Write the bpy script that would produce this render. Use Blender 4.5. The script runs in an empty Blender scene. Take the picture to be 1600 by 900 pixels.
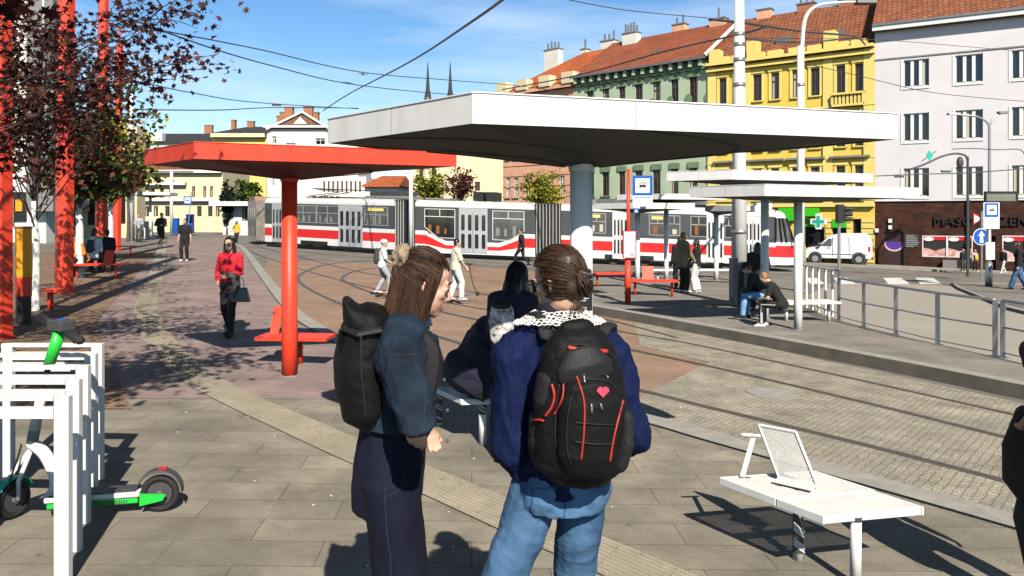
import bpy, math, random
from mathutils import Vector as V, Matrix as M, noise as mnoise
from mathutils.geometry import tessellate_polygon
random.seed(7)
R = math.radians
sc = bpy.context.scene
col = sc.collection

# ------------------------------------------------------------------ camera, sky, sun, exposure
F, HZ, CH = 1200.0, 338.0, 2.0            # focal length in photo pixels, horizon row, eye height
cam = bpy.data.cameras.new('camera'); camo = bpy.data.objects.new('camera', cam); col.objects.link(camo)
camo.location = (0, 0, CH); camo.rotation_euler = (R(90), 0, 0)
cam.sensor_width = 36; cam.lens = F/1600*36; cam.shift_y = -(450-HZ)/1600
cam.clip_start = .05; cam.clip_end = 3000
sc.camera = camo
SUN_EL = 40.0; SX, SY = -.255, .967          # horizontal travel direction of the sunlight
wd = bpy.data.worlds.new('World'); sc.world = wd; wd.use_nodes = True
wn = wd.node_tree.nodes; wl = wd.node_tree.links
bg = wn['Background']
sky = wn.new('ShaderNodeTexSky'); sky.sky_type = 'NISHITA'; sky.sun_disc = False
sky.sun_elevation = R(SUN_EL); sky.sun_rotation = math.atan2(-SX, -SY)
sky.air_density = 1.0; sky.dust_density = 0.2; sky.ozone_density = 3.0
tc = wn.new('ShaderNodeTexCoord'); mp = wn.new('ShaderNodeMapping'); mp.inputs['Scale'].default_value = (1.2, 1.2, 7.5)
mp.inputs['Location'].default_value = (.3, .1, .35)
nz = wn.new('ShaderNodeTexNoise'); nz.inputs['Scale'].default_value = 1.7; nz.inputs['Detail'].default_value = 6; nz.inputs['Roughness'].default_value = .55
cr = wn.new('ShaderNodeValToRGB'); cr.color_ramp.elements[0].position = .42; cr.color_ramp.elements[1].position = .72
cr.color_ramp.elements[0].color = (0, 0, 0, 1); cr.color_ramp.elements[1].color = (.6, .6, .6, 1)
mx = wn.new('ShaderNodeMix'); mx.data_type = 'RGBA'
mx.inputs['B'].default_value = (10.5, 11.8, 13.2, 1)
hs = wn.new('ShaderNodeHueSaturation'); hs.inputs['Saturation'].default_value = 1.22; hs.inputs['Value'].default_value = 1.6
wl.new(tc.outputs['Generated'], mp.inputs['Vector']); wl.new(mp.outputs['Vector'], nz.inputs['Vector'])
wl.new(nz.outputs['Fac'], cr.inputs['Fac']); wl.new(cr.outputs['Color'], mx.inputs['Factor'])
wl.new(sky.outputs['Color'], hs.inputs['Color']); wl.new(hs.outputs['Color'], mx.inputs['A'])
sx = wn.new('ShaderNodeSeparateXYZ'); wl.new(tc.outputs['Generated'], sx.inputs[0])
mr = wn.new('ShaderNodeMapRange'); mr.inputs['From Min'].default_value = .28; mr.inputs['From Max'].default_value = .62; mr.inputs['To Min'].default_value = 1; mr.inputs['To Max'].default_value = .12
wl.new(sx.outputs['Z'], mr.inputs['Value'])                 # dims the unseen upper sky to weaken its fill light
vm = wn.new('ShaderNodeVectorMath'); vm.operation = 'SCALE'; wl.new(mx.outputs['Result'], vm.inputs[0]); wl.new(mr.outputs['Result'], vm.inputs['Scale'])
wl.new(vm.outputs[0], bg.inputs['Color'])
bg.inputs['Strength'].default_value = .070
sl = bpy.data.lights.new('sun', 'SUN'); slo = bpy.data.objects.new('sun', sl); col.objects.link(slo)
sl.energy = 5.0; sl.angle = R(.5); sl.color = (1, .93, .82)
ce = math.cos(R(SUN_EL)); hl = math.hypot(SX, SY)
slo.rotation_euler = V((SX/hl*ce, SY/hl*ce, -math.sin(R(SUN_EL)))).to_track_quat('-Z', 'Y').to_euler()
slo.location = (0, -10, 20)
sc.view_settings.view_transform = 'Standard'; sc.view_settings.look = 'None'
sc.view_settings.gamma = 1; sc.view_settings.exposure = 0.42
sc.render.engine = 'CYCLES'; sc.cycles.diffuse_bounces = 0

# ------------------------------------------------------------------ helpers
GA, GB = -.032, -.006                      # the square falls gently to the right and away
def gz(x, y, c=0):
    return GA*max(-30, min(40, x)) + GB*max(0, min(90, y)) + c
def GP(px, py, c=0):                       # where the ground (raised by c) is seen at a photo pixel
    y = (CH-c)/((py-HZ)/F + GA*(px-800)/F + GB)
    x = (px-800)/F*y
    return V((x, y, GA*x+GB*y+c))
def AT(px, py, y):                         # a point at distance y
    return V(((px-800)/F*y, y, CH-(py-HZ)/F*y))

MATS = {}
def mat(name, c, rough=.6, metal=0, var=.12, vs=6, bump=0, bs=40, spec=.5, emit=0, coat=0, stretch=None, c2=None, alpha=1, trans=0):
    m = bpy.data.materials.new(name); m.use_nodes = True; MATS[name] = m
    nt = m.node_tree; b = nt.nodes['Principled BSDF']; L = nt.links
    b.inputs['Roughness'].default_value = rough; b.inputs['Metallic'].default_value = metal
    b.inputs['Specular IOR Level'].default_value = spec; b.inputs['Coat Weight'].default_value = coat
    b.inputs['Alpha'].default_value = alpha; b.inputs['Transmission Weight'].default_value = trans
    t = nt.nodes.new('ShaderNodeTexCoord'); mp = nt.nodes.new('ShaderNodeMapping')
    L.new(t.outputs['Object'], mp.inputs['Vector'])
    if stretch: mp.inputs['Scale'].default_value = stretch
    n = nt.nodes.new('ShaderNodeTexNoise'); n.inputs['Scale'].default_value = vs; n.inputs['Detail'].default_value = 5
    L.new(mp.outputs['Vector'], n.inputs['Vector'])
    r = nt.nodes.new('ShaderNodeValToRGB'); r.color_ramp.elements[0].position = .3; r.color_ramp.elements[1].position = .7
    lo = [min(1, max(0, x*(1-var))) for x in c]; hi = [min(1, x*(1+var)) for x in (c2 or c)]
    r.color_ramp.elements[0].color = (*lo, 1); r.color_ramp.elements[1].color = (*hi, 1)
    L.new(n.outputs['Fac'], r.inputs['Fac']); L.new(r.outputs['Color'], b.inputs['Base Color'])
    if emit:
        L.new(r.outputs['Color'], b.inputs['Emission Color']); b.inputs['Emission Strength'].default_value = emit
    if bump:
        n2 = nt.nodes.new('ShaderNodeTexNoise'); n2.inputs['Scale'].default_value = bs; n2.inputs['Detail'].default_value = 4
        L.new(mp.outputs['Vector'], n2.inputs['Vector'])
        bp = nt.nodes.new('ShaderNodeBump'); bp.inputs['Strength'].default_value = bump; bp.inputs['Distance'].default_value = .02
        L.new(n2.outputs['Fac'], bp.inputs['Height']); L.new(bp.outputs['Normal'], b.inputs['Normal'])
    return m

def brickmat(name, c1, c2, mort, w, h, ms=.01, rot=0, rough=.8, bump=.4, var=.25, vs=1.2, off=.5, scale=1, warp=0, stain=None, spec=.3):
    m = bpy.data.materials.new(name); m.use_nodes = True; MATS[name] = m
    nt = m.node_tree; N = nt.nodes; L = nt.links; b = N['Principled BSDF']
    b.inputs['Roughness'].default_value = rough; b.inputs['Specular IOR Level'].default_value = spec
    t = N.new('ShaderNodeTexCoord'); mp = N.new('ShaderNodeMapping'); mp.inputs['Rotation'].default_value = rot if isinstance(rot, tuple) else (0, 0, rot)
    L.new(t.outputs['Object'], mp.inputs['Vector'])
    src = mp.outputs['Vector']
    if warp:
        nw = N.new('ShaderNodeTexNoise'); nw.inputs['Scale'].default_value = 9; nw.inputs['Detail'].default_value = 2
        L.new(src, nw.inputs['Vector'])
        ma = N.new('ShaderNodeVectorMath'); ma.operation = 'MULTIPLY_ADD'; ma.inputs[1].default_value = (warp, warp, warp)
        L.new(nw.outputs['Color'], ma.inputs[0]); L.new(src, ma.inputs[2]); src = ma.outputs[0]
    k = N.new('ShaderNodeTexBrick'); k.offset = off
    k.inputs['Scale'].default_value = scale; k.inputs['Brick Width'].default_value = w; k.inputs['Row Height'].default_value = h
    k.inputs['Mortar Size'].default_value = ms; k.inputs['Mortar Smooth'].default_value = .3; k.inputs['Bias'].default_value = 0
    k.inputs['Color1'].default_value = (*c1, 1); k.inputs['Color2'].default_value = (*c2, 1); k.inputs['Mortar'].default_value = (*mort, 1)
    L.new(src, k.inputs['Vector'])
    n = N.new('ShaderNodeTexNoise'); n.inputs['Scale'].default_value = vs; n.inputs['Detail'].default_value = 8; n.inputs['Roughness'].default_value = .65
    L.new(t.outputs['Object'], n.inputs['Vector'])
    r = N.new('ShaderNodeValToRGB'); r.color_ramp.elements[0].position = .3; r.color_ramp.elements[1].position = .72
    r.color_ramp.elements[0].color = (1-var,)*3+(1,); r.color_ramp.elements[1].color = (1+var*.6,)*3+(1,)
    L.new(n.outputs['Fac'], r.inputs['Fac'])
    mu = N.new('ShaderNodeMix'); mu.data_type = 'RGBA'; mu.blend_type = 'MULTIPLY'; mu.inputs['Factor'].default_value = 1
    L.new(k.outputs['Color'], mu.inputs['A']); L.new(r.outputs['Color'], mu.inputs['B'])
    n3 = N.new('ShaderNodeTexNoise'); n3.inputs['Scale'].default_value = 60; n3.inputs['Detail'].default_value = 3
    L.new(t.outputs['Object'], n3.inputs['Vector'])
    r3 = N.new('ShaderNodeValToRGB'); r3.color_ramp.elements[0].color = (.8, .8, .8, 1); r3.color_ramp.elements[1].color = (1.15, 1.15, 1.15, 1)
    L.new(n3.outputs['Fac'], r3.inputs['Fac'])
    m3 = N.new('ShaderNodeMix'); m3.data_type = 'RGBA'; m3.blend_type = 'MULTIPLY'; m3.inputs['Factor'].default_value = 1
    L.new(mu.outputs['Result'], m3.inputs['A']); L.new(r3.outputs['Color'], m3.inputs['B'])
    out = m3.outputs['Result']
    if stain:
        n4 = N.new('ShaderNodeTexNoise'); n4.inputs['Scale'].default_value = .55; n4.inputs['Detail'].default_value = 4
        L.new(t.outputs['Object'], n4.inputs['Vector'])
        r4 = N.new('ShaderNodeValToRGB'); r4.color_ramp.elements[0].position = .48; r4.color_ramp.elements[1].position = .66
        L.new(n4.outputs['Fac'], r4.inputs['Fac'])
        m4 = N.new('ShaderNodeMix'); m4.data_type = 'RGBA'; L.new(r4.outputs['Color'], m4.inputs['Factor'])
        m4.inputs['B'].default_value = (*stain, 1)
        L.new(out, m4.inputs['A'])
        m5 = N.new('ShaderNodeMix'); m5.data_type = 'RGBA'; m5.inputs['Factor'].default_value = .45
        L.new(out, m5.inputs['A']); L.new(m4.outputs['Result'], m5.inputs['B']); out = m5.outputs['Result']
    if name.startswith('paving'):              # trodden gum and small dark marks
        vo = N.new('ShaderNodeTexVoronoi'); vo.inputs['Scale'].default_value = 2.6; L.new(t.outputs['Object'], vo.inputs['Vector'])
        rv = N.new('ShaderNodeValToRGB'); rv.color_ramp.elements[0].position = .035; rv.color_ramp.elements[1].position = .06
        rv.color_ramp.elements[0].color = (.62, .60, .58, 1); rv.color_ramp.elements[1].color = (1, 1, 1, 1)
        L.new(vo.outputs['Distance'], rv.inputs['Fac'])
        mg = N.new('ShaderNodeMix'); mg.data_type = 'RGBA'; mg.blend_type = 'MULTIPLY'; mg.inputs['Factor'].default_value = 1
        L.new(out, mg.inputs['A']); L.new(rv.outputs['Color'], mg.inputs['B'])
        n6 = N.new('ShaderNodeTexNoise'); n6.inputs['Scale'].default_value = 1.1; n6.inputs['Detail'].default_value = 9; n6.inputs['Roughness'].default_value = .7
        mq = N.new('ShaderNodeMapping'); mq.inputs['Scale'].default_value = (1, 1.2, 1); L.new(t.outputs['Object'], mq.inputs['Vector']); L.new(mq.outputs['Vector'], n6.inputs['Vector'])
        r6 = N.new('ShaderNodeValToRGB'); r6.color_ramp.elements[0].position = .42; r6.color_ramp.elements[1].position = .6
        r6.color_ramp.elements[0].color = (.84, .83, .81, 1); r6.color_ramp.elements[1].color = (1.1, 1.09, 1.06, 1); L.new(n6.outputs['Fac'], r6.inputs['Fac'])
        mh = N.new('ShaderNodeMix'); mh.data_type = 'RGBA'; mh.blend_type = 'MULTIPLY'; mh.inputs['Factor'].default_value = 1
        L.new(mg.outputs['Result'], mh.inputs['A']); L.new(r6.outputs['Color'], mh.inputs['B']); out = mh.outputs['Result']
    L.new(out, b.inputs['Base Color'])
    ad = N.new('ShaderNodeMath'); ad.operation = 'MULTIPLY_ADD'; ad.inputs[1].default_value = -1.0
    L.new(k.outputs['Fac'], ad.inputs[0]); L.new(n3.outputs['Fac'], ad.inputs[2])
    bp = N.new('ShaderNodeBump'); bp.inputs['Strength'].default_value = bump; bp.inputs['Distance'].default_value = .02
    L.new(ad.outputs[0], bp.inputs['Height']); L.new(bp.outputs['Normal'], b.inputs['Normal'])
    return m

class MB:
    def __init__(s): s.v = []; s.f = []; s.m = []
    def add(s, vs, fs, m=0):
        o = len(s.v); s.v += [tuple(x) for x in vs]; s.f += [tuple(i+o for i in f) for f in fs]; s.m += [m]*len(fs); return s
    def poly(s, pts, m=0): return s.add(pts, [tuple(range(len(pts)))], m)
    def hexa(s, b, t, m=0):                 # bottom and top rings of equal length
        n = len(b)
        return s.add(list(b)+list(t), [tuple(reversed(range(n))), tuple(range(n, 2*n))]+[(i, (i+1) % n, n+(i+1) % n, n+i) for i in range(n)], m)
    def box(s, c, d, rz=0, m=0, B=None):
        c = V(c); B = B or M.Rotation(rz, 3, 'Z')
        p = [c+B@V((x*d[0]/2, y*d[1]/2, z*d[2]/2)) for z in (-1, 1) for x, y in ((-1, -1), (1, -1), (1, 1), (-1, 1))]
        return s.hexa(p[:4], p[4:], m)
    def prism(s, poly, z0, z1, m=0):        # poly of (x,y); z0/z1 numbers or functions
        g = lambda z, p: z(p[0], p[1]) if callable(z) else z
        b = [V((p[0], p[1], g(z0, p))) for p in poly]; t = [V((p[0], p[1], g(z1, p))) for p in poly]
        tris = tessellate_polygon([[V((p[0], p[1], 0)) for p in poly]]); n = len(poly)
        fs = []
        for a in tris:
            q = V((*poly[a[1]][:2], 0))-V((*poly[a[0]][:2], 0)); w = V((*poly[a[2]][:2], 0))-V((*poly[a[0]][:2], 0))
            if q.cross(w).z < 0: a = (a[0], a[2], a[1])
            fs.append(tuple(reversed(a))); fs.append(tuple(i+n for i in a))
        fs += [(i, (i+1) % n, n+(i+1) % n, n+i) for i in range(n)]
        return s.add(b+t, fs, m)
    def rings(s, rs, m=0, cap=True):
        n = len(rs[0]); o = [p for r in rs for p in r]; fs = []
        for i in range(len(rs)-1):
            for j in range(n): fs.append((i*n+j, i*n+(j+1) % n, (i+1)*n+(j+1) % n, (i+1)*n+j))
        if cap: fs.append(tuple(reversed(range(n)))); fs.append(tuple(range((len(rs)-1)*n, len(rs)*n)))
        return s.add(o, fs, m)
    def tube(s, pts, r, n=8, m=0, side=None, cap='flat', phase=0):
        pts = [V(p) for p in pts]; k = len(pts)
        rr = list(r) if isinstance(r, list) else [r]*k
        rr = [x if isinstance(x, (tuple, list)) else (x, x) for x in rr]
        if cap == 'round':
            d0 = (pts[0]-pts[1]).normalized(); d1 = (pts[-1]-pts[-2]).normalized(); a, b = rr[0], rr[-1]
            ra, rb = min(a), min(b)
            pts = [pts[0]+d0*ra*.9, pts[0]+d0*ra*.6]+pts+[pts[-1]+d1*rb*.6, pts[-1]+d1*rb*.9]
            rr = [(a[0]*.35, a[1]*.35), (a[0]*.78, a[1]*.78)]+rr+[(b[0]*.78, b[1]*.78), (b[0]*.35, b[1]*.35)]
        k = len(pts); rs = []; prev = V(side) if side is not None else None
        for i in range(k):
            t = (pts[min(i+1, k-1)]-pts[max(i-1, 0)])
            t = t.normalized() if t.length > 1e-9 else V((0, 0, 1))
            if prev is None: prev = t.orthogonal()
            x = prev-t*prev.dot(t)
            if x.length < 1e-5: x = t.orthogonal()
            x.normalize(); y = t.cross(x)
            if side is None: prev = x
            rs.append([pts[i]+x*math.cos(2*math.pi*j/n+phase)*rr[i][0]+y*math.sin(2*math.pi*j/n+phase)*rr[i][1] for j in range(n)])
        return s.rings(rs, m)
    def ell(s, c, r, B=None, n=14, k=8, m=0):
        c = V(c); B = B or M.Identity(3); rs = []
        if not isinstance(r, (tuple, list)): r = (r, r, r)
        for i in range(k+1):
            a = -math.pi/2+math.pi*(i+.15)/(k+.3)
            rs.append([c+B@V((r[0]*math.cos(a)*math.cos(2*math.pi*j/n), r[1]*math.cos(a)*math.sin(2*math.pi*j/n), r[2]*math.sin(a))) for j in range(n)])
        return s.rings(rs, m)
    def xf(s, mtx): s.v = [tuple(mtx@V(p)) for p in s.v]; return s
    def build(s, name, mats, parent=None, world=True, smooth=False, bevel=0):
        me = bpy.data.meshes.new(name)
        vs = s.v
        if parent is not None and world:
            inv = WM[parent.name].inverted(); vs = [tuple(inv@V(p)) for p in vs]
        me.from_pydata(vs, [], s.f); me.update()
        if not isinstance(mats, (list, tuple)): mats = [mats]
        for a in mats: me.materials.append(MATS[a] if isinstance(a, str) else a)
        for p, i in zip(me.polygons, s.m): p.material_index = i
        if smooth: me.polygons.foreach_set('use_smooth', [True]*len(me.polygons))
        o = bpy.data.objects.new(name, me); col.objects.link(o)
        if parent is not None: o.parent = parent; WM[o.name] = WM[parent.name].copy()
        else: WM[o.name] = M.Identity(4)
        if bevel:
            b = o.modifiers.new('bevel', 'BEVEL'); b.width = bevel; b.segments = 2; b.limit_method = 'ANGLE'; b.angle_limit = R(40)
        return o
WM = {}
def tag(o, label=None, cat=None, group=None, kind=None):
    if label: o['label'] = label
    if cat: o['category'] = cat
    if group: o['group'] = group
    if kind: o['kind'] = kind
    return o
def thing(name, label, cat, loc=(0, 0, 0), rz=0, group=None):
    o = bpy.data.objects.new(name, None); col.objects.link(o); o.empty_display_size = .2
    o.location = loc; o.rotation_euler = (0, 0, rz)
    WM[o.name] = M.Translation(V(loc)) @ M.Rotation(rz, 4, 'Z')
    return tag(o, label, cat, group)
def copy_thing(src, label, loc, rz=0, group=None, scale=None):
    r = src.copy(); col.objects.link(r); r.location = loc; r.rotation_euler = (0, 0, rz); r['label'] = label
    if scale: r.scale = (scale,)*3 if not isinstance(scale, (tuple, list)) else scale
    if group: r['group'] = group; src['group'] = group
    WM[r.name] = M.Translation(V(loc)) @ M.Rotation(rz, 4, 'Z')
    for ch in list(src.children):
        c = ch.copy(); col.objects.link(c); c.parent = r
        for g in list(ch.children):
            d = g.copy(); col.objects.link(d); d.parent = c
    return r
def struct(o): o['kind'] = 'structure'; return o
def single(name, mb, mats, label, cat, group=None, smooth=False, bevel=0):   # a thing made of one mesh, origin at its base
    xs = [p[0] for p in mb.v]; ys = [p[1] for p in mb.v]; zs = [p[2] for p in mb.v]
    b = V(((min(xs)+max(xs))/2, (min(ys)+max(ys))/2, min(zs)))
    mb.xf(M.Translation(-b)); o = mb.build(name, mats, None, smooth=smooth, bevel=bevel); o.location = b
    WM[o.name] = M.Translation(b)
    return tag(o, label, cat, group)
def spline(pts, k=8):                       # Catmull-Rom through the points
    pts = [V(p) for p in pts]; o = []
    for i in range(len(pts)-1):
        a, b, c, d = pts[max(i-1, 0)], pts[i], pts[i+1], pts[min(i+2, len(pts)-1)]
        for j in range(k):
            t = j/k
            o.append(.5*((2*b)+(c-a)*t+(2*a-5*b+4*c-d)*t*t+(3*b-a-3*c+d)*t**3))
    o.append(pts[-1]); return o

# ------------------------------------------------------------------ materials
mat('asphalt', (.17, .155, .14), .9, var=.22, vs=.8, bump=.5, bs=90, c2=(.21, .19, .165))
mat('concrete_road', (.40, .36, .29), .9, var=.15, vs=.7, bump=.3, bs=60, c2=(.33, .30, .26))
brickmat('paving_grey', (.27, .242, .195), (.345, .312, .25), (.16, .145, .115), .9, .34, .005, R(-3), var=.34, vs=2.2, bump=.25, warp=.0, stain=(.17, .155, .13))
brickmat('paving_pink', (.34, .25, .235), (.30, .23, .215), (.22, .165, .15), .6, .3, .005, R(8), var=.18, vs=1.4, bump=.2, stain=(.28, .22, .21))
brickmat('cobble_brown', (.42, .26, .165), (.30, .19, .13), (.16, .11, .08), .07, .07, .008, R(20), var=.3, vs=1.8, bump=.8, warp=.03)
brickmat('cobble_orange', (.42, .275, .185), (.345, .225, .155), (.27, .18, .13), .085, .08, .005, R(-35), var=.28, vs=.9, bump=.6, warp=.05, stain=(.30, .24, .19))
brickmat('cobble_beige', (.50, .455, .36), (.41, .37, .29), (.31, .275, .21), .085, .072, .006, R(-50), var=.38, vs=2.6, bump=1.0, warp=.045, stain=(.33, .30, .235))
brickmat('paving_platform', (.25, .235, .21), (.29, .27, .24), (.2, .18, .155), 1.2, .6, .006, R(-12), var=.25, vs=1.5, bump=.2, stain=(.34, .29, .26))
brickmat('tactile', (.38, .33, .25), (.42, .365, .275), (.31, .265, .20), .4, .4, .005, R(30), var=.2, vs=2.5, bump=.2)
mat('granite_kerb', (.34, .32, .28), .8, var=.15, vs=7, bump=.3, bs=120)
mat('granite_light', (.36, .335, .28), .8, var=.15, vs=4, bump=.3, bs=120)
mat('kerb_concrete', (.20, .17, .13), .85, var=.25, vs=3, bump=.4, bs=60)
mat('rail_steel', (.16, .13, .11), .38, metal=.55, var=.3, vs=3)
mat('groove', (.10, .085, .07), .9)
mat('road_paint', (.7, .69, .66), .8, var=.15, vs=5)
mat('grass', (.07, .12, .02), .9, var=.4, vs=3, bump=.8, bs=50)
mat('red_paint', (.80, .058, .022), .45, var=.12, vs=3, bump=.04, bs=20, stretch=(2, 2, .4))
mat('red_dark', (.36, .02, .018), .5, var=.1)
mat('white_paint', (.80, .775, .74), .45, var=.07, vs=4, bump=.04, bs=20, stretch=(2, 2, .5))
mat('off_white', (.72, .70, .67), .6, var=.08, vs=2)
mat('grey_paint', (.23, .225, .22), .6, var=.1)
mat('dark_grey', (.06, .06, .062), .55, var=.15)
mat('soffit', (.045, .045, .042), .7, var=.1, vs=1.5)  # darkened so the shade under the white canopies is in the colour
mat('soffit_red', (.10, .012, .010), .6, var=.1)  # red darkened to hold the underside shade of the red canopy
mat('soffit_rib', (.12, .12, .115), .6)
mat('black', (.012, .012, .013), .55, var=.2)
mat('rubber', (.018, .018, .018), .8, var=.2, bump=.2, bs=80)
mat('galv', (.42, .43, .44), .42, metal=.75, var=.12, vs=14)
mat('green_plastic', (.02, .55, .06), .4, var=.05)
mat('teal', (.02, .45, .33), .4)
mat('orange_panel', (.85, .34, .01), .5, var=.05)
mat('brown_panel', (.28, .09, .015), .5, var=.1)
mat('sign_blue', (.008, .10, .47), .4, var=.05)
mat('sign_white', (.85, .85, .83), .45, var=.03)
mat('sign_red', (.65, .015, .03), .45, var=.05)
mat('ink', (.02, .02, .025), .7)
mat('ink_soft', (.4, .4, .42), .7)
mat('glass_dark', (.018, .02, .022), .07, var=.3, vs=.6, spec=.8)
mat('glass_mid', (.09, .10, .10), .1, var=.4, vs=.9, spec=.8)
mat('curtain', (.55, .5, .4), .9, var=.2, stretch=(20, 20, 1))
mat('frame_white', (.78, .77, .75), .5, var=.05)
mat('frame_brown', (.10, .055, .035), .6, var=.15)
mat('plaster_white', (.70, .665, .68), .9, var=.05, vs=.6, bump=.1, bs=30)
mat('plaster_yellow', (.85, .60, .10), .9, var=.07, vs=.8, bump=.1, bs=30)
mat('plaster_yellow_light', (.88, .68, .2), .9, var=.06, vs=.8)
mat('plaster_green', (.46, .55, .38), .9, var=.08, vs=.8, bump=.1, bs=30)
mat('plaster_green_dark', (.17, .25, .14), .9, var=.12, vs=2)
mat('plaster_salmon', (.80, .42, .27), .9, var=.1, vs=1.5)
mat('plaster_cream', (.78, .66, .42), .9, var=.08, vs=1)
mat('plaster_pale', (.80, .77, .68), .9, var=.06, vs=1)
mat('stone_grey', (.22, .22, .21), .9, var=.2, vs=2)
brickmat('tile_orange', (.62, .16, .045), (.52, .13, .04), (.22, .06, .025), .32, .3, .035, 0, var=.3, vs=.7, bump=.7)
brickmat('tile_red', (.42, .12, .055), (.34, .095, .045), (.14, .05, .03), .32, .3, .035, 0, var=.3, vs=.7, bump=.7)
brickmat('tile_brown', (.38, .13, .06), (.27, .095, .05), (.12, .05, .03), .32, .3, .035, 0, var=.35, vs=1.6, bump=.7)
mat('slate', (.035, .038, .045), .75, var=.3, vs=2)
mat('zinc', (.20, .21, .22), .5, metal=.4, var=.15)
brickmat('rust_tile', (.095, .033, .016), (.045, .017, .010), (.03, .01, .008), .3, .12, .01, (R(90), 0, 0), var=.55, vs=1.4, bump=.5, off=.5)
brickmat('chimney_brick', (.55, .2, .08), (.42, .15, .07), (.3, .2, .15), .25, .08, .01, (R(90), 0, 0), var=.2, bump=.3)
mat('pharmacy_green', (.05, .55, .01), .4, var=.04)
mat('tram_white', (.80, .79, .76), .35, var=.04, vs=1.5, coat=.3)
mat('tram_red', (.72, .022, .022), .35, var=.05, vs=1.5, coat=.3)
mat('tram_dark', (.062, .068, .07), .5, var=.1, vs=2)
mat('tram_grey', (.42, .43, .45), .45, var=.08, vs=2)
mat('bellows', (.035, .033, .032), .8, var=.3)
mat('bellows_edge', (.5, .49, .46), .6)
mat('bogie', (.10, .075, .055), .8, var=.4, vs=5)
mat('bark', (.12, .09, .065), .9, var=.3, vs=8, bump=.6, bs=25)
mat('bark_dark', (.055, .042, .035), .9, var=.3, vs=8)
mat('limewash', (.78, .76, .70), .9, var=.15, vs=6, bump=.5, bs=20)
def leafmat(name, c, var=.4, tr=.25):
    m = mat(name, c, .6, var=var, vs=2.5, spec=.3)
    nt = m.node_tree; b = nt.nodes['Principled BSDF']; o = nt.nodes['Material Output']
    t = nt.nodes.new('ShaderNodeBsdfTranslucent'); x = nt.nodes.new('ShaderNodeMixShader'); x.inputs[0].default_value = tr
    nt.links.new(b.inputs['Base Color'].links[0].from_socket, t.inputs['Color'])
    nt.links.new(b.outputs[0], x.inputs[1]); nt.links.new(t.outputs[0], x.inputs[2]); nt.links.new(x.outputs[0], o.inputs['Surface'])
leafmat('leaf_maroon', (.045, .012, .012)); leafmat('leaf_maroon_light', (.11, .035, .022))
leafmat('leaf_green', (.16, .20, .02)); leafmat('leaf_yellow', (.38, .34, .03)); leafmat('leaf_deep', (.04, .09, .02)); leafmat('leaf_fir', (.015, .035, .018))
# ------------------------------------------------------------------ the ground
mb = MB(); xs = [-500, -30, 0, 40, 500]; ys = [-60, 0, 45, 90, 900]
for i in range(4):
    for j in range(4):
        q = [(xs[i], ys[j]), (xs[i+1], ys[j]), (xs[i+1], ys[j+1]), (xs[i], ys[j+1])]
        mb.poly([(x, y, gz(x, y, -.10)) for x, y in q])
struct(mb.build('ground', 'asphalt'))
def slab(name, m, pts, c, depth=.2, world=False):
    p = [(x, y) for x, y, *_ in (pts if world else [GP(a, b, c) for a, b in pts])]
    return struct(MB().prism(p, lambda x, y: GA*x+GB*y+c-depth, lambda x, y: GA*x+GB*y+c).build(name, m))
def sheet(name, m, pts, c, world=False, kind='structure'):
    p = [(x, y) for x, y, *_ in (pts if world else [GP(a, b, c) for a, b in pts])]
    tris = tessellate_polygon([[V((x, y, 0)) for x, y in p]])
    f = []
    for a in tris:
        q = V((*p[a[1]], 0))-V((*p[a[0]], 0)); w = V((*p[a[2]], 0))-V((*p[a[0]], 0))
        f.append(a if q.cross(w).z > 0 else (a[0], a[2], a[1]))
    return tag(MB().add([(x, y, GA*x+GB*y+c) for x, y in p], f).build(name, m), kind=kind)
# edge of the near pavement against the track (photo pixels)
edge = spline([GP(*p) for p in [(352, 372), (375, 388), (405, 432), (439, 478), (480, 512), (560, 552), (700, 588), (850, 625), (1000, 660), (1100, 689), (1350, 760), (1600, 832)]]+[V((5.6, 2.6, 0)), V((8, -1, 0))], 8)
ed = [(p.x, p.y) for p in edge]
left = [(-9, -8), (-14, -8), (-29.9, 20), (-29.9, 50)]
plaza_poly = ed+[(8, -8)]+left+[(-24, 50)]
slab('plaza_paving', 'paving_grey', plaza_poly, 0, .3, True)
# pink slabs beyond the near grey ones, up to the edge line
far_i = [i for i, p in enumerate(ed) if p[1] > 8.6]
pk = [ed[i] for i in far_i]
sheet('pink_paving', 'paving_pink', [(p[0]-.05, p[1]-.02) for p in pk]+[(-3.2, 8.2), (-8, 7.5), (-13, 8), (-24, 38)], .004, True)
sheet('tree_gravel', 'cobble_brown', [GP(*p) for p in [(205, 640), (150, 505), (240, 398), (258, 384)]]+[V((-29, 44, 0)), V((-29, 20, 0)), V((-13, 6.9, 0))], .008, True)
sheet('side_street', 'asphalt', [GP(*p) for p in [(0, 398), (150, 396), (240, 391), (262, 380), (262, 372), (120, 365), (0, 362)]]+[V((-29, 40, 0)), V((-29, 26, 0))], .012, True)
# pale edging stones
def ribbon(pts, w0, w1, c, name, m, kind='structure'):
    v = []; f = []; n = len(pts)
    for i, p in enumerate(pts):
        t = (pts[min(i+1, n-1)]-pts[max(i-1, 0)]); t.z = 0; t.normalize(); s = V((t.y, -t.x, 0))
        for w in (w0, w1):
            q = p+s*w; v.append((q.x, q.y, GA*q.x+GB*q.y+c))
    for i in range(n-1): f.append((2*i+1, 2*i+3, 2*i+2, 2*i))
    return tag(MB().add(v, f).build(name, m), kind=kind)
ribbon(edge, -.01, -.30, .016, 'edging_stone', 'granite_kerb')
ribbon([p for p in edge if p.y > 8], .01, .32, -.075, 'edge_band', 'granite_light')
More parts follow.
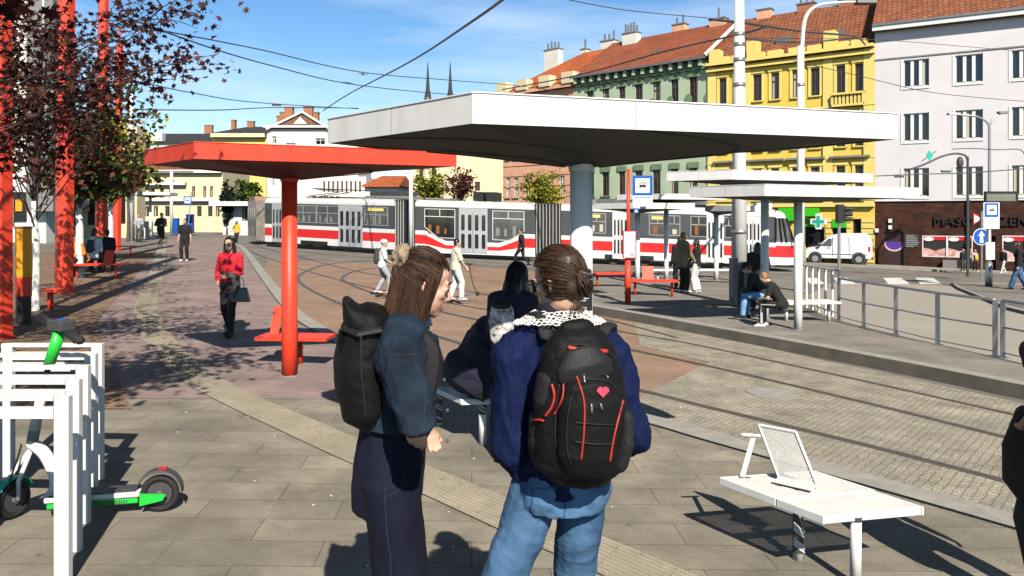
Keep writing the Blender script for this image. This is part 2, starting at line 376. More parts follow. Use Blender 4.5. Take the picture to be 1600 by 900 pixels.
# yellow guidance strip with real ribs
tp = [(253, 383), (250, 405), (240, 440), (229, 475), (236, 508), (262, 548), (310, 590), (385, 630), (470, 668), (560, 708), (680, 757), (820, 818), (960, 877), (1100, 940)]
tl = spline([GP(*p) for p in tp], 14)
ribbon(tl, -.21, .21, .012, 'guidance_strip', 'tactile')
rb = MB(); tn = [p for p in tl if p.y < 22]
for k in range(9):
    o = -.18+k*.045; a = []
    for i, p in enumerate(tn):
        t = (tn[min(i+1, len(tn)-1)]-tn[max(i-1, 0)]); t.z = 0; t.normalize(); q = p+V((t.y, -t.x, 0))*o
        a.append(V((q.x, q.y, GA*q.x+GB*q.y+.014)))
    rb.tube(a, (.011, .006), 4, side=(0, 0, 1))
struct(rb.build('guidance_strip_ribs', 'tactile'))
# track bed: brown setts to the left, pale setts to the right
C0 = -.096
e2 = [p for p in edge if p.y > 6.8 and p.y < 28]
sheet('track_setts', 'cobble_orange', [V((p.x+.15, p.y+.1, 0)) for p in e2]+[GP(*p, C0) for p in [(1010, 640), (1075, 590), (1150, 566), (1060, 520), (925, 470), (900, 430), (760, 418), (600, 412), (470, 407), (420, 402)]], C0, True)
e3 = [p for p in edge if p.y <= 8.2]
sheet('track_setts', 'cobble_beige', [V((p.x+.02, p.y+.02, 0)) for p in e3]+[V((12, -8, 0)), V((16, 2, 0))]+[GP(*p, C0+.004) for p in [(1750, 670), (1580, 626), (1300, 566), (1060, 512), (990, 497), (1000, 540), (1110, 566), (1040, 600)]], C0+.004, True)
def rail(name, pts, c=C0+.008, w=.05):
    p = spline([GP(a, b, c) for a, b in pts], 10); v = []
    ribbon(p, -w*.75, w*1.4, c, name+'_groove', 'groove')
    ribbon(p, -w*.9, w*.1, c+.003, name, 'rail_steel')
rail('tram_rail', [(640, 405), (560, 408), (508, 414), (478, 424), (467, 437), (500, 460), (600, 499), (700, 530), (850, 572), (1000, 609), (1100, 634), (1350, 694), (1600, 758), (1750, 797)])
rail('tram_rail', [(700, 412), (620, 416), (563, 422), (536, 433), (548, 444), (600, 463), (700, 489), (850, 520), (1000, 549), (1100, 570), (1350, 628), (1569, 682), (1750, 725)])
rail('tram_rail', [(382, 389), (410, 400), (470, 420), (560, 445), (700, 473), (880, 503), (1000, 523), (1100, 541), (1350, 595), (1569, 644), (1750, 684)], w=.04)
rail('tram_rail', [(395, 383), (470, 402), (560, 424), (700, 449), (850, 478), (960, 502), (1060, 528)], w=.04)
rail('tram_rail', [(440, 391), (560, 401), (700, 411), (850, 421), (960, 424), (1240, 424)], w=.04)
# round covers in the setts
for px, py in ((1208, 614),):
    c = GP(px, py, C0+.012); struct(MB().prism([(c.x+.32*math.cos(a*.262), c.y+.32*math.sin(a*.262)) for a in range(24)], lambda x, y: GA*x+GB*y+C0, lambda x, y: GA*x+GB*y+C0+.012).build('manhole_cover', 'granite_kerb'))
# raised platform on the right with its kerb
PC = .09
kt = [GP(a, b, PC) for a, b in [(912, 474), (925, 478), (1000, 491), (1150, 518), (1300, 545), (1450, 573), (1600, 602), (1750, 630)]]
kt = spline(kt, 4)
back = [GP(a, b, PC) for a, b in [(1750, 606), (1610, 572), (1565, 560), (1470, 541), (1404, 525), (1353, 513), (1312, 503), (1278, 490), (1262, 452), (1240, 437), (960, 424), (905, 432)]]
plat = [(p.x, p.y) for p in kt]+[(p.x, p.y) for p in back]
slab('tram_platform', 'paving_platform', plat, PC-.002, .3, True)
ribbon(kt, -.28, 0, PC+.004, 'platform_kerb_top', 'granite_kerb')
v = []; f = []
for i, p in enumerate(kt):
    t = (kt[min(i+1, len(kt)-1)]-kt[max(i-1, 0)]); t.z = 0; t.normalize(); q = p+V((t.y, -t.x, 0))*.004
    v += [(q.x, q.y, GA*q.x+GB*q.y-.2), (q.x, q.y, GA*q.x+GB*q.y+PC+.004)]
for i in range(len(kt)-1): f.append((2*i, 2*i+2, 2*i+3, 2*i+1))
struct(MB().add(v, f).build('platform_kerb_face', 'kerb_concrete'))
# road to the right
sheet('side_road', 'concrete_road', [(1262, 462), (1275, 488), (1312, 501), (1404, 524), (1565, 560), (1750, 606), (1750, 470), (1640, 452), (1500, 448), (1400, 443), (1300, 441)], -.092)
for k, (a, b) in enumerate([(1258, 1280), (1302, 1328), (1380, 1412), (1430, 1462)]):
    sheet('crossing_stripe', 'road_paint', [(a, 434), (b-4, 434), (b+10, 444), (a+8, 444)], -.086)
slab('traffic_island', 'granite_kerb', [(1486, 441), (1600, 443), (1760, 446), (1760, 520), (1660, 500), (1575, 480), (1497, 449)], .0, .2)
sheet('island_paving', 'asphalt', [(1494, 442.5), (1600, 444.5), (1760, 447.5), (1760, 516), (1660, 496), (1578, 477), (1503, 449)], .006)
slab('far_pavement', 'granite_light', [(1360, 415.5), (1480, 422), (1600, 430), (1700, 435), (1700, 415), (1400, 405), (1300, 407), (1240, 409)], .02, .2)
sheet('grass_verge', 'grass', [(278, 352.4), (278, 358), (345, 360), (430, 358.5), (430, 352.4)], -.06)
# dropped bits of litter and pale patches
lit = MB()
for k in range(26):
    px, py = random.uniform(200, 1500), random.uniform(620, 890); c = GP(px, py, .004)
    if any((V((c.x, c.y, 0))-V((p.x, p.y, 0))).length < .45 for p in edge) or c.x > 1.9: continue
    lit.box((c.x, c.y, c.z+.003), (random.uniform(.008, .02), random.uniform(.006, .015), .004), random.random()*3)
struct(lit.build('pavement_litter', 'limewash'))

# ------------------------------------------------------------------ canopies
def canopy(name, label, rim, z_top, th, post, r, c, paint, soff, apex, group, ribs=4, pm=None, plate=None):
    """rim: list of (x,y); post (x,y); a faceted roof plate on one round post"""
    b = V((post[0], post[1], GA*post[0]+GB*post[1]+c))
    t = thing(name, label, 'canopy', b, 0, group)
    n = len(rim); top = MB(); ctr = V((post[0], post[1], 0))
    zt = [z_top]*n
    T = [V((p[0], p[1], z_top)) for p in rim]; Bt = [V((p[0], p[1], z_top-th)) for p in rim]
    top.add(T+Bt+[ctr+V((0, 0, z_top+.03))], [(i, n+i, n+(i+1) % n, (i+1) % n) for i in range(n)]+[(i, (i+1) % n, 2*n) for i in range(n)])
    top.build('roof_plate', paint, t, bevel=0)
    if ribs:
        jm = MB()
        for i in range(n):
            a_, b_ = T[i], T[(i+1) % n]; o_ = V(((b_-a_).y, -(b_-a_).x, 0)).normalized()*.0015
            if o_.dot(a_-ctr) < 0: o_ = -o_
            for s_ in ((.34, .67) if (b_-a_).length > 1.8 else (.5,)):
                p_ = a_.lerp(b_, s_)+o_; d_ = (b_-a_).normalized()*.002; jm.poly([p_-d_-V((0, 0, th-.002)), p_+d_-V((0, 0, th-.002)), p_+d_-V((0, 0, .002)), p_-d_-V((0, 0, .002))])
        jm.build('panel_joint', 'grey_paint' if paint == 'white_paint' else 'red_dark', t)
        fl = MB()
        for i in range(n): fl.tube([T[i]+V((0, 0, .002)), T[(i+1) % n]+V((0, 0, .002))], .007, 5)
        fl.build('edge_flashing', paint, t)
    so = MB(); ins = [ctr+(q-ctr)*.985 for q in Bt]
    for q in ins: q.z = z_top-th+.004
    so.add(Bt+ins, [(i, n+i, n+(i+1) % n, (i+1) % n) for i in range(n)])
    ac = ctr+V((0, 0, apex)); ring = [ac+V((math.cos(k*.5236), math.sin(k*.5236), 0))*r*1.25 for k in range(12)]
    K = []
    for i in range(n):
        for s in range(6): K.append(ins[i].lerp(ins[(i+1) % n], s/6))
    rows = [K]
    for s in (.25, .5, .75, .93):
        rows.append([V((k.x+(ac.x-k.x)*s, k.y+(ac.y-k.y)*s, k.z+(ac.z-k.z)*(s**1.25))) for k in K])
    so.rings(rows, 0, cap=False)
    so.poly(rows[-1])
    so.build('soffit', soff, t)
    if ribs:
        rbm = MB()
        for k in range(ribs):
            i = int(k*len(K)/ribs)+2; q = [rows[s][(i+s*2) % len(K)] + V((0, 0, -.004)) for s in range(5)]
            rbm.tube(spline(q, 5), (.006, .004), 4)
        rbm.build('soffit_seam', 'soffit_rib', t)
    MB().tube([b+V((0, 0, -.05)), b+V((0, 0, .5)), V((b.x, b.y, apex+.04))], r, 28).build('post', pm or paint, t, smooth=True)
    MB().tube([V((b.x, b.y, apex-.02)), V((b.x, b.y, apex+.03))], [r*1.08, r*1.2], 24).build('collar', pm or paint, t)
    MB().tube([b, b+V((0, 0, .012))], r*1.25, 24).build('foot_ring', 'granite_kerb', t)
    bm_ = MB()
    for k in range(6): bm_.tube([b+V((math.cos(k*1.047)*r*1.14, math.sin(k*1.047)*r*1.14, .01)), b+V((math.cos(k*1.047)*r*1.14, math.sin(k*1.047)*r*1.14, .03))], .009, 6)
    if ribs: bm_.build('anchor_bolts', 'galv', t)
    return t, b
big = [(-.225, 4.35), (2.633, 5.25), (2.15, 6.2), (.75, 6.75), (-1.05, 6.0), (-1.327, 5.53)]
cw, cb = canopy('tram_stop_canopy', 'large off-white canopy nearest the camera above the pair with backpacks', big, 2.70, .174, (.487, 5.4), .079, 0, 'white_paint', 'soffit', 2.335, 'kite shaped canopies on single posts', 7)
# poster wrapped round the white post
pw = MB(); a0 = -2.4
for lo, hi, m in ((1.39, 1.63, 0),):
    pts = [(cb.x+.0805*math.cos(a), cb.y+.0805*math.sin(a)) for a in [a0+i*.2 for i in range(11)]]
    for i in range(10): pw.poly([(*pts[i], cb.z+lo), (*pts[i+1], cb.z+lo), (*pts[i+1], cb.z+hi), (*pts[i], cb.z+hi)])
for zc, a_, b_ in ((1.46, 3, 6), (1.475, 3, 7), (1.50, 2, 6), (1.41, 4, 6)):
    pts = [(cb.x+.0815*math.cos(a), cb.y+.0815*math.sin(a)) for a in [a0+i*.2 for i in range(11)]]
    for i in range(a_, b_): pw.poly([(*pts[i], cb.z+zc), (*pts[i+1], cb.z+zc), (*pts[i+1], cb.z+zc+.008), (*pts[i], cb.z+zc+.008)], 1)
for k in range(10):
    a = k*.628; ca = -1.35; zc = 1.57
    u = ca+.28*math.cos(a); u2 = ca+.28*math.cos(a+.4)
    pw.poly([(cb.x+.0815*math.cos(u), cb.y+.0815*math.sin(u), cb.z+zc+.028*math.sin(a)), (cb.x+.0815*math.cos(u2), cb.y+.0815*math.sin(u2), cb.z+zc+.028*math.sin(a+.4)), (cb.x+.0815*math.cos(ca), cb.y+.0815*math.sin(ca), cb.z+zc)], 1)
tag(pw.build('poster', ['black', 'sign_white'], cw), 'black poster with a white emblem')
redc = [(-3.43, 8.28), (-.69, 9.55), (-1.3, 10.2), (-3.2, 10.3), (-4.46, 9.32)]
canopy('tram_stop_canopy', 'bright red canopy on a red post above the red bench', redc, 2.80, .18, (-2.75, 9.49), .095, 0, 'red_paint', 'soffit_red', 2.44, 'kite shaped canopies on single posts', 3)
pz = GP(1247, 515, PC); p2 = GP(1195, 497, PC)
def rimpx(lst): return [(AT(px, 338, 1200*(z-2)/(338-py)).x, 1200*(z-2)/(338-py)) for px, py, z in lst]
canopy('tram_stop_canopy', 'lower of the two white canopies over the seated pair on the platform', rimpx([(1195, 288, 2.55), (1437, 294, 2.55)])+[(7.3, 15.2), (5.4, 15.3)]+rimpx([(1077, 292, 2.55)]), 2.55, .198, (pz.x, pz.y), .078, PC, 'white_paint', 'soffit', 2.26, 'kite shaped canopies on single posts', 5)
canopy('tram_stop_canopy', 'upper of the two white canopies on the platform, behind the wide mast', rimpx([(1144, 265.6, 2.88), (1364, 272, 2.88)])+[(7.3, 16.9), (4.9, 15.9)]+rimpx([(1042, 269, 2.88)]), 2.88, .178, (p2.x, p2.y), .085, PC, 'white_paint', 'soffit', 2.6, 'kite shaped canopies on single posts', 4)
def farcan(label, p0, p1, ytop, yb, postpx, postpy, c=PC, n=3):
    b = GP(postpx, postpy, c); Y = b.y; xa, xb = (p0-800)/F*Y, (p1-800)/F*Y; zt = CH+(HZ-ytop)/F*Y
    rim = [(xa+(xb-xa)*.35, Y-1.6), (xb, Y-.7), (xb-.3, Y+1.2), (xa+.9, Y+1.3), (xa, Y-.3)]
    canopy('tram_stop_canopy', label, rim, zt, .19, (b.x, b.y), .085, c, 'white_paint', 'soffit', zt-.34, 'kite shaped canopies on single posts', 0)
farcan('distant white canopy left of the bus stop sign, in front of the tram doors', 925, 1078, 318, 0, 996, 439)
farcan('distant white canopy in front of the green building, above the standing couple', 962, 1127, 304.5, 0, 1041, 436)
farcan('small distant white canopy next to the left side of the wide mast', 1098, 1187, 322, 0, 1119, 438)
farcan('small white canopy far away by the man in grey on the left', 208, 273, 301, 0, 235, 375, 0)

# ------------------------------------------------------------------ benches
def lattice(mb, o, ex, ey, w=.006, g=.028, d=None):
    """diagonal perforated sheet spanning o + ex*u + ey*v"""
    lx, ly = ex.length, ey.length; X = ex.normalized(); Y = ey.normalized(); N = X.cross(Y).normalized(); t = d or .004
    def strip(p, q):
        dr = (q-p).normalized(); s = dr.cross(N)*w/2; n = N*t/2
        mb.hexa([p-s-n, p+s-n, q+s-n, q-s-n], [p-s+n, p+s+n, q+s+n, q-s+n])
    k = -ly
    while k < lx:
        a0 = max(0, k); a1 = min(lx, k+ly)
        if a1-a0 > .01: strip(o+X*a0+Y*(a0-k), o+X*a1+Y*(a1-k))
        b0 = max(0, k); b1 = min(lx, k+ly)
        if b1-b0 > .01: strip(o+X*b0+Y*(ly-(b0-k)), o+X*b1+Y*(ly-(b1-k)))
        k += g
    for p, q in ((o, o+ex), (o+ex, o+ex+ey), (o+ex+ey, o+ey), (o+ey, o)):
        mb.tube([p, q], .010, 6)
def seat_panel(mb, P, ex, ey, th=.03, n=22):
    """slatted panel with a solid rim; slats run along ex, spaced along ey"""
    Z = V((0, 0, 1)); lx, ly = ex.length, ey.length; b = .022
    def bar(a, bb, w, t=th):
        d = (bb-a).normalized(); s = Z.cross(d)*w/2
        mb.hexa([a-s-Z*t, a+s-Z*t, bb+s-Z*t, bb-s-Z*t][::-1], [a-s, a+s, bb+s, bb-s][::-1])
    X, Y = ex.normalized(), ey.normalized()
    bar(P+Y*b/2, P+ex+Y*b/2, b, th+.015); bar(P+ey-Y*b/2, P+ex+ey-Y*b/2, b, th+.015)
    bar(P+X*b/2+Y*b, P+ey+X*b/2-Y*b, b, th+.012); bar(P+ex-X*b/2+Y*b, P+ex+ey-X*b/2-Y*b, b, th+.012)
    for k in range(n):
        o = b+(ly-2*b)*(k+.5)/n
        bar(P+Y*o+X*b*.6-Z*.003, P+Y*o+ex-X*b*.6-Z*.003, (ly-2*b)/n*.72, .012)
def striped(mb, a, b, r, marks):            # leg with wound dark tape, helical
    mb.tube([a, b], r, 16)
def bench_near():
    c = .42
    P1, P2, P3 = GP(1123, 745, c), GP(1286, 806, c), GP(1445, 792, c)
    ex = P2-P1; ey = P3-P2
    t = thing('bench', 'white slatted metal bench in the lower right with a lattice backrest', 'bench', GP(1290, 890), 0, 'metal benches of the tram stop')
    mid = .58
    m1 = MB(); seat_panel(m1, P1, ex*mid-ex.normalized()*.006, ey*1.03, .035, 20); m1.build('seat', 'white_paint', t, bevel=.004)
    m2 = MB(); seat_panel(m2, P1+ex*mid, ex*(1-mid), ey, .035, 22); m2.build('seat', 'white_paint', t, bevel=.004)
    for k, (px, py) in enumerate(((1247, 874), (1337, 915))):
        g = GP(px, py); topz = P1.z-.04
        m = MB(); m.tube([g+V((0, 0, -.02)), V((g.x, g.y, topz))], .031, 20); lg = m.build('leg', 'white_paint', t, smooth=True)
        m = MB(); m.tube([V((g.x, g.y, topz-.03 if k else g.z+.045)), V((g.x, g.y, topz-.002))], .0325, 20)
        if k: m.build('leg_sleeve', 'dark_grey', lg)
        else:
            sl_ = tag(m.build('tape_wrap', 'dark_grey', lg), 'black tape wound round the leg')
            m = MB()
            for z in (.30, .19, .10):
                for q in (0, .03, .06) if z != .30 else (0, .03):
                    pts = [V((g.x+.0338*math.cos(a), g.y+.0338*math.sin(a), g.z+z+q*.6+(a+2.6)*-.025)) for a in [-2.7+i*.2 for i in range(12)]]
                    m.tube(pts, (.0065, .0065), 6, side=(0, 0, 1))
            m.build('tape_stripe', 'white_paint', lg)
    # small lattice backrest: a bent sheet standing on the seat
    bl, br = AT(1217, 749, P1.y-.02), AT(1277, 762, P1.y-.17)
    bl.z = br.z = P1.z+.002
    br = V(((1277-800)/F*(P1.y-.17), P1.y-.17, P1.z)); tl_ = AT(1177, 661, P1.y+.10); tr_ = AT(1252, 678, P1.y-.05)
    m = MB(); lattice(m, bl, br-bl, (tl_-bl+tr_-br)/2, .0055, .021); bk = m.build('backrest', 'white_paint', t)
    m = MB(); ff = (br-bl); n = V((-ff.y, ff.x, 0)).normalized()
    m.hexa([bl-n*.0-V((0, 0, 0)), br, br-n*.11-ff*.0, bl-n*.11-ff*.0][::1], [p+V((0, 0, .006)) for p in (bl, br, br-n*.11, bl-n*.11)]); m.build('foot_plate', 'white_paint', bk)
    m = MB(); a = AT(1160, 746, P1.y); a.z = P1.z; b = AT(1178, 681, P1.y+.06); c_ = AT(1160, 679, P1.y+.02)
    m.tube([a+V((.05, .0, 0)), a, b], (.006, .018), 8); m.build('strut', 'white_paint', t)
    m = MB(); m.tube([c_, b+V((.035, 0, .0))], .010, 8, cap='round'); m.build('armrest', 'white_paint', t)
    return t
bench_near()
def bench(label, g, rz, L=1.5, W=.5, H=.43, m='white_paint', name='bench', back=.35, bx=-.3, side=1, tape=False, legs=((-.45, 0), (.42, 0)), slats=14):
    """local x along the bench, g on the ground"""
    t = thing(name, label, 'bench', g, rz, 'metal benches of the tram stop')
    P = V((-L/2, -W/2, H)); mm = MB()
    seat_panel(mm, P, V((L*.5-.004, 0, 0)), V((0, W, 0)), .03, slats); mm.build('seat', m, t, False)
    mm = MB(); seat_panel(mm, P+V((L*.5, 0, 0)), V((L*.5, 0, 0)), V((0, W, 0)), .03, slats); mm.build('seat', m, t, False)
    for lx, ly in legs:
        q = MB().tube([(lx*L/1.1, ly, -.03), (lx*L/1.1, ly, H-.02)], .034, 14).build('leg', m, t, False, smooth=True)
        if tape:
            MB().tube([(lx*L/1.1, ly, .03), (lx*L/1.1, ly, H-.03)] if lx < 0 else [(lx*L/1.1, ly, H-.12), (lx*L/1.1, ly, H-.03)], .0355, 14).build('tape_wrap', 'dark_grey', q, False)
            mm = MB()
            for z in ((.12, .15, .24, .27) if lx < 0 else (H-.08, H-.06)):
                mm.tube([(lx*L/1.1+.037*math.cos(a), ly+.037*math.sin(a), z-a*.018) for a in [i*.5 for i in range(14)]], .007, 5, side=(0, 0, 1))
            mm.build('tape_stripe', m, q, False)
    if back:
        mm = MB(); x0 = bx*L
        if m == 'white_paint': lattice(mm, V((x0, W/2-.1, H)), V((back, 0, 0)), V((0, .12*side, .36)), .008, .035)
        else:
            e = V((0, .16*side, .36)); o = V((x0, W/2-.2, H)); mm.hexa([o, o+V((back, 0, 0)), o+V((back, .02, 0)), o+V((0, .02, 0))], [o+e, o+e+V((back, 0, 0)), o+e+V((back, .02, 0)), o+e+V((0, .02, 0))])
        mm.build('backrest', m, t, False)
    return t
def bench_mid():
    c = .42; V1, V2 = GP(675, 604, c), GP(721, 624, c); ey = V1-V2; ex = V((.74, .12, -.02))
    t = thing('bench', 'white slatted bench between the two people with backpacks, its legs wound in black tape', 'bench', GP(740, 680), 0, 'metal benches of the tram stop')
    m = MB(); seat_panel(m, V2, ex*.5-ex.normalized()*.004, ey, .035, 16); m.build('seat', 'white_paint', t, bevel=.003)
    m = MB(); seat_panel(m, V2+ex*.5, ex*.5, ey, .035, 16); m.build('seat', 'white_paint', t, bevel=.003)
    for k, (px, py, a_, b_) in enumerate(((754, 694, .27, .385), (686, 664, .03, .385))):
        g = GP(px, py); lg = MB().tube([g+V((0, 0, -.02)), V((g.x, g.y, V2.z-.02))], .034, 18).build('leg', 'white_paint', t, smooth=True)
        MB().tube([g+V((0, 0, a_)), g+V((0, 0, b_))], .0355, 18).build('tape_wrap', 'dark_grey', lg)
        m = MB()
        for z in ((.36, .33) if k == 0 else (.33, .30, .22, .19, .10)): m.tube([V((g.x+.0368*math.cos(a), g.y+.0368*math.sin(a), g.z+z+(a+2.6)*-.02)) for a in [-2.7+i*.2 for i in range(12)]], .006, 6, side=(0, 0, 1))
        m.build('tape_stripe', 'white_paint', lg)
    b0 = V1+V((.02, .0, 0)); m = MB(); m.hexa([b0, b0+V((.16, .02, 0)), b0+V((.16, .04, 0)), b0+V((0, .02, 0))], [b0+V((-.02, .03, .36)), b0+V((.05, .05, .36)), b0+V((.05, .06, .36)), b0+V((-.02, .04, .36))]); m.build('backrest', 'grey_paint', t)
bench_mid()
g3 = GP(474, 571)
bench('red metal bench standing behind the red post of the red canopy', V((g3.x-.1, g3.y, g3.z)), R(-4), .95, .42, .40, 'red_paint', back=.12, bx=-.38, tape=True, legs=((.0, 0), (.02, .12)))
bench('red metal bench with a raised back between the stop sign and the couple', GP(1022, 462, PC), R(-8), 1.25, .5, .43, 'red_paint', back=.3, bx=-.25)
bench('red metal bench left of the red stop sign post', GP(956, 448, PC), R(12), 1.15, .5, .43, 'red_paint', back=0)
bench('white bench on the platform under the seated man, beside the railing', GP(1263, 502, PC), R(8), 1.2, .5, .43, back=0)
bench('red bench under the thick red mast beside the orange cabinet', GP(72, 484), R(5), .62, .45, .40, 'red_paint', back=0, legs=((.1, 0), (.1, .1)))
bench('red bench on the left where the three people sit', GP(152, 436), R(6), 1.3, .5, .43, 'red_paint', back=.25, bx=.1)
bench('farthest small red bench beside the thin topped red mast', GP(186, 400), R(6), 1.2, .5, .43, 'red_paint', back=0)
bench('low white bench far behind the red benches on the platform', GP(1090, 441, PC), R(2), 3.4, .5, .45, 'white_paint', back=0)

# ------------------------------------------------------------------ bicycle racks
def rack(label, g, w=.66, h=1.0, src=[None]):
    if src[0] is None:
        t = thing('bicycle_rack', label, 'bicycle rack', g, 0, 'white bicycle racks in a row')
        for x in (0, -w): MB().box((x, 0, h/2-.03), (.078, .045, h+.06)).build('upright', 'white_paint', t, False, bevel=.004)
        MB().box((-w/2, 0, h-.0125), (w-.082, .045, .025)).build('top_bar', 'white_paint', t, False)
        MB().box((-w/2, 0, h-.092), (w-.082, .045, .055)).build('cross_bar', 'white_paint', t, False)
        src[0] = t; return t
    return copy_thing(src[0], label, g)
ra, rbb = GP(99, 912), GP(153, 748)
names = ['white bicycle rack nearest the camera at the left edge', 'second white bicycle rack from the camera', 'middle one of the five white bicycle racks', 'fourth white bicycle rack from the camera, before the last', 'white bicycle rack farthest from the camera, behind the scooter']
for i in range(5):
    k = i/4; rack(names[i], ra.lerp(rbb, k))

# ------------------------------------------------------------------ shared scooter
def escooter():
    rw = GP(250, 799); fw = GP(20, 810)
    t = thing('electric_scooter', 'white and green rental scooter parked through the bicycle racks', 'scooter', (rw+fw)/2)
    X = (rw-fw).normalized(); Z = V((0, 0, 1)); Y = V((-X.y, X.x, 0)).normalized(); r = .122
    def wheel(c, yaw, nm):
        ax = M.Rotation(yaw, 3, 'Z')@Y; rad = M.Rotation(yaw, 3, 'Z')@X; m = MB()
        pts = [c+rad*math.cos(a)*(r-.022)+Z*math.sin(a)*(r-.022) for a in [i*math.pi/16 for i in range(32)]]
        rs = []
        for i, p in enumerate(pts):
            o = (p-c).normalized(); rs.append([p+o*.022*math.cos(b)+ax*.026*math.sin(b) for b in [k*math.pi/5 for k in range(10)]])
        rs.append(rs[0]); m.rings(rs, cap=False); w = m.build(nm, 'rubber', t, smooth=True)
        MB().tube([c-ax*.018, c+ax*.018], .078, 24).build('rim', 'dark_grey', w)
        MB().tube([c-ax*.035, c+ax*.035], .022, 12).build('hub', 'galv', w)
    wheel(rw+Z*r, 0, 'rear_wheel'); wheel(fw+Z*r, R(62), 'front_wheel')
    dk = MB(); a = rw-X*.11+Z*.115; b = fw+X*.20+Z*.115
    dk.box((a+b)/2+Z*.018, ((a-b).length, .15, .035), math.atan2(X.y, X.x)); d = dk.build('deck', 'white_paint', t, bevel=.01)
    MB().box((a+b)/2+Z*.0405, ((a-b).length*.92, .13, .006), math.atan2(X.y, X.x)).build('deck_mat', 'dark_grey', d)
    MB().box((a+b)/2-Z*.022, ((a-b).length*.96, .12, .042), math.atan2(X.y, X.x)).build('battery_case', 'green_plastic', t, bevel=.008)
    m = MB()
    for i in range(14): m.box((a+b)/2-Y*.0625-Z*.022+X*(.02+i*.014), (.005, .006, .026), math.atan2(X.y, X.x)+0, B=None)
    m.build('case_grille', 'dark_grey', t)
    m = MB()
    for s in (-1, 1):
        m = MB(); m.hexa([a+Y*s*.066-Z*.05-Y*.005, a+X*.14+Y*s*.066-Z*.02-Y*.005, a+X*.14+Y*s*.066-Z*.02+Y*.005, a+Y*s*.066-Z*.05+Y*.005], [a+Y*s*.066+Z*.03-Y*.005, a+X*.16+Y*s*.066+Z*.02-Y*.005, a+X*.16+Y*s*.066+Z*.02+Y*.005, a+Y*s*.066+Z*.03+Y*.005]); m.build('fork_plate', 'green_plastic', t)
    pass
    m = MB(); c = rw+Z*r; arc = [c+X*math.cos(q)*(r+.02)+Z*math.sin(q)*(r+.02) for q in [R(170)-i*R(14) for i in range(13)]]
    arc = [c-X*.22+Z*.03]+arc; m.tube(arc, [(.012, .05)]*len(arc), 10, side=None); 
    m = MB()
    for i in range(len(arc)-1):
        p, q = arc[i], arc[i+1]; m.hexa([p-Y*.045, q-Y*.045, q+Y*.045, p+Y*.045], [p-Y*.04+Z*.018, q-Y*.04+Z*.018, q+Y*.04+Z*.018, p+Y*.04+Z*.018])
    fd = m.build('mudguard', 'dark_grey', t); 
    MB().box(c+Z*(r+.042)+X*.02, (.05, .03, .012), math.atan2(X.y, X.x)).build('rear_light', 'sign_red', fd)
    # steering column: curved neck, white tube, green head, bars
    nk0 = fw+X*.30+Z*.13; nk1 = fw+X*.17+Z*.30; nk2 = fw+X*.13+Z*.42
    neck = [AT(78, 745, fw.y), AT(68, 700, fw.y), AT(50, 705-30, fw.y)]
    pA = AT(88, 752, fw.y+.0); pB = AT(72, 712, fw.y); pC = AT(50, 692, fw.y); pD = AT(58, 650, fw.y); pE = AT(66, 610, fw.y); pF = AT(76, 572, fw.y); pG = AT(84, 546, fw.y); pH = AT(96, 512, fw.y)
    MB().tube(spline([a-X*.0+((b-a)*.98), pA, pB, pC], 6), (.038, .03), 14, cap='round').build('neck', 'white_paint', t, smooth=True)
    MB().tube([pC, pC.lerp(pE, .25)], .034, 16).build('folding_joint', 'grey_paint', t, smooth=True)
    MB().tube([pC.lerp(pE, .25), pE], [.034, .028], 16).build('lower_column', 'white_paint', t, smooth=True)
    MB().tube([pE, pF], .018, 12).build('upper_column', 'black', t, smooth=True)
    MB().tube([pF, AT(93, 520, fw.y)], [(.034, .028), (.038, .03)], 14).build('column_head', 'green_plastic', t, smooth=True)
    h = AT(96, 515, fw.y); hb = MB(); hb.tube([h+V((-.20, .10, .06)), h, h+V((.20, -.12, -.05))], .019, 12); bar = hb.build('handlebar', 'black', t, smooth=True)
    for s, q in ((-1, V((-.17, .10, .05))), (1, V((.17, -.12, -.04)))):
        MB().tube([h+q*.55, h+q*1.15], .028, 14, cap='round').build('grip', 'rubber', bar, smooth=True)
        MB().tube([h+q*.45+V((.0, -.03, .01)), h+q*.8+V((.03, -.05, -.03))], .006, 8).build('brake_lever', 'black', bar)
    MB().box(h+V((.0, .0, .03)), (.15, .10, .07), R(-30)).build('display', 'dark_grey', bar, bevel=.008)
    MB().ell(h+V((.0, .0, .06)), (.03, .03, .012)).build('bell', 'sign_blue', bar, smooth=True)
    # front fork and mudguard
    fa = M.Rotation(R(62), 3, 'Z')@Y
    for s in (-1, 1):
        MB().tube([fw+Z*r+fa*s*.045, fw+Z*.24+fa*s*.045, pC-Z*.03], .014, 10).build('fork', 'white_paint', t, smooth=True)
    m = MB(); rad = M.Rotation(R(62), 3, 'Z')@X; c = fw+Z*r
    arc = [c+rad*math.cos(q)*(r+.015)+Z*math.sin(q)*(r+.015) for q in [R(20+i*14) for i in range(10)]]
    for i in range(9):
        p, q = arc[i], arc[i+1]; m.hexa([p-fa*.035, q-fa*.035, q+fa*.035, p+fa*.035], [p-fa*.03+Z*.01, q-fa*.03+Z*.01, q+fa*.03+Z*.01, p+fa*.03+Z*.01])
    m.build('front_mudguard', 'teal', t)
    MB().tube(spline([pC+V((-.05, -.03, 0)), pC+V((-.05, -.05, -.05)), fw+Z*.2+V((.0, -.05, 0)), fw+Z*.12], 6), .006, 6).build('brake_cable', 'black', t)
    MB().tube([a-X*.34-Y*.05, fw+X*.36+Z*.01-Y*.11], .008, 8).build('kickstand', 'galv', t)
escooter()
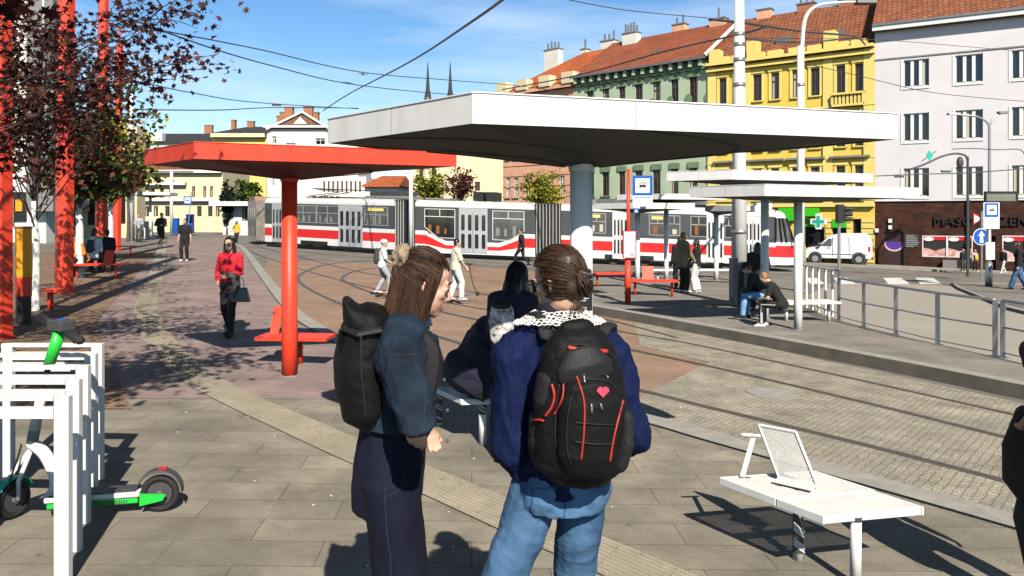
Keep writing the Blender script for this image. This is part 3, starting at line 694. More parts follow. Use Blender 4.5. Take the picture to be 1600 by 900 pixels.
# ------------------------------------------------------------------ buildings
class Fac:
    """a facade plane; u runs from P0 along dir, v outwards towards the square, z up"""
    def __init__(s, P0, d, zb):
        s.P = V((P0[0], P0[1], 0)); s.d = V((d[0], d[1], 0)).normalized(); n = V((s.d.y, -s.d.x, 0))
        s.n = n if n.dot(V((0, 0, 0))-s.P) > 0 else -n; s.zb = zb
    def uz(s, px, py, v=0):
        k = (px-800)/F; r = V((k, 1, 0)); t = (s.P+s.n*v).dot(s.n)/r.dot(s.n); p = r*t
        return (p-s.P).dot(s.d), CH-(py-HZ)/F*t
    def u(s, px, v=0): return s.uz(px, 338, v)[0]
    def pt(s, u, v, z): q = s.P+s.d*u+s.n*v; return V((q.x, q.y, z))
    def box(s, mb, u0, u1, v0, v1, z0, z1, m=0):
        if u0 > u1: u0, u1 = u1, u0
        b = [s.pt(u0, v0, z0), s.pt(u1, v0, z0), s.pt(u1, v1, z0), s.pt(u0, v1, z0)]
        t = [s.pt(u0, v0, z1), s.pt(u1, v0, z1), s.pt(u1, v1, z1), s.pt(u0, v1, z1)]
        if (b[1]-b[0]).cross(b[2]-b[0]).z < 0: b = b[::-1]; t = t[::-1]
        mb.hexa(b, t, m); return mb
    def wall(s, u0, u1, z0, z1, holes, name, m, par, depth=9, rev=.22):
        mb = MB(); us = sorted({u0, u1}|{h[0] for h in holes}|{h[1] for h in holes}); zs = sorted({z0, z1}|{h[2] for h in holes}|{h[3] for h in holes})
        for i in range(len(us)-1):
            for j in range(len(zs)-1):
                cu, cz = (us[i]+us[i+1])/2, (zs[j]+zs[j+1])/2
                if any(h[0] < cu < h[1] and h[2] < cz < h[3] for h in holes): continue
                mb.poly([s.pt(us[i], 0, zs[j]), s.pt(us[i+1], 0, zs[j]), s.pt(us[i+1], 0, zs[j+1]), s.pt(us[i], 0, zs[j+1])])
        for a, b, c, d in holes:
            q = [(a, c), (b, c), (b, d), (a, d)]
            for k in range(4):
                x, y = q[k], q[(k+1) % 4]; mb.poly([s.pt(x[0], 0, x[1]), s.pt(y[0], 0, y[1]), s.pt(y[0], -rev-.1, y[1]), s.pt(x[0], -rev-.1, x[1])])
        s.box(mb, u0, u1, -depth, -rev-.1, z0, z1)
        for u in (u0, u1): mb.poly([s.pt(u, 0, z0), s.pt(u, -rev-.1, z0), s.pt(u, -rev-.1, z1), s.pt(u, 0, z1)])
        return mb.build(name, m, par)
    def window(s, par, h, kind='double', rev=.18, fm='frame_brown', gm='glass_dark', sill=None, name='window'):
        a, b, c, d = h; mb = MB(); w = b-a; f = .055
        s.box(mb, a, b, -rev-.05, -rev-.03, c, d, 1)
        for x0, x1, y0, y1 in ((a, a+f, c, d), (b-f, b, c, d), (a+f, b-f, c, c+f), (a+f, b-f, d-f, d)): s.box(mb, x0, x1, -rev-.03, -rev+.03, y0, y1)
        if kind in ('double', 'cross'): s.box(mb, (a+b)/2-f/2, (a+b)/2+f/2, -rev-.03, -rev+.04, c+f, d-f)
        if kind == 'cross': zz = c+(d-c)*.68; s.box(mb, a+f, b-f, -rev-.03, -rev+.035, zz, zz+f)
        if kind == 'triple':
            for k in (1, 2): x = a+w*k/3; s.box(mb, x-.09, x+.09, -rev-.03, -rev+.06, c+f, d-f)
            if random.random() < .6:
                k = random.choice((0, 1, 2)); s.box(mb, a+w*k/3+.1, a+w*(k+.5)/3, -rev-.028, -rev-.02, c+f, d-f, 2)
        if kind in ('cross', 'double') and random.random() < .5:
            s.box(mb, a+f, a+f+w*random.uniform(.12, .28), -rev-.029, -rev-.022, c+f, d-f, 2)
            if random.random() < .6: s.box(mb, b-f-w*random.uniform(.12, .25), b-f, -rev-.029, -rev-.022, c+f, d-f, 2)
        o = mb.build(name, [fm, gm, 'curtain'], par)
        if sill: s.box(MB(), a-.12, b+.12, -.05, .12, c-.09, c-.01).build('sill', sill, o)
        return o

def shop_word(fac, u, z, v, txt, size, m, par, ex=.04, name='lettering'):
    cu = bpy.data.curves.new(name, 'FONT'); cu.body = txt; cu.size = size; cu.extrude = ex; cu.resolution_u = 2
    tmp = bpy.data.objects.new(name, cu); col.objects.link(tmp); bpy.context.view_layer.update()
    me = bpy.data.meshes.new_from_object(tmp.evaluated_get(bpy.context.evaluated_depsgraph_get())); bpy.data.objects.remove(tmp)
    ux = fac.d if fac.d.x > 0 else -fac.d; o0 = fac.pt(u, v, z)
    Mx = M((ux.to_4d(), V((0, 0, 1, 0)), (ux.cross(V((0, 0, 1)))).to_4d(), V((0, 0, 0, 1)))).transposed()
    Mx[3] = (0, 0, 0, 1)
    mb = MB(); mb.add([o0+(Mx.to_3x3()@v_.co) for v_ in me.vertices], [tuple(p.vertices) for p in me.polygons]); return mb.build(name, m, par)

def roof(f, u0, u1, ze, vr, zr, m, par, over=.45, hipl=0, hipr=0, back=-11):
    a = [f.pt(u0, over, ze), f.pt(u1, over, ze), f.pt(u1-hipr, vr, zr), f.pt(u0+hipl, vr, zr)]
    b = [f.pt(u0, back, ze), f.pt(u1, back, ze)]
    mb = MB(); v = a+b+[f.pt(u0, over, ze-.12), f.pt(u1, over, ze-.12)]
    mb.add(v, [(0, 1, 2, 3), (1, 5, 2), (0, 3, 4), (3, 2, 5, 4), (6, 7, 1, 0), (4, 5, 7, 6)]); return mb.build('roof', m, par)
def chimney(f, par, px0, px1, ptop, pbot, v, m='chimney_brick', pots=3, dep=.7, pm='zinc'):
    u0, z1 = f.uz(px0, ptop, v); u1, z0 = f.uz(px1, pbot, v); mb = f.box(MB(), u0, u1, v-dep, v, z0-1, z1)
    o = mb.build('chimney', m, par); f.box(MB(), min(u0, u1)-.06, max(u0, u1)+.06, v-dep-.06, v+.06, z1, z1+.1).build('chimney_cap', 'stone_grey', o)
    for k in range(pots):
        u = u0+(u1-u0)*(k+.5)/pots; MB().tube([f.pt(u, v-dep/2, z1+.1), f.pt(u, v-dep/2, z1+.1+random.uniform(.5, .9))], .09, 8).build('chimney_pot', pm, o)

# white corner building with the brown tiled ground floor
W = Fac((22.68, 48), (.859, -.513), -1.4); Lw = 17
t = thing('apartment_building', 'white building at the right with three storeys over a brown tiled butcher shop', 'building', W.pt(0, 0, -1.4))
rows = [(W.uz(1412, 94.6)[1], W.uz(1412, 136.4)[1]), (W.uz(1412, 178)[1], W.uz(1412, 221)[1]), (W.uz(1412, 263.3)[1], W.uz(1412, 307)[1])]
cols = [(W.u(1412), W.u(1451.8)), (W.u(1493), W.u(1536)), (W.u(1581), W.u(1626)), (W.u(1680), W.u(1730))]
zg = W.uz(1368, 314)[1]; ze = W.uz(1368, 51)[1]
hs_ = [(c[0], c[1], r[1], r[0]) for r in rows for c in cols]
W.wall(0, Lw, zg, ze, hs_, 'wall', 'plaster_white', t)
for h in hs_:
    W.window(t, h, 'triple', fm='frame_white', rev=.14)
mb = MB(); ins = .16
for a, b, c, d in hs_:
    W.box(mb, a-ins, a, -.1, .03, c-ins, d+.06); W.box(mb, b-.0, b+.06, -.1, .02, c-ins, d+.06); W.box(mb, a, b, -.1, .045, c-ins, c)
mb.build('window_surround', 'frame_white', t)
gh = [(W.u(1382), W.u(1412), -1.35, W.uz(1382, 362)[1]), (W.u(1441), W.u(1520), W.uz(1441, 401)[1], W.uz(1441, 368)[1]), (W.u(1566), W.u(1640), W.uz(1566, 408)[1], W.uz(1566, 368)[1]), (W.u(1540), W.u(1556), -1.9, W.uz(1541, 368)[1])]
W.wall(0, Lw, -2.2, zg, gh, 'ground_floor_wall', 'rust_tile', t)
W.box(MB(), 0, Lw, 0, .10, zg-.03, zg+.05).build('string_course', 'frame_white', t)
for h in (gh[1], gh[2]):
    o = W.window(t, h, 'shop', rev=.02, fm='frame_white', name='shop_window')
    a, b, c, d = h; H = d-c
    mb = MB(); W.box(mb, a+.06, b-.06, -.045, .0, d-.30*H*.7, d-.06); W.box(mb, a+.06, b-.06, -.045, .0, c+.05, c+.28*H)
    mb.build('red_sticker_band', 'sign_red', o)
    mb = MB()
    n = 24
    top = [c+.28*H+.14*H*abs(math.cos(math.pi*i/n*2)) for i in range(n+1)]
    for i in range(n):
        ua, ub = a+.06+(b-a-.12)*i/n, a+.06+(b-a-.12)*(i+1)/n
        mb.poly([W.pt(ua, .004, c+.05), W.pt(ub, .004, c+.05), W.pt(ub, .004, top[i+1]), W.pt(ua, .004, top[i])])
    mb.build('curved_picture_band', mat('ham_pink_%d' % int(a), (.75, .10, .10), .5, var=.5, vs=2, c2=(.8, .45, .4)), o)
    mb = MB()
    for k in (0, 1):
        cu_, cz = a+(b-a)*(.13+.5*k), d-.16*H
        if k == 0 or True: mb.poly([W.pt(cu_+.28*math.cos(q*.52), .008, cz+.09*math.sin(q*.52)*1.4) for q in range(12)])
    mb.build('oval_sticker', 'sign_white', o)
    W.box(MB(), (a+b)/2-.05, (a+b)/2+.05, -.02, .05, c, d).build('mullion', 'frame_white', o)
dr = W.box(MB(), gh[0][0], gh[0][1], -.2, -.15, gh[0][2], gh[0][3]).build('door', mat('door_maroon', (.035, .012, .012), .6), t)
c_ = W.uz(1397, 379, -.14); mb = MB()
MBp = [W.pt(c_[0]+.72*math.cos(q*.26), -.13, c_[1]+.0+.72*math.sin(q*.26)) for q in range(24)]
mb.poly([W.pt(c_[0]+.50*math.cos(math.pi+q*.1963), -.12, c_[1]+.05+.50*math.sin(math.pi+q*.1963)) for q in range(17)])
for q in range(16):
    a0, a1 = math.pi+q*.1963, math.pi+(q+1)*.1963
    mb.poly([W.pt(c_[0]+r_*math.cos(a_), -.12, c_[1]+.05+r_*math.sin(a_)) for r_, a_ in ((.5, a0), (.6, a0), (.6, a1), (.5, a1))], 1)
mb.build('round_sticker', [mat('violet', (.10, .04, .30), .5), mat('pale_pink', (.75, .5, .5), .5)], dr)
W.box(MB(), W.u(1412), W.u(1412)+.05, 0, .03, -1.4, W.uz(1412, 362)[1]).build('door_post', 'black', t)
u0, z1 = W.uz(1414, 366, .03); u1, z0 = W.uz(1435, 386, .03)
bd = W.box(MB(), u0, u1, .0, .04, z0, z1).build('menu_board', 'dark_grey', t)
mb = MB()
for k in range(6): W.box(mb, u0+.08, u0+.08+random.uniform(.4, .7), .042, .046, z1-.12-k*.13, z1-.08-k*.13)
mb.build('chalk_line', 'ink_soft', bd)
for px, py in ((1391, 345), (1391, 355), (1370, 360)):
    u_, z_ = W.uz(px, py, .05); W.box(MB(), u_-.1, u_+.1, 0, .15, z_-.12, z_+.12).build('wall_lamp', 'frame_white', t)
u0, z0 = W.uz(1473, 424, .3); u1, z1 = W.uz(1495, 407, .3)
W.box(MB(), u0, u1, .0, .35, z0, z1).build('vent_box', 'grey_paint', t)
shop_word(W, *W.uz(1458, 352), .08, 'MASO   UZENINY', .78, 'black', t, .05)
W.box(MB(), W.u(1510), W.u(1516), 0, .12, -1.9, zg).build('downpipe', 'black', t)
W.box(MB(), -.1, Lw, -.2, .55, ze, ze+.28).build('eaves', 'frame_white', t)
W.box(MB(), -.1, Lw, -.2, .62, ze+.28, ze+.42).build('gutter', 'zinc', t)
W.box(MB(), 0, Lw, 0, .05, W.uz(1368, 95)[1], W.uz(1368, 93)[1]).build('groove_line', 'stone_grey', t)
roof(W, -.1, Lw, ze+.42, -6, ze+5.2, 'tile_brown', t)
for px, py in ((1483, 22), (1572, 12)):
    u_, z_ = W.uz(px, py, -1.5); W.box(MB(), u_-.45, u_+.45, -2.3, -1.3, z_-.5, z_+.0).build('skylight', 'zinc', t)

# yellow building
Y = Fac(W.pt(0, 0, 0)[:2], (-.8, .6), -1.2)
Ly = Y.u(1106)
t = thing('town_house', 'yellow ornate town house with the green pharmacy on its ground floor', 'building', Y.pt(0, 0, -1.4))
ze = Y.uz(1200, 93)[1]
yc = [(1336, 1351), (1307, 1321), (1267, 1281), (1238, 1252), (1205, 1218), (1177, 1190.5), (1149, 1160), (1124, 1135.6)]
yc = [tuple(sorted((Y.u(a), Y.u(b)))) for a, b in yc]
zr = [(Y.uz(1177, 118)[1], Y.uz(1177, 158)[1]), (Y.uz(1177, 195)[1], Y.uz(1177, 236)[1]), (Y.uz(1272, 262)[1], Y.uz(1272, 304)[1])]
hh = [(c[0], c[1], r[1], r[0]) for r in zr for c in yc]
z1f = Y.uz(1300, 322)[1]
Y.wall(0, Ly, z1f, ze, hh, 'wall', 'plaster_yellow', t)
for h in hh: Y.window(t, h, 'cross', rev=.12, sill='plaster_yellow_light')
mb = MB()
for a, b, c, d in hh:
    Y.box(mb, a-.16, a, 0, .06, c, d+.1); Y.box(mb, b, b+.16, 0, .06, c, d+.1); Y.box(mb, a-.2, b+.2, 0, .10, d+.1, d+.28)
mb.build('window_surround', 'plaster_yellow_light', t)
mb = MB()
for a, b, c, d in hh[16:]: Y.box(mb, a-.35, b+.35, 0, .32, d+.55, d+.68)
mb.build('window_hood', 'stone_grey', t)
mb = MB()
for px in (1113, 1167, 1294, 1358): u_ = Y.u(px); Y.box(mb, u_-.3, u_+.3, 0, .12, z1f, ze)
mb.build('pilaster', 'plaster_yellow_light', t)
mb = MB(); 
for z_, h_, o_ in ((ze-.45, .22, .35), (ze-.05, .2, .55), (zr[0][1]-.9, .12, .15), (zr[1][1]-.8, .12, .15), (z1f-.05, .25, .25), (z1f+.35, .1, .15)): Y.box(mb, 0, Ly, 0, o_, z_, z_+h_)
mb.build('cornice', 'plaster_yellow_light', t)
mb = MB()
for (pa, pb, pt_) in ((1288, 1304, 48), (1170, 1180, 64), (1110, 1122, 78)): u_, z_ = Y.uz((pa+pb)/2, pt_, .2); Y.box(mb, u_-.35, u_+.35, -.6, .3, ze, z_)
for c in yc: Y.box(mb, c[0]-.2, c[1]+.2, -.3, .2, ze+.15, ze+.55)
mb.build('parapet', 'plaster_yellow_light', t)
mb = MB(); ub0, ub1 = Y.u(1302), Y.u(1350); zb_ = zr[0][1]
for k in range(9): u_ = ub0+(ub1-ub0)*k/8; Y.box(mb, u_-.07, u_+.07, .1, .3, zb_-.75, zb_-.15)
Y.box(mb, ub0, ub1, .05, .4, zb_-.9, zb_-.75); Y.box(mb, ub0, ub1, .05, .4, zb_-.15, zb_-.02)
mb.build('balustrade', 'plaster_yellow_light', t)
gh = [(Y.u(1288), Y.u(1258), -1.4, Y.uz(1270, 355)[1]), (Y.u(1322), Y.u(1300), Y.uz(1310, 372)[1], Y.uz(1310, 343)[1]), (Y.u(1345), Y.u(1332), -1.4, Y.uz(1340, 342)[1])]
gh = [(min(a, b), max(a, b), c, d) for a, b, c, d in gh]
Y.wall(0, Ly, -2, z1f, gh, 'ground_floor_wall', 'plaster_yellow', t)
for h in gh: Y.window(t, h, 'shop', rev=.2, name='shop_window')
mb = MB()
for z_ in [-.9+.36*i for i in range(8)]:
    for a, b in ((Y.u(1366), Y.u(1346)), (Y.u(1299), Y.u(1290)), (Y.u(1330), Y.u(1323))): Y.box(mb, min(a, b), max(a, b), 0, .05, z_, z_+.30)
mb.build('rustication', 'plaster_yellow_light', t)
def fbox(f, px0, px1, py0, py1, v0, v1, nm, m, par):
    a, z1 = f.uz(px0, py0, v1); b, z0 = f.uz(px1, py1, v1); return f.box(MB(), a, b, v0, v1, z0, z1).build(nm, m, par)
fbox(Y, 1256, 1278, 325, 338, 0, .5, 'shop_sign', 'pharmacy_green', t)
fbox(Y, 1216, 1240, 325, 345, 0, .5, 'shop_sign', 'pharmacy_green', t)
fbox(Y, 1258, 1280, 343, 355, 0, .1, 'shop_sign', 'pharmacy_green', t)
fbox(Y, 1300, 1322, 344, 356, 0, .08, 'shop_sign', 'pharmacy_green', t)
u_, z_ = Y.uz(1279, 346, .7); mb = MB()
Y.box(mb, u_-.18, u_+.18, .62, .74, z_-.5, z_+.5); Y.box(mb, u_-.5, u_-.182, .62, .74, z_-.18, z_+.18); Y.box(mb, u_+.182, u_+.5, .62, .74, z_-.18, z_+.18)
cx_ = mb.build('pharmacy_cross', 'sign_white', t)
mb = MB(); Y.box(mb, u_-.1, u_+.1, .741, .76, z_-.36, z_+.36); Y.box(mb, u_-.36, u_-.102, .741, .76, z_-.1, z_+.1); Y.box(mb, u_+.102, u_+.36, .741, .76, z_-.1, z_+.1)
mb.build('cross_face', 'teal', cx_); MB().tube([Y.pt(u_, 0, z_), Y.pt(u_, .62, z_)], .04, 6).build('cross_bracket', 'dark_grey', cx_)
roof(Y, 0, Ly, ze+.1, -5.5, Y.uz(1180, 28, -5.5)[1], 'tile_brown', t, over=.1)
chimney(Y, t, 1245, 1272, 8, 22, -5.2, pots=3); chimney(Y, t, 1182, 1204, 17, 32, -5.2, 'plaster_salmon', 0); chimney(Y, t, 1310, 1337, 0, 10, -5.2, pots=2)
for px, py in ((1225, 62), (1308, 52)):
    u_, z_ = Y.uz(px, py, -1.6); Y.box(MB(), u_-.5, u_+.5, -2.4, -1.4, z_-.3, z_+.15).build('skylight', 'zinc', t)

# green building
G = Fac(Y.pt(Ly, 0, 0)[:2], (-.735, .678), -.8); Lg = G.u(897)
t = thing('town_house', 'pale green town house with a dark green frieze under its red roof', 'building', G.pt(0, 0, -1.2))
ze = G.uz(1104, 93)[1]
gc = [(1077, 1090), (1048.5, 1060), (1020, 1032), (992.5, 1004), (967, 977), (941, 952), (917, 928)]
gc = [tuple(sorted((G.u(a), G.u(b)))) for a, b in gc]
zr = [(G.uz(1077, 121)[1], G.uz(1077, 163)[1]), (G.uz(1077, 195)[1], G.uz(1077, 232)[1]), (G.uz(945, 269)[1], G.uz(945, 306)[1])]
hh = [(c[0], c[1], r[1], r[0]) for r in zr for c in gc]
G.wall(0, Lg, -2, ze, hh, 'wall', 'plaster_green', t)
for h in hh: G.window(t, h, 'cross', rev=.12, sill='plaster_green_dark')
mb = MB()
for a, b, c, d in hh: G.box(mb, a-.12, b+.12, 0, .09, d, d+.42)
mb.build('window_head', 'plaster_green_dark', t)
mb = MB(); zf = G.uz(1104, 104)[1]; G.box(mb, 0, Lg, 0, .06, zf, ze); G.box(mb, 0, Lg, 0, .22, zf-.15, zf)
mb.build('frieze', 'plaster_green_dark', t)
mb = MB()
for k in range(15): u_ = Lg*(k+.5)/15; G.box(mb, u_-.12, u_+.12, .06, .45, zf+.05, ze)
mb.build('cornice_bracket', 'plaster_green', t)
mb = MB()
for c in gc: 
    for du in (-.85,):
        uu = c[0]+du; mb.poly([G.pt(uu+.32*math.cos(q*.52), .05, zr[0][1]+.35+.42*math.sin(q*.52)) for q in range(12)])
mb.build('medallion', 'plaster_green_dark', t)
G.box(MB(), 0, Lg, 0, .4, G.uz(945, 322)[1], G.uz(945, 311)[1]).build('string_course', 'stone_grey', t)
G.box(MB(), 0, Lg, .4, .62, ze, ze+.16).build('gutter', 'zinc', t)
roof(G, 0, Lg, ze+.1, -5.5, G.uz(1104, 40, -5.5)[1], 'tile_red', t, hipr=0, over=.5)
chimney(G, t, 972, 994, 54, 75, -4.5, 'plaster_pale', 5); chimney(G, t, 1050, 1069, 40, 52, -5.5, 'plaster_salmon', 2); chimney(G, t, 1108, 1132, 32, 50, -5, 'plaster_salmon', 1)
u_, z_ = G.uz(1027, 82, -2); G.box(MB(), u_-.35, u_+.35, -2.6, -1.9, z_-.3, z_+.2).build('skylight', 'zinc', t)
mb = MB(); a = G.pt(0, .5, ze+.2); b = G.pt(0, -5.5, G.uz(1104, 40, -5.5)[1]+.15); mb.tube([a, b], .14, 6); mb.build('verge_flashing', 'plaster_pale', t)

# salmon building
S_ = Fac(G.pt(Lg, 0, 0)[:2], (-.724, .69), -.6); Ls = S_.u(786)
t = thing('town_house', 'salmon pink town house with a bright orange roof and light brick chimney', 'building', S_.pt(0, 0, -.9))
ze = S_.uz(890, 131)[1]
sc_ = [(874, 882), (856, 864), (838, 846), (820, 828), (803, 810), (791, 797)]
sc_ = [tuple(sorted((S_.u(a), S_.u(b)))) for a, b in sc_]
zr = [(S_.uz(850, 160)[1], S_.uz(850, 195)[1]), (S_.uz(850, 215)[1], S_.uz(850, 245)[1]), (S_.uz(800, 278)[1], S_.uz(800, 308)[1])]
hh = [(c[0], c[1], r[1], r[0]) for r in zr for c in sc_]
S_.wall(0, Ls, -2, ze, hh, 'wall', 'plaster_salmon', t)
for h in hh: S_.window(t, h, 'cross', rev=.12, fm='frame_white', sill='plaster_cream')
mb = MB()
for k in range(10): zz = zr[2][1]-3.6+k*.9; S_.box(mb, 0, Ls, 0, .05, zz, zz+.09)
S_.box(mb, 0, Ls, 0, .5, ze-.3, ze-.02)
mb.build('cornice', 'plaster_salmon', t)
mb = MB()
for px in (893, 857, 821, 790): u_ = S_.u(px); S_.box(mb, u_-.6, u_+.6, -.3, .6, ze-.02, ze+.9)
mb.build('parapet', 'plaster_cream', t)
roof(S_, 0, Ls, ze+.05, -5.5, S_.uz(935, 78, -5.5)[1], 'tile_orange', t, hipr=S_.u(787)-S_.u(850), over=.3)
chimney(S_, t, 850, 872, 80, 100, -5, 'plaster_pale', 4); chimney(S_, t, 938, 959, 66, 82, -5.5, 'plaster_pale', 3); chimney(S_, t, 907, 915, 78, 90, -5.5, 'plaster_pale', 1)

# far buildings facing the camera
def facing(name, label, y, px0, px1, ptop, wallm, wins=(), zb=None, depth=8, fm='frame_brown', arch=False, kind='cross'):
    f = Fac(((px0-800)/F*y, y), (1, 0), 0); L = f.u(px1); t = thing(name, label, 'building', f.pt(0, 0, 0)); zt = f.uz(px0, ptop)[1]
    hh = []
    for a, b, c, d in wins: hh.append((f.u(a), f.u(b), f.uz(a, d)[1], f.uz(a, c)[1]))
    f.wall(0, L, -2.5 if zb is None else zb, zt, hh, 'wall', wallm, t, depth=depth)
    for h in hh: f.window(t, h, kind, rev=.15, fm=fm)
    return f, t, L, zt
f, t, L, zt = facing('villa', 'cream villa with arched windows behind the far stop on the left', 78, 196, 348, 268, 'plaster_cream',
    [(a, a+6, 294, 312) for a in (208, 222, 236, 250, 264)]+[(a, a+5, 291, 308) for a in (300, 317.5, 328)]+[(a, a+7, 322, 338) for a in (212, 226, 240, 258, 308, 325, 337)]+[(a, a+6, 281, 289) for a in (232, 250, 266)])
mb = MB()
for pa, pb, py in ((224, 292, 287), (200, 348, 312), (196, 348, 268)): a, z_ = f.uz(pa, py); b = f.u(pb); f.box(mb, a, b, 0, .5, z_-.15, z_+.15)
mb.build('cornice', 'plaster_pale', t)
roof(f, -.2, L*.72, zt, -4, f.uz(230, 240)[1], 'tile_brown', t, hipl=1.2, hipr=2.0, over=.5)
f, t, L, zt = facing('office_building', 'long low building with a flat dark slate roof on the left skyline', 112, 208, 336, 222, 'plaster_pale')
roof(f, 0, L, zt, -5, f.uz(215, 203)[1], 'slate', t, hipl=1, hipr=1)
f.box(MB(), f.u(226), f.u(256), -.5, .6, zt+.1, f.uz(226, 208)[1]).build('roof_terrace', 'plaster_pale', t)
chimney(f, t, 319, 331, 196, 206, -5, pots=0); chimney(f, t, 360, 365, 190, 200, -5, pots=1) if 0 else None
f, t, L, zt = facing('apartment_building', 'yellow block with a dark hipped slate roof left of the gabled house', 100, 332, 416, 209, 'plaster_yellow_light', [(a, a+5, 228, 240) for a in (338, 352, 366, 380, 394)])
mb = MB(); f.box(mb, 0, L, 0, .7, zt-.5, zt); mb.build('cornice', 'plaster_cream', t)
roof(f, -.3, L+.3, zt, -5, f.uz(385, 191)[1], 'slate', t, hipl=3.2, hipr=2, over=.6)
chimney(f, t, 361, 367, 188, 200, -4, pots=0); chimney(f, t, 386, 396, 190, 200, -4.5, pots=0)
f, t, L, zt = facing('gabled_house', 'white gabled house with a brown roof triangle and stepped brick chimneys', 88, 417, 560, 200, 'plaster_pale', [(425, 432, 213, 224), (447, 462, 223.5, 232), (493, 508, 216, 226)]+[(a, a+5, 270, 290) for a in (424, 440, 480, 500, 520)], fm='frame_white')
f.box(MB(), -.3, f.u(516), 0, .5, zt, zt+.25).build('cornice', 'frame_white', t)
a, za = f.uz(420, 201, .3); b, zb_ = f.uz(512, 201, .3); c, zc = f.uz(472, 176, .3)
MB().hexa([f.pt(a, .3, za), f.pt(b, .3, za), f.pt(c, .3, zc)], [f.pt(a, -6, za), f.pt(b, -6, za), f.pt(c, -6, zc)]).build('gable', mat('gable_brown', (.20, .10, .06), .9, var=.3, vs=3), t)
mb = MB()
for p, q in (((416, 202), (472, 175)), ((472, 175), (516, 202))):
    p_ = f.pt(*((lambda w: (w[0], .4, w[1]))(f.uz(*p, .4)))); q_ = f.pt(*((lambda w: (w[0], .4, w[1]))(f.uz(*q, .4)))); mb.tube([p_, q_], .14, 6)
mb.build('verge_board', 'frame_white', t)
u_, z_ = f.uz(469, 190, .32); MB().add([f.pt(u_-.8, .34, z_-.25), f.pt(u_+.8, .34, z_-.25), f.pt(u_, .34, z_+.55)], [(0, 1, 2)]).build('gable_window', 'frame_white', t)
for a_, b_, c_ in ((432, 437, 182), (437, 444, 176), (444, 457, 168), (474, 488, 167), (489, 497, 176)): chimney(f, t, a_, b_, c_, 196, -1.0, pots=0)
f, t, L, zt = facing('apartment_building', 'plain cream building behind the trees, left of the salmon house', 92, 640, 790, 225, 'plaster_cream', [(a, a+6, 262, 280) for a in (655, 675)]+[(742, 750, 284, 298)])
f, t, L, zt = facing('shed', 'low pavilion with an orange tiled roof behind the tram roof', 66, 570, 622, 290, 'plaster_pale')
roof(f, -.2, L+.2, zt, -4, f.uz(570, 271)[1], 'tile_orange', t, hipl=1, hipr=.1)
f, t, L, zt = facing('pavilion', 'white pavilion with a row of pointed pillars seen under the red canopy', 74, 455, 572, 276, 'plaster_pale', [(a, a+3, 283, 300) for a in range(505, 566, 7)])
f, t, L, zt = facing('glass_pavilion', 'flat roofed white kiosk row far away beside the old tram', 70, 348, 400, 315, 'off_white', [(378, 392, 322, 345)])
f.box(MB(), -.8, L+2.8, -.1, 1.2, zt-.4, zt).build('flat_roof', 'frame_white', t)
# twin spires
for px, w_, top, lab in ((668.5, 6.5, 97, 'left of the two slender gothic church spires on the skyline'), (703.5, 6.5, 97, 'right of the two slender gothic church spires on the skyline')):
    y = 420; x = (px-800)/F*y; z = lambda p: CH+(HZ-p)/F*y
    t = thing('church_spire', lab, 'spire', (x, y, 0), 0, 'twin church spires')
    MB().tube([(x, y, 0), (x, y, z(152))], [w_*.30, w_*.28], 8).build('tower', 'stone_grey', t)
    MB().tube([(x, y, z(152)), (x, y, z(140)), (x, y, z(100)), (x, y, z(96))], [w_*.29, w_*.17, .22, .1], 8).build('spire_roof', 'slate', t)
    mb = MB()
    for k in range(4): a = k*math.pi/2+.785; mb.tube([(x+math.cos(a)*1.8, y+math.sin(a)*1.8, z(155)), (x+math.cos(a)*1.8, y+math.sin(a)*1.8, z(146))], [.7, .1], 6)
    mb.build('pinnacle', 'slate', t)
# left edge blocks behind the maroon tree
f, t, L, zt = facing('department_store', 'tall dark and white building rising out of the frame behind the maroon tree', 41, -260, 72, -190, 'plaster_pale',
    [(a, a+22, b, b+26) for a in (-30, 4) for b in (-60, -10, 40, 92, 145, 200)], fm='dark_grey', depth=.8)
fbox(f, 41, 83, -180, 330, 0, .7, 'dark_panel', 'grey_paint', t); fbox(f, 66, 69, -180, 120, .7, .78, 'panel_rib', 'off_white', t)
fbox(f, -260, 40, 277, 345, 0, .12, 'shop_front', 'black', t)
fbox(f, 20, 42, 280, 300, .12, .18, 'light_panel', 'off_white', t); fbox(f, 24, 34, 312, 330, .12, .2, 'poster', 'orange_panel', t); fbox(f, 16, 20, 310, 350, .12, .2, 'glazing_bar', 'frame_white', t)
f, t, L, zt = facing('shop_building', 'cream and white building with a row of dark shops left of the thin red mast', 52, 74, 214, 196, 'plaster_cream',
    [(a, a+8, b, b+16) for a in (90, 106, 134, 158, 182) for b in (212, 240)]+[(80, 96, 296, 352), (104, 118, 304, 352), (136, 160, 300, 352), (170, 196, 304, 350)], kind='double', depth=1.2)
fbox(f, 74, 208, 282, 294, 0, .5, 'awning', 'off_white', t); fbox(f, 78, 92, 300, 340, .0, .1, 'poster', 'red_dark', t)
mb = MB()
for k in range(4): a_, z_ = f.uz(80, 306+k*8, .12); f.box(mb, a_, a_+.42, .1, .13, z_-.09, z_)
mb.build('poster_line', 'ink_soft', t); fbox(f, 130, 139, 310, 330, 0, .1, 'poster', 'sign_white', t); fbox(f, 131, 138, 322, 333, .1, .12, 'poster', 'orange_panel', t)
f, t, L, zt = facing('warehouse', 'brown roofed low block on the skyline just right of the white mast', 90, 205, 290, 236, 'plaster_cream', depth=3)
roof(f, 0, L, zt, -4, f.uz(210, 232)[1], 'tile_brown', t)

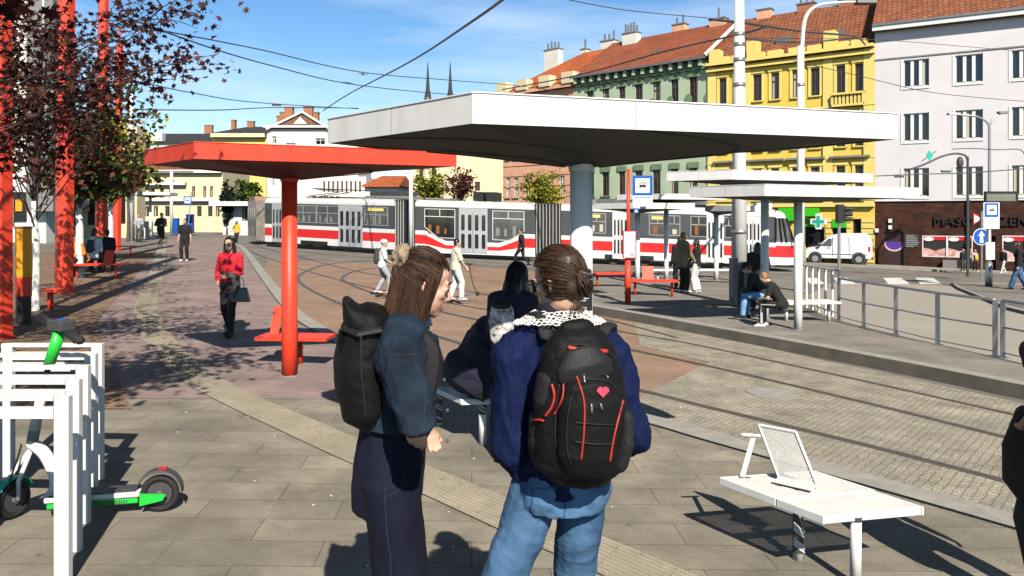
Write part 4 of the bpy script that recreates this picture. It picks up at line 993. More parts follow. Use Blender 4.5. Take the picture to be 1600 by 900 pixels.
# ------------------------------------------------------------------ trams
def tram():
    def base(px, S): y = F/S; x = (px-800)/F*y; return V((x, y, GA*x+GB*y-.09))
    secs = [(base(414, 24.9), base(617, 28.4)), (base(649, 28.9), base(836, 29.7)), (base(877, 29.9), base(1212, 31.3))]
    t = thing('tram', 'long red and white articulated tram crossing the square', 'tram', (secs[1][0]+secs[1][1])/2)
    HT = 3.02; W_ = 2.5
    class Sec:
        def __init__(s, a, b): s.a, s.b = a, b; s.L = (b-a).length; s.X = (b-a).normalized(); s.h = V((s.X.x, s.X.y, 0)).normalized(); s.n = V((s.h.y, -s.h.x, 0))
        def pt(s, u, v, z): return s.a+s.X*u+s.n*v+V((0, 0, z))
        def u(s, px): k = (px-800)/F; q = V((k, 1, 0)); a = V((s.a.x, s.a.y, 0)); tt = a.dot(s.n)/q.dot(s.n); return (q*tt-a).dot(s.h)
        def box(s, mb, u0, u1, v0, v1, z0, z1, m=0):
            b = [s.pt(u0, v0, z0), s.pt(u1, v0, z0), s.pt(u1, v1, z0), s.pt(u0, v1, z0)]; tt = [p+V((0, 0, z1-z0)) for p in b]
            if (b[1]-b[0]).cross(b[2]-b[0]).z < 0: b = b[::-1]; tt = tt[::-1]
            mb.hexa(b, tt, m); return mb
        def strip(s, mb, top, bot, v, m=0):        # top/bot: lists of (u,z), same length
            for i in range(len(top)-1):
                q = [bot[i], bot[i+1], top[i+1], top[i]]; a = [s.pt(u, v, z) for u, z in q]; b = [s.pt(u, v-.03, z) for u, z in q]
                if (a[1]-a[0]).cross(a[3]-a[0]).dot(s.n) < 0: a = a[::-1]; b = b[::-1]
                mb.hexa(b, a, m)
    SS = [Sec(a, b) for a, b in secs]
    Zw0, Zw1, Zr0 = 1.42, 1.20, .70              # white line, red band, white skirt
    dips = [None, (6.6, 7.6), None]
    for i, s in enumerate(SS):
        mb = MB(); s.box(mb, 0, s.L, -W_, -.04, .38, HT-.12)
        rr = [[s.pt(u, v, z) for v, z in ((-.0, HT-.14), (-.12, HT-.02), (-.5, HT+.06), (-W_+.5, HT+.06), (-W_+.1, HT-.02), (-W_, HT-.14))] for u in (0, s.L)]
        mb.rings(rr); s.box(mb, 0, s.L, -.04, -.0, HT-.30, HT-.14)
        body = mb.build('car_body', 'tram_white', t)
        mb = MB(); L = s.L
        if i == 1:
            d0, d1, d2, d3 = .55, 1.5, L-1.5, L-.75
            prof = lambda off: [(0, off), (d0, off), (d1+.2, off-.52), (d2-.4, off-.52), (d3+.15, off), (L, off)]
        else: prof = lambda off: [(0, off), (L, off)]
        doors = {0: [(426, 446), (530, 566)], 1: [(718, 761)], 2: [(958, 980), (1105, 1130), (1164, 1188)]}[i]
        dr = [(s.u(a), s.u(b)) for a, b in doors]
        s.strip(mb, prof(Zw0), prof(Zw1), .012); mb.build('white_line', 'tram_white', body)
        lo = [(u, max(Zr0 if i != 1 else .62, .0)) for u, z in prof(0)]
        mb = MB(); s.strip(mb, prof(Zw1-.002), [(u, .70 if i != 1 else (.70 if k in (0, 1, 4, 5) else .48)) for k, (u, z) in enumerate(prof(0))], .006); mb.build('red_band', 'tram_red', body)
        mb = MB(); s.strip(mb, [(u, .698 if i != 1 else (.698 if k in (0, 1, 4, 5) else .478)) for k, (u, z) in enumerate(prof(0))], [(u, .24 if i == 1 else .30) for u, z in prof(0)], .003); mb.build('skirt', 'tram_white', body)
        mb = MB(); s.strip(mb, [(u, HT-.30) for u, z in prof(0)], prof(Zw0+.002), .004); mb.build('window_band', 'tram_dark', body)
        wins = {0: [(455, 494), (496, 529), (570, 606)], 1: [(664, 711), (770, 819)], 2: [(918, 946), (1015, 1040), (1045, 1062), (1080, 1104), (1133, 1144)]}[i]
        for a, b in wins:
            a, b = s.u(a), s.u(b); z1 = HT-.42; z0 = 1.62 if i != 1 else 1.22
            mb = MB()
            if i == 1:
                left_ = a < L/2
                q = [(a, 1.62), (a+.75, 1.06), (b, 1.06), (b, z1), (a, z1)] if left_ else [(a, 1.06), (b-.8, 1.06), (b, 1.55), (b, z1), (a, z1)]
                p = [s.pt(u, .030, z) for u, z in q]
                mb.hexa([x-s.n*.02 for x in p], p, 1)
                for j in range(5): mb.tube([p[j], p[(j+1) % 5]], .022, 4)
            else:
                s.box(mb, a, b, .01, .022, z0, z1, 1)
                for u0, u1, y0, y1 in ((a-.03, b+.03, z1, z1+.03), (a-.03, b+.03, z0-.03, z0), (a-.03, a, z0, z1), (b, b+.03, z0, z1)): s.box(mb, u0, u1, .01, .03, y0, y1)
            zz = z1-.42; s.box(mb, a, b, .031, .042, zz, zz+.035); s.box(mb, (a+b)/2-.018, (a+b)/2+.018, .031, .042, zz if b-a < 1.3 or i == 1 else z0, z1)
            o = mb.build('window', ['frame_white' if i == 1 else 'tram_grey', 'glass_dark' if random.random() < .6 else 'glass_mid'], body)
            mb = MB()                              # seats and hand rails behind the glass, seen as pale shapes
            for k in range(int((b-a)/.45)): u_ = a+.18+k*.45; s.box(mb, u_, u_+.12+random.random()*.1, .0225 if i != 1 else .031, .026 if i != 1 else .034, z0+.06, z0+.30+random.random()*.3)
            mb.build('seat_row', random.choice(['grey_paint', 'stone_grey', 'brown_panel', 'curtain']), o)
        for a, b in dr:
            mb = MB(); s.box(mb, a-.03, b+.03, .0, .028, .32, HT-.32, 0); w2 = (b-a)/4
            for k in range(4):
                for z0, z1 in ((.55, 1.32), (1.5, 2.35)):
                    u0, u1 = a+w2*k+w2*.25, a+w2*(k+1)-w2*.22
                    p = [s.pt(u, .0305, z) for u, z in ((u0+.03, z0), (u1-.03, z0), (u1, z0+.07), (u1, z1-.07), (u1-.03, z1), (u0+.03, z1), (u0, z1-.07), (u0, z0+.07))]
                    mb.hexa([x-s.n*.02 for x in p], p, 1)
            s.box(mb, (a+b)/2-.012, (a+b)/2+.012, .0285, .033, .35, 2.5, 2)
            mb.build('door', ['tram_grey' if i < 2 else 'tram_white', 'glass_dark', 'ink'], body)
        mb = MB(); s.box(mb, .4, s.L-.4, -W_+.1, -.15, .26, .38); mb.build('underframe', 'black', body)
        if i != 1:
            mb = MB(); nU = s.u(490) if i == 0 else L*.27
            for uu in ((s.u(478), s.u(505)) if i == 0 else (L*.25, L*.25+1.6, L*.78, L*.78+1.6)):
                mb.tube([s.pt(uu, -.2, .33), s.pt(uu, -.32, .33)], .32, 20)
            mb.build('wheel', 'bogie', t)
            mb = MB(); a_, b_ = (s.u(470), s.u(512)) if i == 0 else (L*.21, L*.21+2.5); s.box(mb, a_, b_, .004, .012, .28, .52); mb.build('bogie_recess', 'black', t)
    for i, (p, q) in enumerate(((SS[0], SS[1]), (SS[1], SS[2]))):
        a0, b0 = p.pt(p.L, 0, 0), q.pt(0, 0, 0); a1, b1 = p.pt(p.L, -W_, 0), q.pt(0, -W_, 0); mb = MB(); n = 16
        rs = []
        for k in range(n+1):
            s = k/n; f_ = a0.lerp(b0, s); g = a1.lerp(b1, s); d = (f_-g).normalized(); o = .035 if k % 2 else -.05
            rs.append([f_+d*o+V((0, 0, .42)), f_+d*o+V((0, 0, HT+.02)), g-d*o+V((0, 0, HT+.02)), g-d*o+V((0, 0, .42))])
        mb.rings(rs); bl = mb.build('bellows', 'bellows', t)
        mb = MB()
        for k in range(1, n, 2):
            s = k/n; f_ = a0.lerp(b0, s)+p.n*.045; mb.tube([f_+V((0, 0, .42)), f_+V((0, 0, HT))], .022, 5)
        mb.build('bellows_rib', 'bellows_edge', bl)
        mb = MB(); c = (a0+b0)/2; X = (b0-a0).normalized()
        for s in (-.75, .15, .75): mb.tube([c+X*s+V((0, 0, .33))-p.n*.05, c+X*s+V((0, 0, .33))-p.n*.25], .33, 18)
        mb.box(c+V((0, 0, .42))-p.n*.3, (1.9, .3, .2), math.atan2(X.y, X.x)); mb.build('bogie', 'bogie', t)
        mb = MB(); mb.tube([p.pt(p.L, .0, HT+.0), q.pt(0, .0, HT+.0)], .05, 6); mb.build('articulation_cover', 'bellows', t)
    # front of the last section: sloping nose with windscreen
    s = SS[2]; L = s.L
    def ringz(z, du): return [s.pt(L, 0, z), s.pt(L+du*.55, -.05, z), s.pt(L+du, -.55, z), s.pt(L+du, -W_+.55, z), s.pt(L+du*.55, -W_+.05, z), s.pt(L, -W_, z)]
    mb = MB(); mb.rings([ringz(.30, 1.0), ringz(.70, 1.05)]); mb.build('nose', 'tram_white', t)
    mb = MB(); mb.rings([ringz(.702, 1.05), ringz(1.28, 1.0)]); mb.build('nose_band', 'tram_red', t)
    mb = MB(); mb.rings([ringz(1.282, 1.0), ringz(1.46, .97)]); mb.build('nose_line', 'tram_white', t)
    mb = MB(); mb.rings([ringz(1.462, .97), ringz(2.66, .6)]); wsn = mb.build('windscreen', 'glass_mid', t)
    mb = MB(); 
    for z0, z1, d0, d1 in ((1.462, 2.66, .97, .6),):
        for f_ in (.0, .55, 1): mb.tube([ringz(z0, d0)[0].lerp(ringz(z0, d0)[1], f_)+s.n*.02, ringz(z1, d1)[0].lerp(ringz(z1, d1)[1], f_)+s.n*.02], .05, 5)
        mb.tube([ringz(z0, d0)[2]+s.n*.02, ringz(z1, d1)[2]+s.n*.02], .06, 5)
    mb.build('windscreen_pillar', 'black', wsn)
    mb = MB(); mb.rings([ringz(2.662, .6), ringz(2.9, .5), ringz(3.02, .3)]); mb.build('nose_roof', 'tram_white', t)
    MB().tube([s.pt(L+.95, -.4, 2.4), s.pt(L+1.1, .15, 2.2), s.pt(L+1.1, .18, 1.75)], [.03, .03, .08], 6).build('mirror', 'black', t)
    mb = MB(); mb.rings([[p+V((0, 0, 0)) for p in ringz(.2, 1.1)], ringz(.32, 1.12)]); mb.build('bumper', 'black', t)
    for v_ in (-.5, -2.0): MB().ell(s.pt(L+1.03, v_, .95), (.1, .1, .1)).build('headlight', 'sign_white', t)
    for k_, a_, b_ in ((0, 575, 600), (2, 920, 938), (2, 1018, 1036)):
        s_ = SS[k_]; mb = MB(); s_.box(mb, s_.u(a_), s_.u(b_), .032, .045, HT-.62, HT-.46); mb.build('route_display', 'plaster_yellow_light', t)
    # roof equipment
    def rbx(sec, a, b, h, v0, v1, m, nm='roof_unit'): mb = MB(); sec.box(mb, sec.u(a), sec.u(b), v0, v1, HT+.08, HT+.08+h); return mb.build(nm, m, t, bevel=.03)
    rbx(SS[0], 566, 616, .42, -2.0, -.6, 'dark_grey'); rbx(SS[0], 560, 620, .16, -2.1, -.5, 'grey_paint', 'roof_rack'); rbx(SS[1], 736, 752, .5, -1.9, -.5, 'black'); rbx(SS[1], 756, 774, .5, -1.9, -.5, 'black'); rbx(SS[1], 660, 700, .1, -2, -.5, 'grey_paint')
    rbx(SS[2], 890, 930, .2, -1.9, -.6, 'grey_paint'); rbx(SS[2], 1185, 1210, .3, -1.9, -.6, 'tram_white', 'roof_fairing')
    s0 = SS[0]; mb = MB(); a, b = s0.u(470), s0.u(545); z = HT+.2
    for v_ in (-.7, -1.6):
        mb.tube([s0.pt(a, v_, z), s0.pt((a+b)/2+.5, v_, z+.22), s0.pt(a+.5, v_, z+.42), s0.pt(b, v_, z+.36)], .03, 5)
        mb.tube([s0.pt(a-.3, v_, z-.08), s0.pt(b, v_, z-.08)], .04, 5)
    mb.tube([s0.pt(a+.6, -.4, z+.44), s0.pt(a+.6, -1.9, z+.44)], .03, 5)
    for k in range(5): mb.box(s0.pt(a+.5*k, -1.1, z-.08), (.14, .5, .14), 0)
    mb.build('pantograph', 'dark_grey', t)
    return SS
SS = tram()
def old_tram():
    y = 52.5; x0, x1 = (387-800)/F*y, (417-800)/F*y; g = GA*x0+GB*y-.09; X = V((.74, -.3, 0)); d = V((x1-x0, -2.2, 0)); n = V((d.y, -d.x, 0)).normalized()
    t = thing('tram', 'older pale tram half hidden behind the far end of the red and white one', 'tram', (x0, y, g))
    a = V((x0, y, g)); b = a+d*1.0; back = -n*6 if n.y < 0 else n*6
    back = V((2.2, 6, 0))
    z = lambda h: V((0, 0, h))
    MB().hexa([a+z(.25), b+z(.25), b+back+z(.25), a+back+z(.25)], [a+z(2.85), b+z(2.85), b+back+z(2.85), a+back+z(2.85)]).build('car_body', mat('old_tram', (.42, .36, .31), .5, var=.25, vs=2), t)
    nn = V((d.y, -d.x, 0)).normalized(); nn = nn if nn.y < 0 else -nn
    for k in range(4):
        p = a+d*(.08+k*.24); q = a+d*(.25+k*.24)
        MB().hexa([p+z(.6 if k % 2 else 1.25), q+z(.6 if k % 2 else 1.25), q+z(.6 if k % 2 else 1.25)+nn*.03, p+z(.6 if k % 2 else 1.25)+nn*.03][::-1], [p+z(2.4), q+z(2.4), q+z(2.4)+nn*.03, p+z(2.4)+nn*.03][::-1]).build('window', 'glass_mid', t)
    MB().hexa([a+z(2.85)+d*.1, b+z(2.85)-d*.1, b+back*.8+z(2.85), a+back*.8+z(2.85)], [a+z(3.15)+d*.2, b+z(3.15)-d*.2, b+back*.8+z(3.15), a+back*.8+z(3.15)]).build('roof', mat('old_roof', (.4, .25, .17), .7), t)
old_tram()

# ------------------------------------------------------------------ van
def van():
    b = GP(1310, 412.5); S = F/b.y; t = thing('van', 'white delivery van parked in front of the yellow building', 'van', b)
    X = V((.93, -.36, 0)).normalized(); k = (1355-1258)/S/X.x*.93; Lv = k; n = V((X.y, -X.x, 0)); n = n if n.y < 0 else -n
    a = b-X*Lv/2; P = lambda u, v, z: a+X*u*Lv-n*v+V((0, 0, z-.02*u))
    prof = [(0, .35), (0, .85), (.035, 1.0), (.20, 1.12), (.34, 1.72), (.40, 1.82), (.52, 1.98), (.90, 2.0), (.975, 1.85), (1.0, 1.2), (1.0, .35)]
    mb = MB(); sc_ = .95
    mb.rings([[P(u, v*1.0, z*sc_) for u, z in prof] for v in (0.0, .12, 1.6, 1.75)][0:0] or [[P(u, 0.06 if z > 1.3 else 0, z*sc_) for u, z in prof], [P(u, 1.69 if z > 1.3 else 1.75, z*sc_) for u, z in prof]])
    body = mb.build('body', mat('van_white', (.82, .82, .82), .3, var=.03, coat=.5), t, bevel=.05)
    q = [(.225, 1.16), (.36, 1.14), (.40, 1.16), (.40, 1.62), (.36, 1.66)]
    w = MB().hexa([P(u, .02, z*sc_) for u, z in q], [P(u, -.012, z*sc_) for u, z in q]).build('window', 'glass_mid', body)
    for x0, x1, z0, z1, nm, m in ((.415, .422, .5, 1.75, 'door_seam', 'grey_paint'), (.66, .664, .5, 1.75, 'door_seam', 'grey_paint'), (.10, .92, .62, .66, 'side_trim', 'dark_grey'), (.33, .38, 1.02, 1.06, 'door_handle', 'dark_grey'), (.94, .97, .85, 1.15, 'tail_light', 'sign_red'), (.985, 1.012, .32, .5, 'bumper', 'dark_grey')):
        MB().hexa([P(x0, .01, z0*sc_), P(x1, .01, z0*sc_), P(x1, -.015, z0*sc_), P(x0, -.015, z0*sc_)], [P(x0, .01, z1*sc_), P(x1, .01, z1*sc_), P(x1, -.015, z1*sc_), P(x0, -.015, z1*sc_)]).build(nm, m, t)
    MB().ell(P(.215, -.14, 1.2), (.12, .1, .14)).build('mirror', 'dark_grey', t)
    for u in (.15, .80):
        ar = MB(); ar.tube([P(u, .05, .36), P(u, -.012, .36)], .40, 24); ar.build('wheel_arch', 'dark_grey', t)
        wv = MB().tube([P(u, .2, .32), P(u, -.03, .32)], .32, 24).build('wheel', 'rubber', t); MB().tube([P(u, .2, .32), P(u, -.04, .32)], .19, 12).build('rim', 'galv', wv)
van()
# ------------------------------------------------------------------ masts, signs, wires
def hexmast(label, px, base, w, ztop, taper=.92, spike=None, lean=0):
    g = GP(px, base); t = thing('red_mast', label, 'mast', g, 0, 'red masts in the tree row')
    top = V((g.x+lean, g.y, ztop))
    MB().tube([g-V((0, 0, .05)), top], [w/2, w/2*taper], 6, phase=.5).build('shaft', 'red_paint', t)
    MB().tube([g, g+V((0, 0, .04))], w*.62, 6, phase=.5).build('base_plate', 'red_dark', t)
    if spike: MB().tube([top, top+V((0, 0, spike))], .06, 6).build('tip', mat('mast_pink', (.6, .12, .12), .5), t)
hexmast('thick red mast cut by the left edge of the photo', -1, 530, .36, 13, .95)
hexmast('thick red mast in the gravel beside the small red bench', 100, 458, .40, 13, .9, lean=.1)
hexmast('third red mast from the left, between two whitewashed trunks', 157, 408, .42, 13, .85, lean=.15)
g = GP(181, 392); hexmast('thin topped red mast, the farthest of the row', 181, 392, .44, CH+(HZ-70)/F*g.y, .7, spike=(70-42)/F*g.y, lean=.18)
def pole(name, label, px, base, w_px, ytop, m='white_paint', c=0, cat='pole', group=None, taper=.75, bands=()):
    g = GP(px, base, c); w = w_px/F*g.y/2; zt = CH+(HZ-ytop)/F*g.y
    t = thing(name, label, cat, g, 0, group)
    MB().tube([g-V((0, 0, .05)), V((g.x, g.y, zt))], [w, w*taper], 20).build('shaft', m, t, smooth=True)
    MB().tube([g, g+V((0, 0, .06))], w*1.3, 16).build('base_collar', 'grey_paint', t)
    for py in bands:
        z = CH+(HZ-py)/F*g.y; k = 1-(1-taper)*(z-g.z)/(zt-g.z); MB().tube([V((g.x, g.y, z-.05)), V((g.x, g.y, z+.05))], w*k*1.06, 20).build('clamp', 'galv', t, smooth=True)
    return t, g, zt
wm, wg, wz = pole('catenary_mast', 'thick white catenary mast rising between the platform canopies', 1155, 476, 26, -60, c=PC, bands=(54, 94, 133, 362, 70), taper=.52)
lm, lg, lz = pole('lamp_post', 'slim white lamp post with a curved arm over the yellow house', 1251, 455, 13, 72, c=PC, taper=.8, bands=(133,))
arm = spline([AT(1253, 72, lg.y), AT(1258, 30, lg.y), AT(1275, 10, lg.y), AT(1310, 4, lg.y), AT(1345, 3, lg.y)], 6)
MB().tube(arm, [.07-.0015*i for i in range(len(arm))], 8).build('arm', 'white_paint', lm)
MB().box(AT(1352, 3, lg.y), (.6, .3, .12)).build('lamp_head', 'grey_paint', lm)
pole('catenary_mast', 'plain white mast standing near the man in grey on the left', 205, 378, 10.5, 146, taper=.6)
pole('street_pole', 'slim white pole left of the blue bin', 268, 366, 5, 268, taper=.9)
pole('street_pole', 'white pole between the cream villa and the fir tree', 341, 361, 5, 262, taper=.9)
pole('street_pole', 'thin white pole with a sign board between the two far poles', 313, 360, 3, 272, taper=.9)
pole('lamp_post', 'thin pole rising behind the far end of the long tram', 398, 330, 3, 283, taper=.9) if 0 else None
pole('catenary_mast', 'slim white mast seen above the tram roof under the red canopy tip', 642, 400, 6, 250, taper=.95)
cwp = pole('cabinet', 'white square control cabinet far away left of the fir tree', 333, 358, 1, 350)[0] if 0 else None

def arrowp(o, ux, uz, pts): return [o+ux*a+uz*b for a, b in pts]
Zv = V((0, 0, 1)); Xv = V((1, 0, 0))
def stop_face(par, c, w, n=V((0, -1, 0)), x=Xv):
    """blue square with a white field and tram pictogram"""
    def q(a, b, c_, d, off, m, nm):
        p = [c+x*a+Zv*c_, c+x*b+Zv*c_, c+x*b+Zv*d, c+x*a+Zv*d]; MB().hexa([k+n*(off-.012) for k in p], [k+n*off for k in p]).build(nm, m, par)
    q(-w/2, w/2, -w/2, w/2, .0, 'sign_blue', 'blue_plate'); q(-w*.36, w*.36, -w*.36, w*.36, .004, 'sign_white', 'white_field')
    mb = MB(); s = w
    pts = [(-.17, -.02), (-.15, -.10), (-.08, -.11), (-.06, -.07), (.06, -.07), (.08, -.11), (.15, -.10), (.17, -.02), (.14, .05), (-.14, .05)]
    mb.poly([c+x*a*s+Zv*b*s+n*.009 for a, b in pts])
    arc = [c+x*(.16*s*math.cos(k*math.pi/8))+Zv*(.08*s*math.sin(k*math.pi/8)+.07*s)+n*.009 for k in range(9)]
    mb.tube(arc, .012*s*1.6, 4); mb.build('tram_pictogram', 'ink', par)
def sign_notice(par, c, w, h, frame='sign_red', rows=5):
    MB().box(c, (w, .05, h)).build('notice_frame', frame, par); MB().box(c+V((0, -.028, 0)), (w*.84, .01, h*.93)).build('notice_sheet', 'sign_white', par)
    mb = MB()
    for k in range(rows):
        for j in range(2): MB().box(c+V((-w*.18+j*w*.36+random.uniform(-.01, .01), -.036, h*.38-k*h*.77/rows)), (w*random.uniform(.2, .3), .003, .008)).build('timetable_line', 'ink_soft', par)
    mb.box(c+V((w*.18, -.036, -h*.36)), (w*.3, .003, h*.09)); mb.build('transit_map', 'ink_soft', par)
# red stop post on the platform
g = GP(981, 474, PC); t = thing('stop_post', 'red tram stop post with a blue pictogram sign and framed notices', 'stop sign', g); Y_ = g.y
MB().tube([g-Zv*.03, AT(981, 404, Y_)], .072, 20).build('lower_tube', 'red_paint', t, smooth=True)
MB().tube([AT(981, 404, Y_), AT(982, 264, Y_)], .043, 16).build('upper_tube', 'red_paint', t, smooth=True)
c = AT(1004, 290, Y_-.06); w_ = 31/F*Y_; stop_face(t, c, w_)
pl = AT(1004, 314, Y_-.06); MB().box(pl, (w_, .02, .26)).build('name_plate', 'sign_white', t)
mb = MB(); mb.box(pl+V((0, -.012, .09)), (.22, .004, .015)); mb.box(pl+V((-.15, -.012, .09)), (.07, .004, .02)); mb.box(pl+V((.15, -.012, .09)), (.07, .004, .02)); mb.build('plate_text', 'sign_blue', t)
sign_notice(t, AT(983.5, 382, Y_-.09), 21/F*Y_, 43/F*Y_)
c = AT(994, 329, Y_-.07); MB().box(c, (.12, .02, .12)).build('small_sign', 'sign_blue', t); MB().add([c+V((-.04, -.012, -.04)), c+V((.04, -.012, -.04)), c+V((0, -.012, .045))], [(0, 1, 2)]).build('small_sign_mark', 'sign_white', t)
# stop post at the right
g = GP(1545, 448); t = thing('stop_post', 'grey stop post at the right with a pictogram sign and a dark display board', 'stop sign', g); Y_ = g.y
MB().tube([g, AT(1545, 345, Y_)], .085, 14).build('shaft', 'galv', t, smooth=True); MB().tube([g, AT(1545, 410, Y_)], .13, 14).build('lower_sleeve', 'galv', t, smooth=True)
c = AT(1549, 332, Y_-.12); MB().box(AT(1549, 337, Y_-.1), (25/F*Y_, .02, 41/F*Y_)).build('sign_plate', 'sign_white', t); stop_face(t, AT(1549.5, 328, Y_-.13), 21/F*Y_)
MB().box(AT(1547, 392, Y_-.12), (14/F*Y_, .04, 27/F*Y_)).build('timetable_case', 'sign_white', t)
for k in range(7): MB().box(AT(1547, 383+k*3, Y_-.145), (.2, .004, .015)).build('timetable_line', 'ink_soft', t)
MB().box(AT(1564, 307.5, Y_-.05), (51/F*Y_, .12, 17/F*Y_)).build('display_case', 'black', t); MB().box(AT(1564, 308.5, Y_-.12), (45/F*Y_, .02, 11/F*Y_)).build('display_screen', mat('screen_grey', (.18, .19, .14), .4), t)
MB().tube([AT(1545, 348, Y_), AT(1545, 300, Y_)], .05, 8).build('display_post', 'dark_grey', t)
# blue round arrow sign + triangular give way sign
g = GP(1534, 437); t = thing('road_sign', 'round blue road sign with a white upward arrow', 'road sign', g); Y_ = g.y
MB().tube([g, AT(1534, 330, Y_)], .04, 10).build('shaft', 'galv', t)
c = AT(1533, 370, Y_-.06); r_ = 13.2/F*Y_
MB().tube([c, c+V((0, -.02, 0))], r_, 32).build('disc', 'sign_white', t); MB().tube([c+V((0, -.02, 0)), c+V((0, -.028, 0))], r_*.91, 32).build('blue_face', 'sign_blue', t)
MB().poly([c+V((a*r_, -.034, b*r_)) for a, b in ((-.22, -.72), (.22, -.72), (.16, .1), (.42, .1), (0, .72), (-.42, .1), (-.16, .1))][::1]).build('arrow', 'sign_white', t)
c = AT(1525, 343, Y_+.1); s_ = 17/F*Y_; rot = M.Rotation(R(28), 3, 'Y')
tri = [rot@V((x*s_*.55, 0, z*s_*.55)) for x, z in ((-1, .8), (1, .8), (0, -1))]
ty = MB(); ty.hexa([c+p for p in tri], [c+p-V((0, .02, 0)) for p in tri]); tw = MB(); ty.hexa([c+p*.68-V((0, .021, 0)) for p in tri], [c+p*.68-V((0, .026, 0)) for p in tri], 1); to = single('road_sign', ty, ['sign_red', 'sign_white'], 'tilted red and white triangular give way sign above the blue arrow sign', 'road sign')
# far left signs
g = GP(293, 367); t = thing('stop_post', 'far small blue and white stop sign above the man in black', 'stop sign', g); Y_ = g.y
MB().tube([g, AT(299, 300, Y_)], .04, 8).build('shaft', 'galv', t); stop_face(t, AT(293, 313, Y_-.1), 12.5/F*Y_)
g = GP(354, 364); t = thing('road_sign', 'small round blue sign beside the woman in the yellow jacket', 'road sign', g); Y_ = g.y
MB().tube([g, AT(354, 350, Y_)], .04, 8).build('shaft', 'galv', t); c = AT(354.5, 347.5, Y_-.06)
MB().tube([c, c+V((0, -.02, 0))], 4.6/F*Y_, 20).build('disc', 'sign_blue', t); MB().hexa([c+V((-.09, -.025, -.12)), c+V((-.05, -.025, -.15)), c+V((.11, -.025, .10)), c+V((.07, -.025, .13))], [c+V((-.09, -.03, -.12)), c+V((-.05, -.03, -.15)), c+V((.11, -.03, .10)), c+V((.07, -.03, .13))]).build('bar', 'sign_white', t)
# traffic light
g = GP(1311, 447); t = thing('traffic_light', 'black traffic light on a thin grey pole in front of the white van', 'traffic light', g); Y_ = g.y
MB().tube([g, AT(1311, 345, Y_)], .055, 10).build('shaft', 'galv', t)
MB().box(AT(1312, 334, Y_), (.22, .25, .68)).build('signal_head', 'black', t)
for k in range(3): MB().tube([AT(1316, 326+k*8, Y_)+V((.05, -.05, 0)), AT(1316, 326+k*8, Y_)+V((.33, -.1, -.02))], [.10, .07], 10).build('visor', 'black', t)
# lamps at right
g = GP(1546, 432); Y_ = 40; t = thing('lamp_post', 'tall grey lamp post with two arms before the white building', 'lamp post', (AT(1546, 338, 40).x, 40, gz(30, 40))) 
MB().tube([AT(1546, 430, 40), AT(1546, 200, 40)], [.10, .07], 10).build('shaft', 'galv', t)
for a in ([(1546, 200), (1541, 190), (1525, 182), (1504, 180), (1492, 178)], [(1546, 200), (1549, 190), (1556, 181), (1568, 176)]):
    MB().tube(spline([AT(x, y, 40) for x, y in a], 6), .05, 8).build('arm', 'galv', t)
MB().box(AT(1490, 178, 40), (.6, .25, .1)).build('lamp_head', 'off_white', t); MB().box(AT(1567, 176, 40), (.5, .25, .12), 0).build('lamp_head', 'grey_paint', t)
Y_ = 34; t = thing('catenary_mast', 'dark mast with a long swan neck arm carrying the overhead line', 'mast', (AT(1512, 338, 34).x, 34, gz(20, 34)))
MB().tube([AT(1512, 432, 34), AT(1512, 245, 34)], [.06, .05], 10).build('shaft', 'dark_grey', t)
MB().tube(spline([AT(1512, 252, 34), AT(1508, 243, 34), AT(1492, 240, 34), AT(1470, 245, 34), AT(1446, 256, 34), AT(1424, 264, 34)], 6), .045, 8).build('arm', 'dark_grey', t)
MB().ell(AT(1500, 254, 34), (.15, .12, .27)).build('lamp_head', 'dark_grey', t)
mb = MB(); c = AT(1452, 243, 34); mb.hexa([c+V((-.16, 0, 0)), c+V((0, 0, -.24)), c+V((.16, 0, 0)), c+V((0, 0, .24))], [c+V((-.16, -.02, 0)), c+V((0, -.02, -.24)), c+V((.16, -.02, 0)), c+V((0, -.02, .24))]); mb.build('green_tag', 'teal', t)
MB().tube([AT(1440, 252, 34), AT(1463, 236, 34)], .02, 6).build('tag_rod', 'dark_grey', t)
# overhead wires
def wire(label, pts, r=.018, m='dark_grey', sag=True):
    p = spline([AT(*a) for a in pts], 6)
    mb = MB().tube(p, r, 5); return single('overhead_wire', mb, m, label, 'wire', 'overhead wires over the square')
wire('thick dark cable falling from the top of the photo to the gabled house', [(800, -12, 14), (740, 32, 19), (640, 97, 30), (545, 147, 44), (505, 173, 52)], .035)
wire('thin wire in the sky crossing the thick cable at its middle', [(200, 38, 20), (400, 76, 27), (560, 112, 34), (700, 125, 42), (800, 133, 50), (870, 142, 56)], .022)
wire('thin wire in the sky running below its neighbour to the spires', [(200, 28, 17), (330, 75, 22), (430, 104, 27), (540, 130, 34), (660, 144, 42), (745, 150, 50)], .022)
wire('level wire starting at the left white mast', [(211, 171, 36), (340, 172, 42), (430, 168, 50), (560, 169, 60)], .03)
wire('faint wire left of the gabled house, sloping down to the right', [(205, 125, 30), (300, 145, 36), (400, 160, 44), (560, 170, 58)], .025)
wire('wire along the roofs of the salmon and green houses', [(785, 140, 40), (900, 118, 34), (1040, 80, 27), (1162, 52, 21), (1200, 40, 19)], .03)
wire('dark double cable between the wide white mast and the white building', [(1108, 30, 21), (1162, 36, 22), (1260, 50, 26), (1335, 57, 32), (1352, 70, 36)], .04)
wire('lower dark cable from the wide white mast to the yellow house', [(1160, 56, 21), (1180, 62, 22), (1260, 66, 26), (1330, 60, 32), (1348, 62, 36)], .03)
wire('thin wire high in the sky reaching the chimneys of the green house', [(870, -4, 16), (980, 16, 19), (1105, 28, 21)], .012)
wire('long thin wire across the white building between its upper windows', [(1160, 60, 22), (1368, 62, 30), (1500, 72, 30), (1620, 82, 30)], .012)
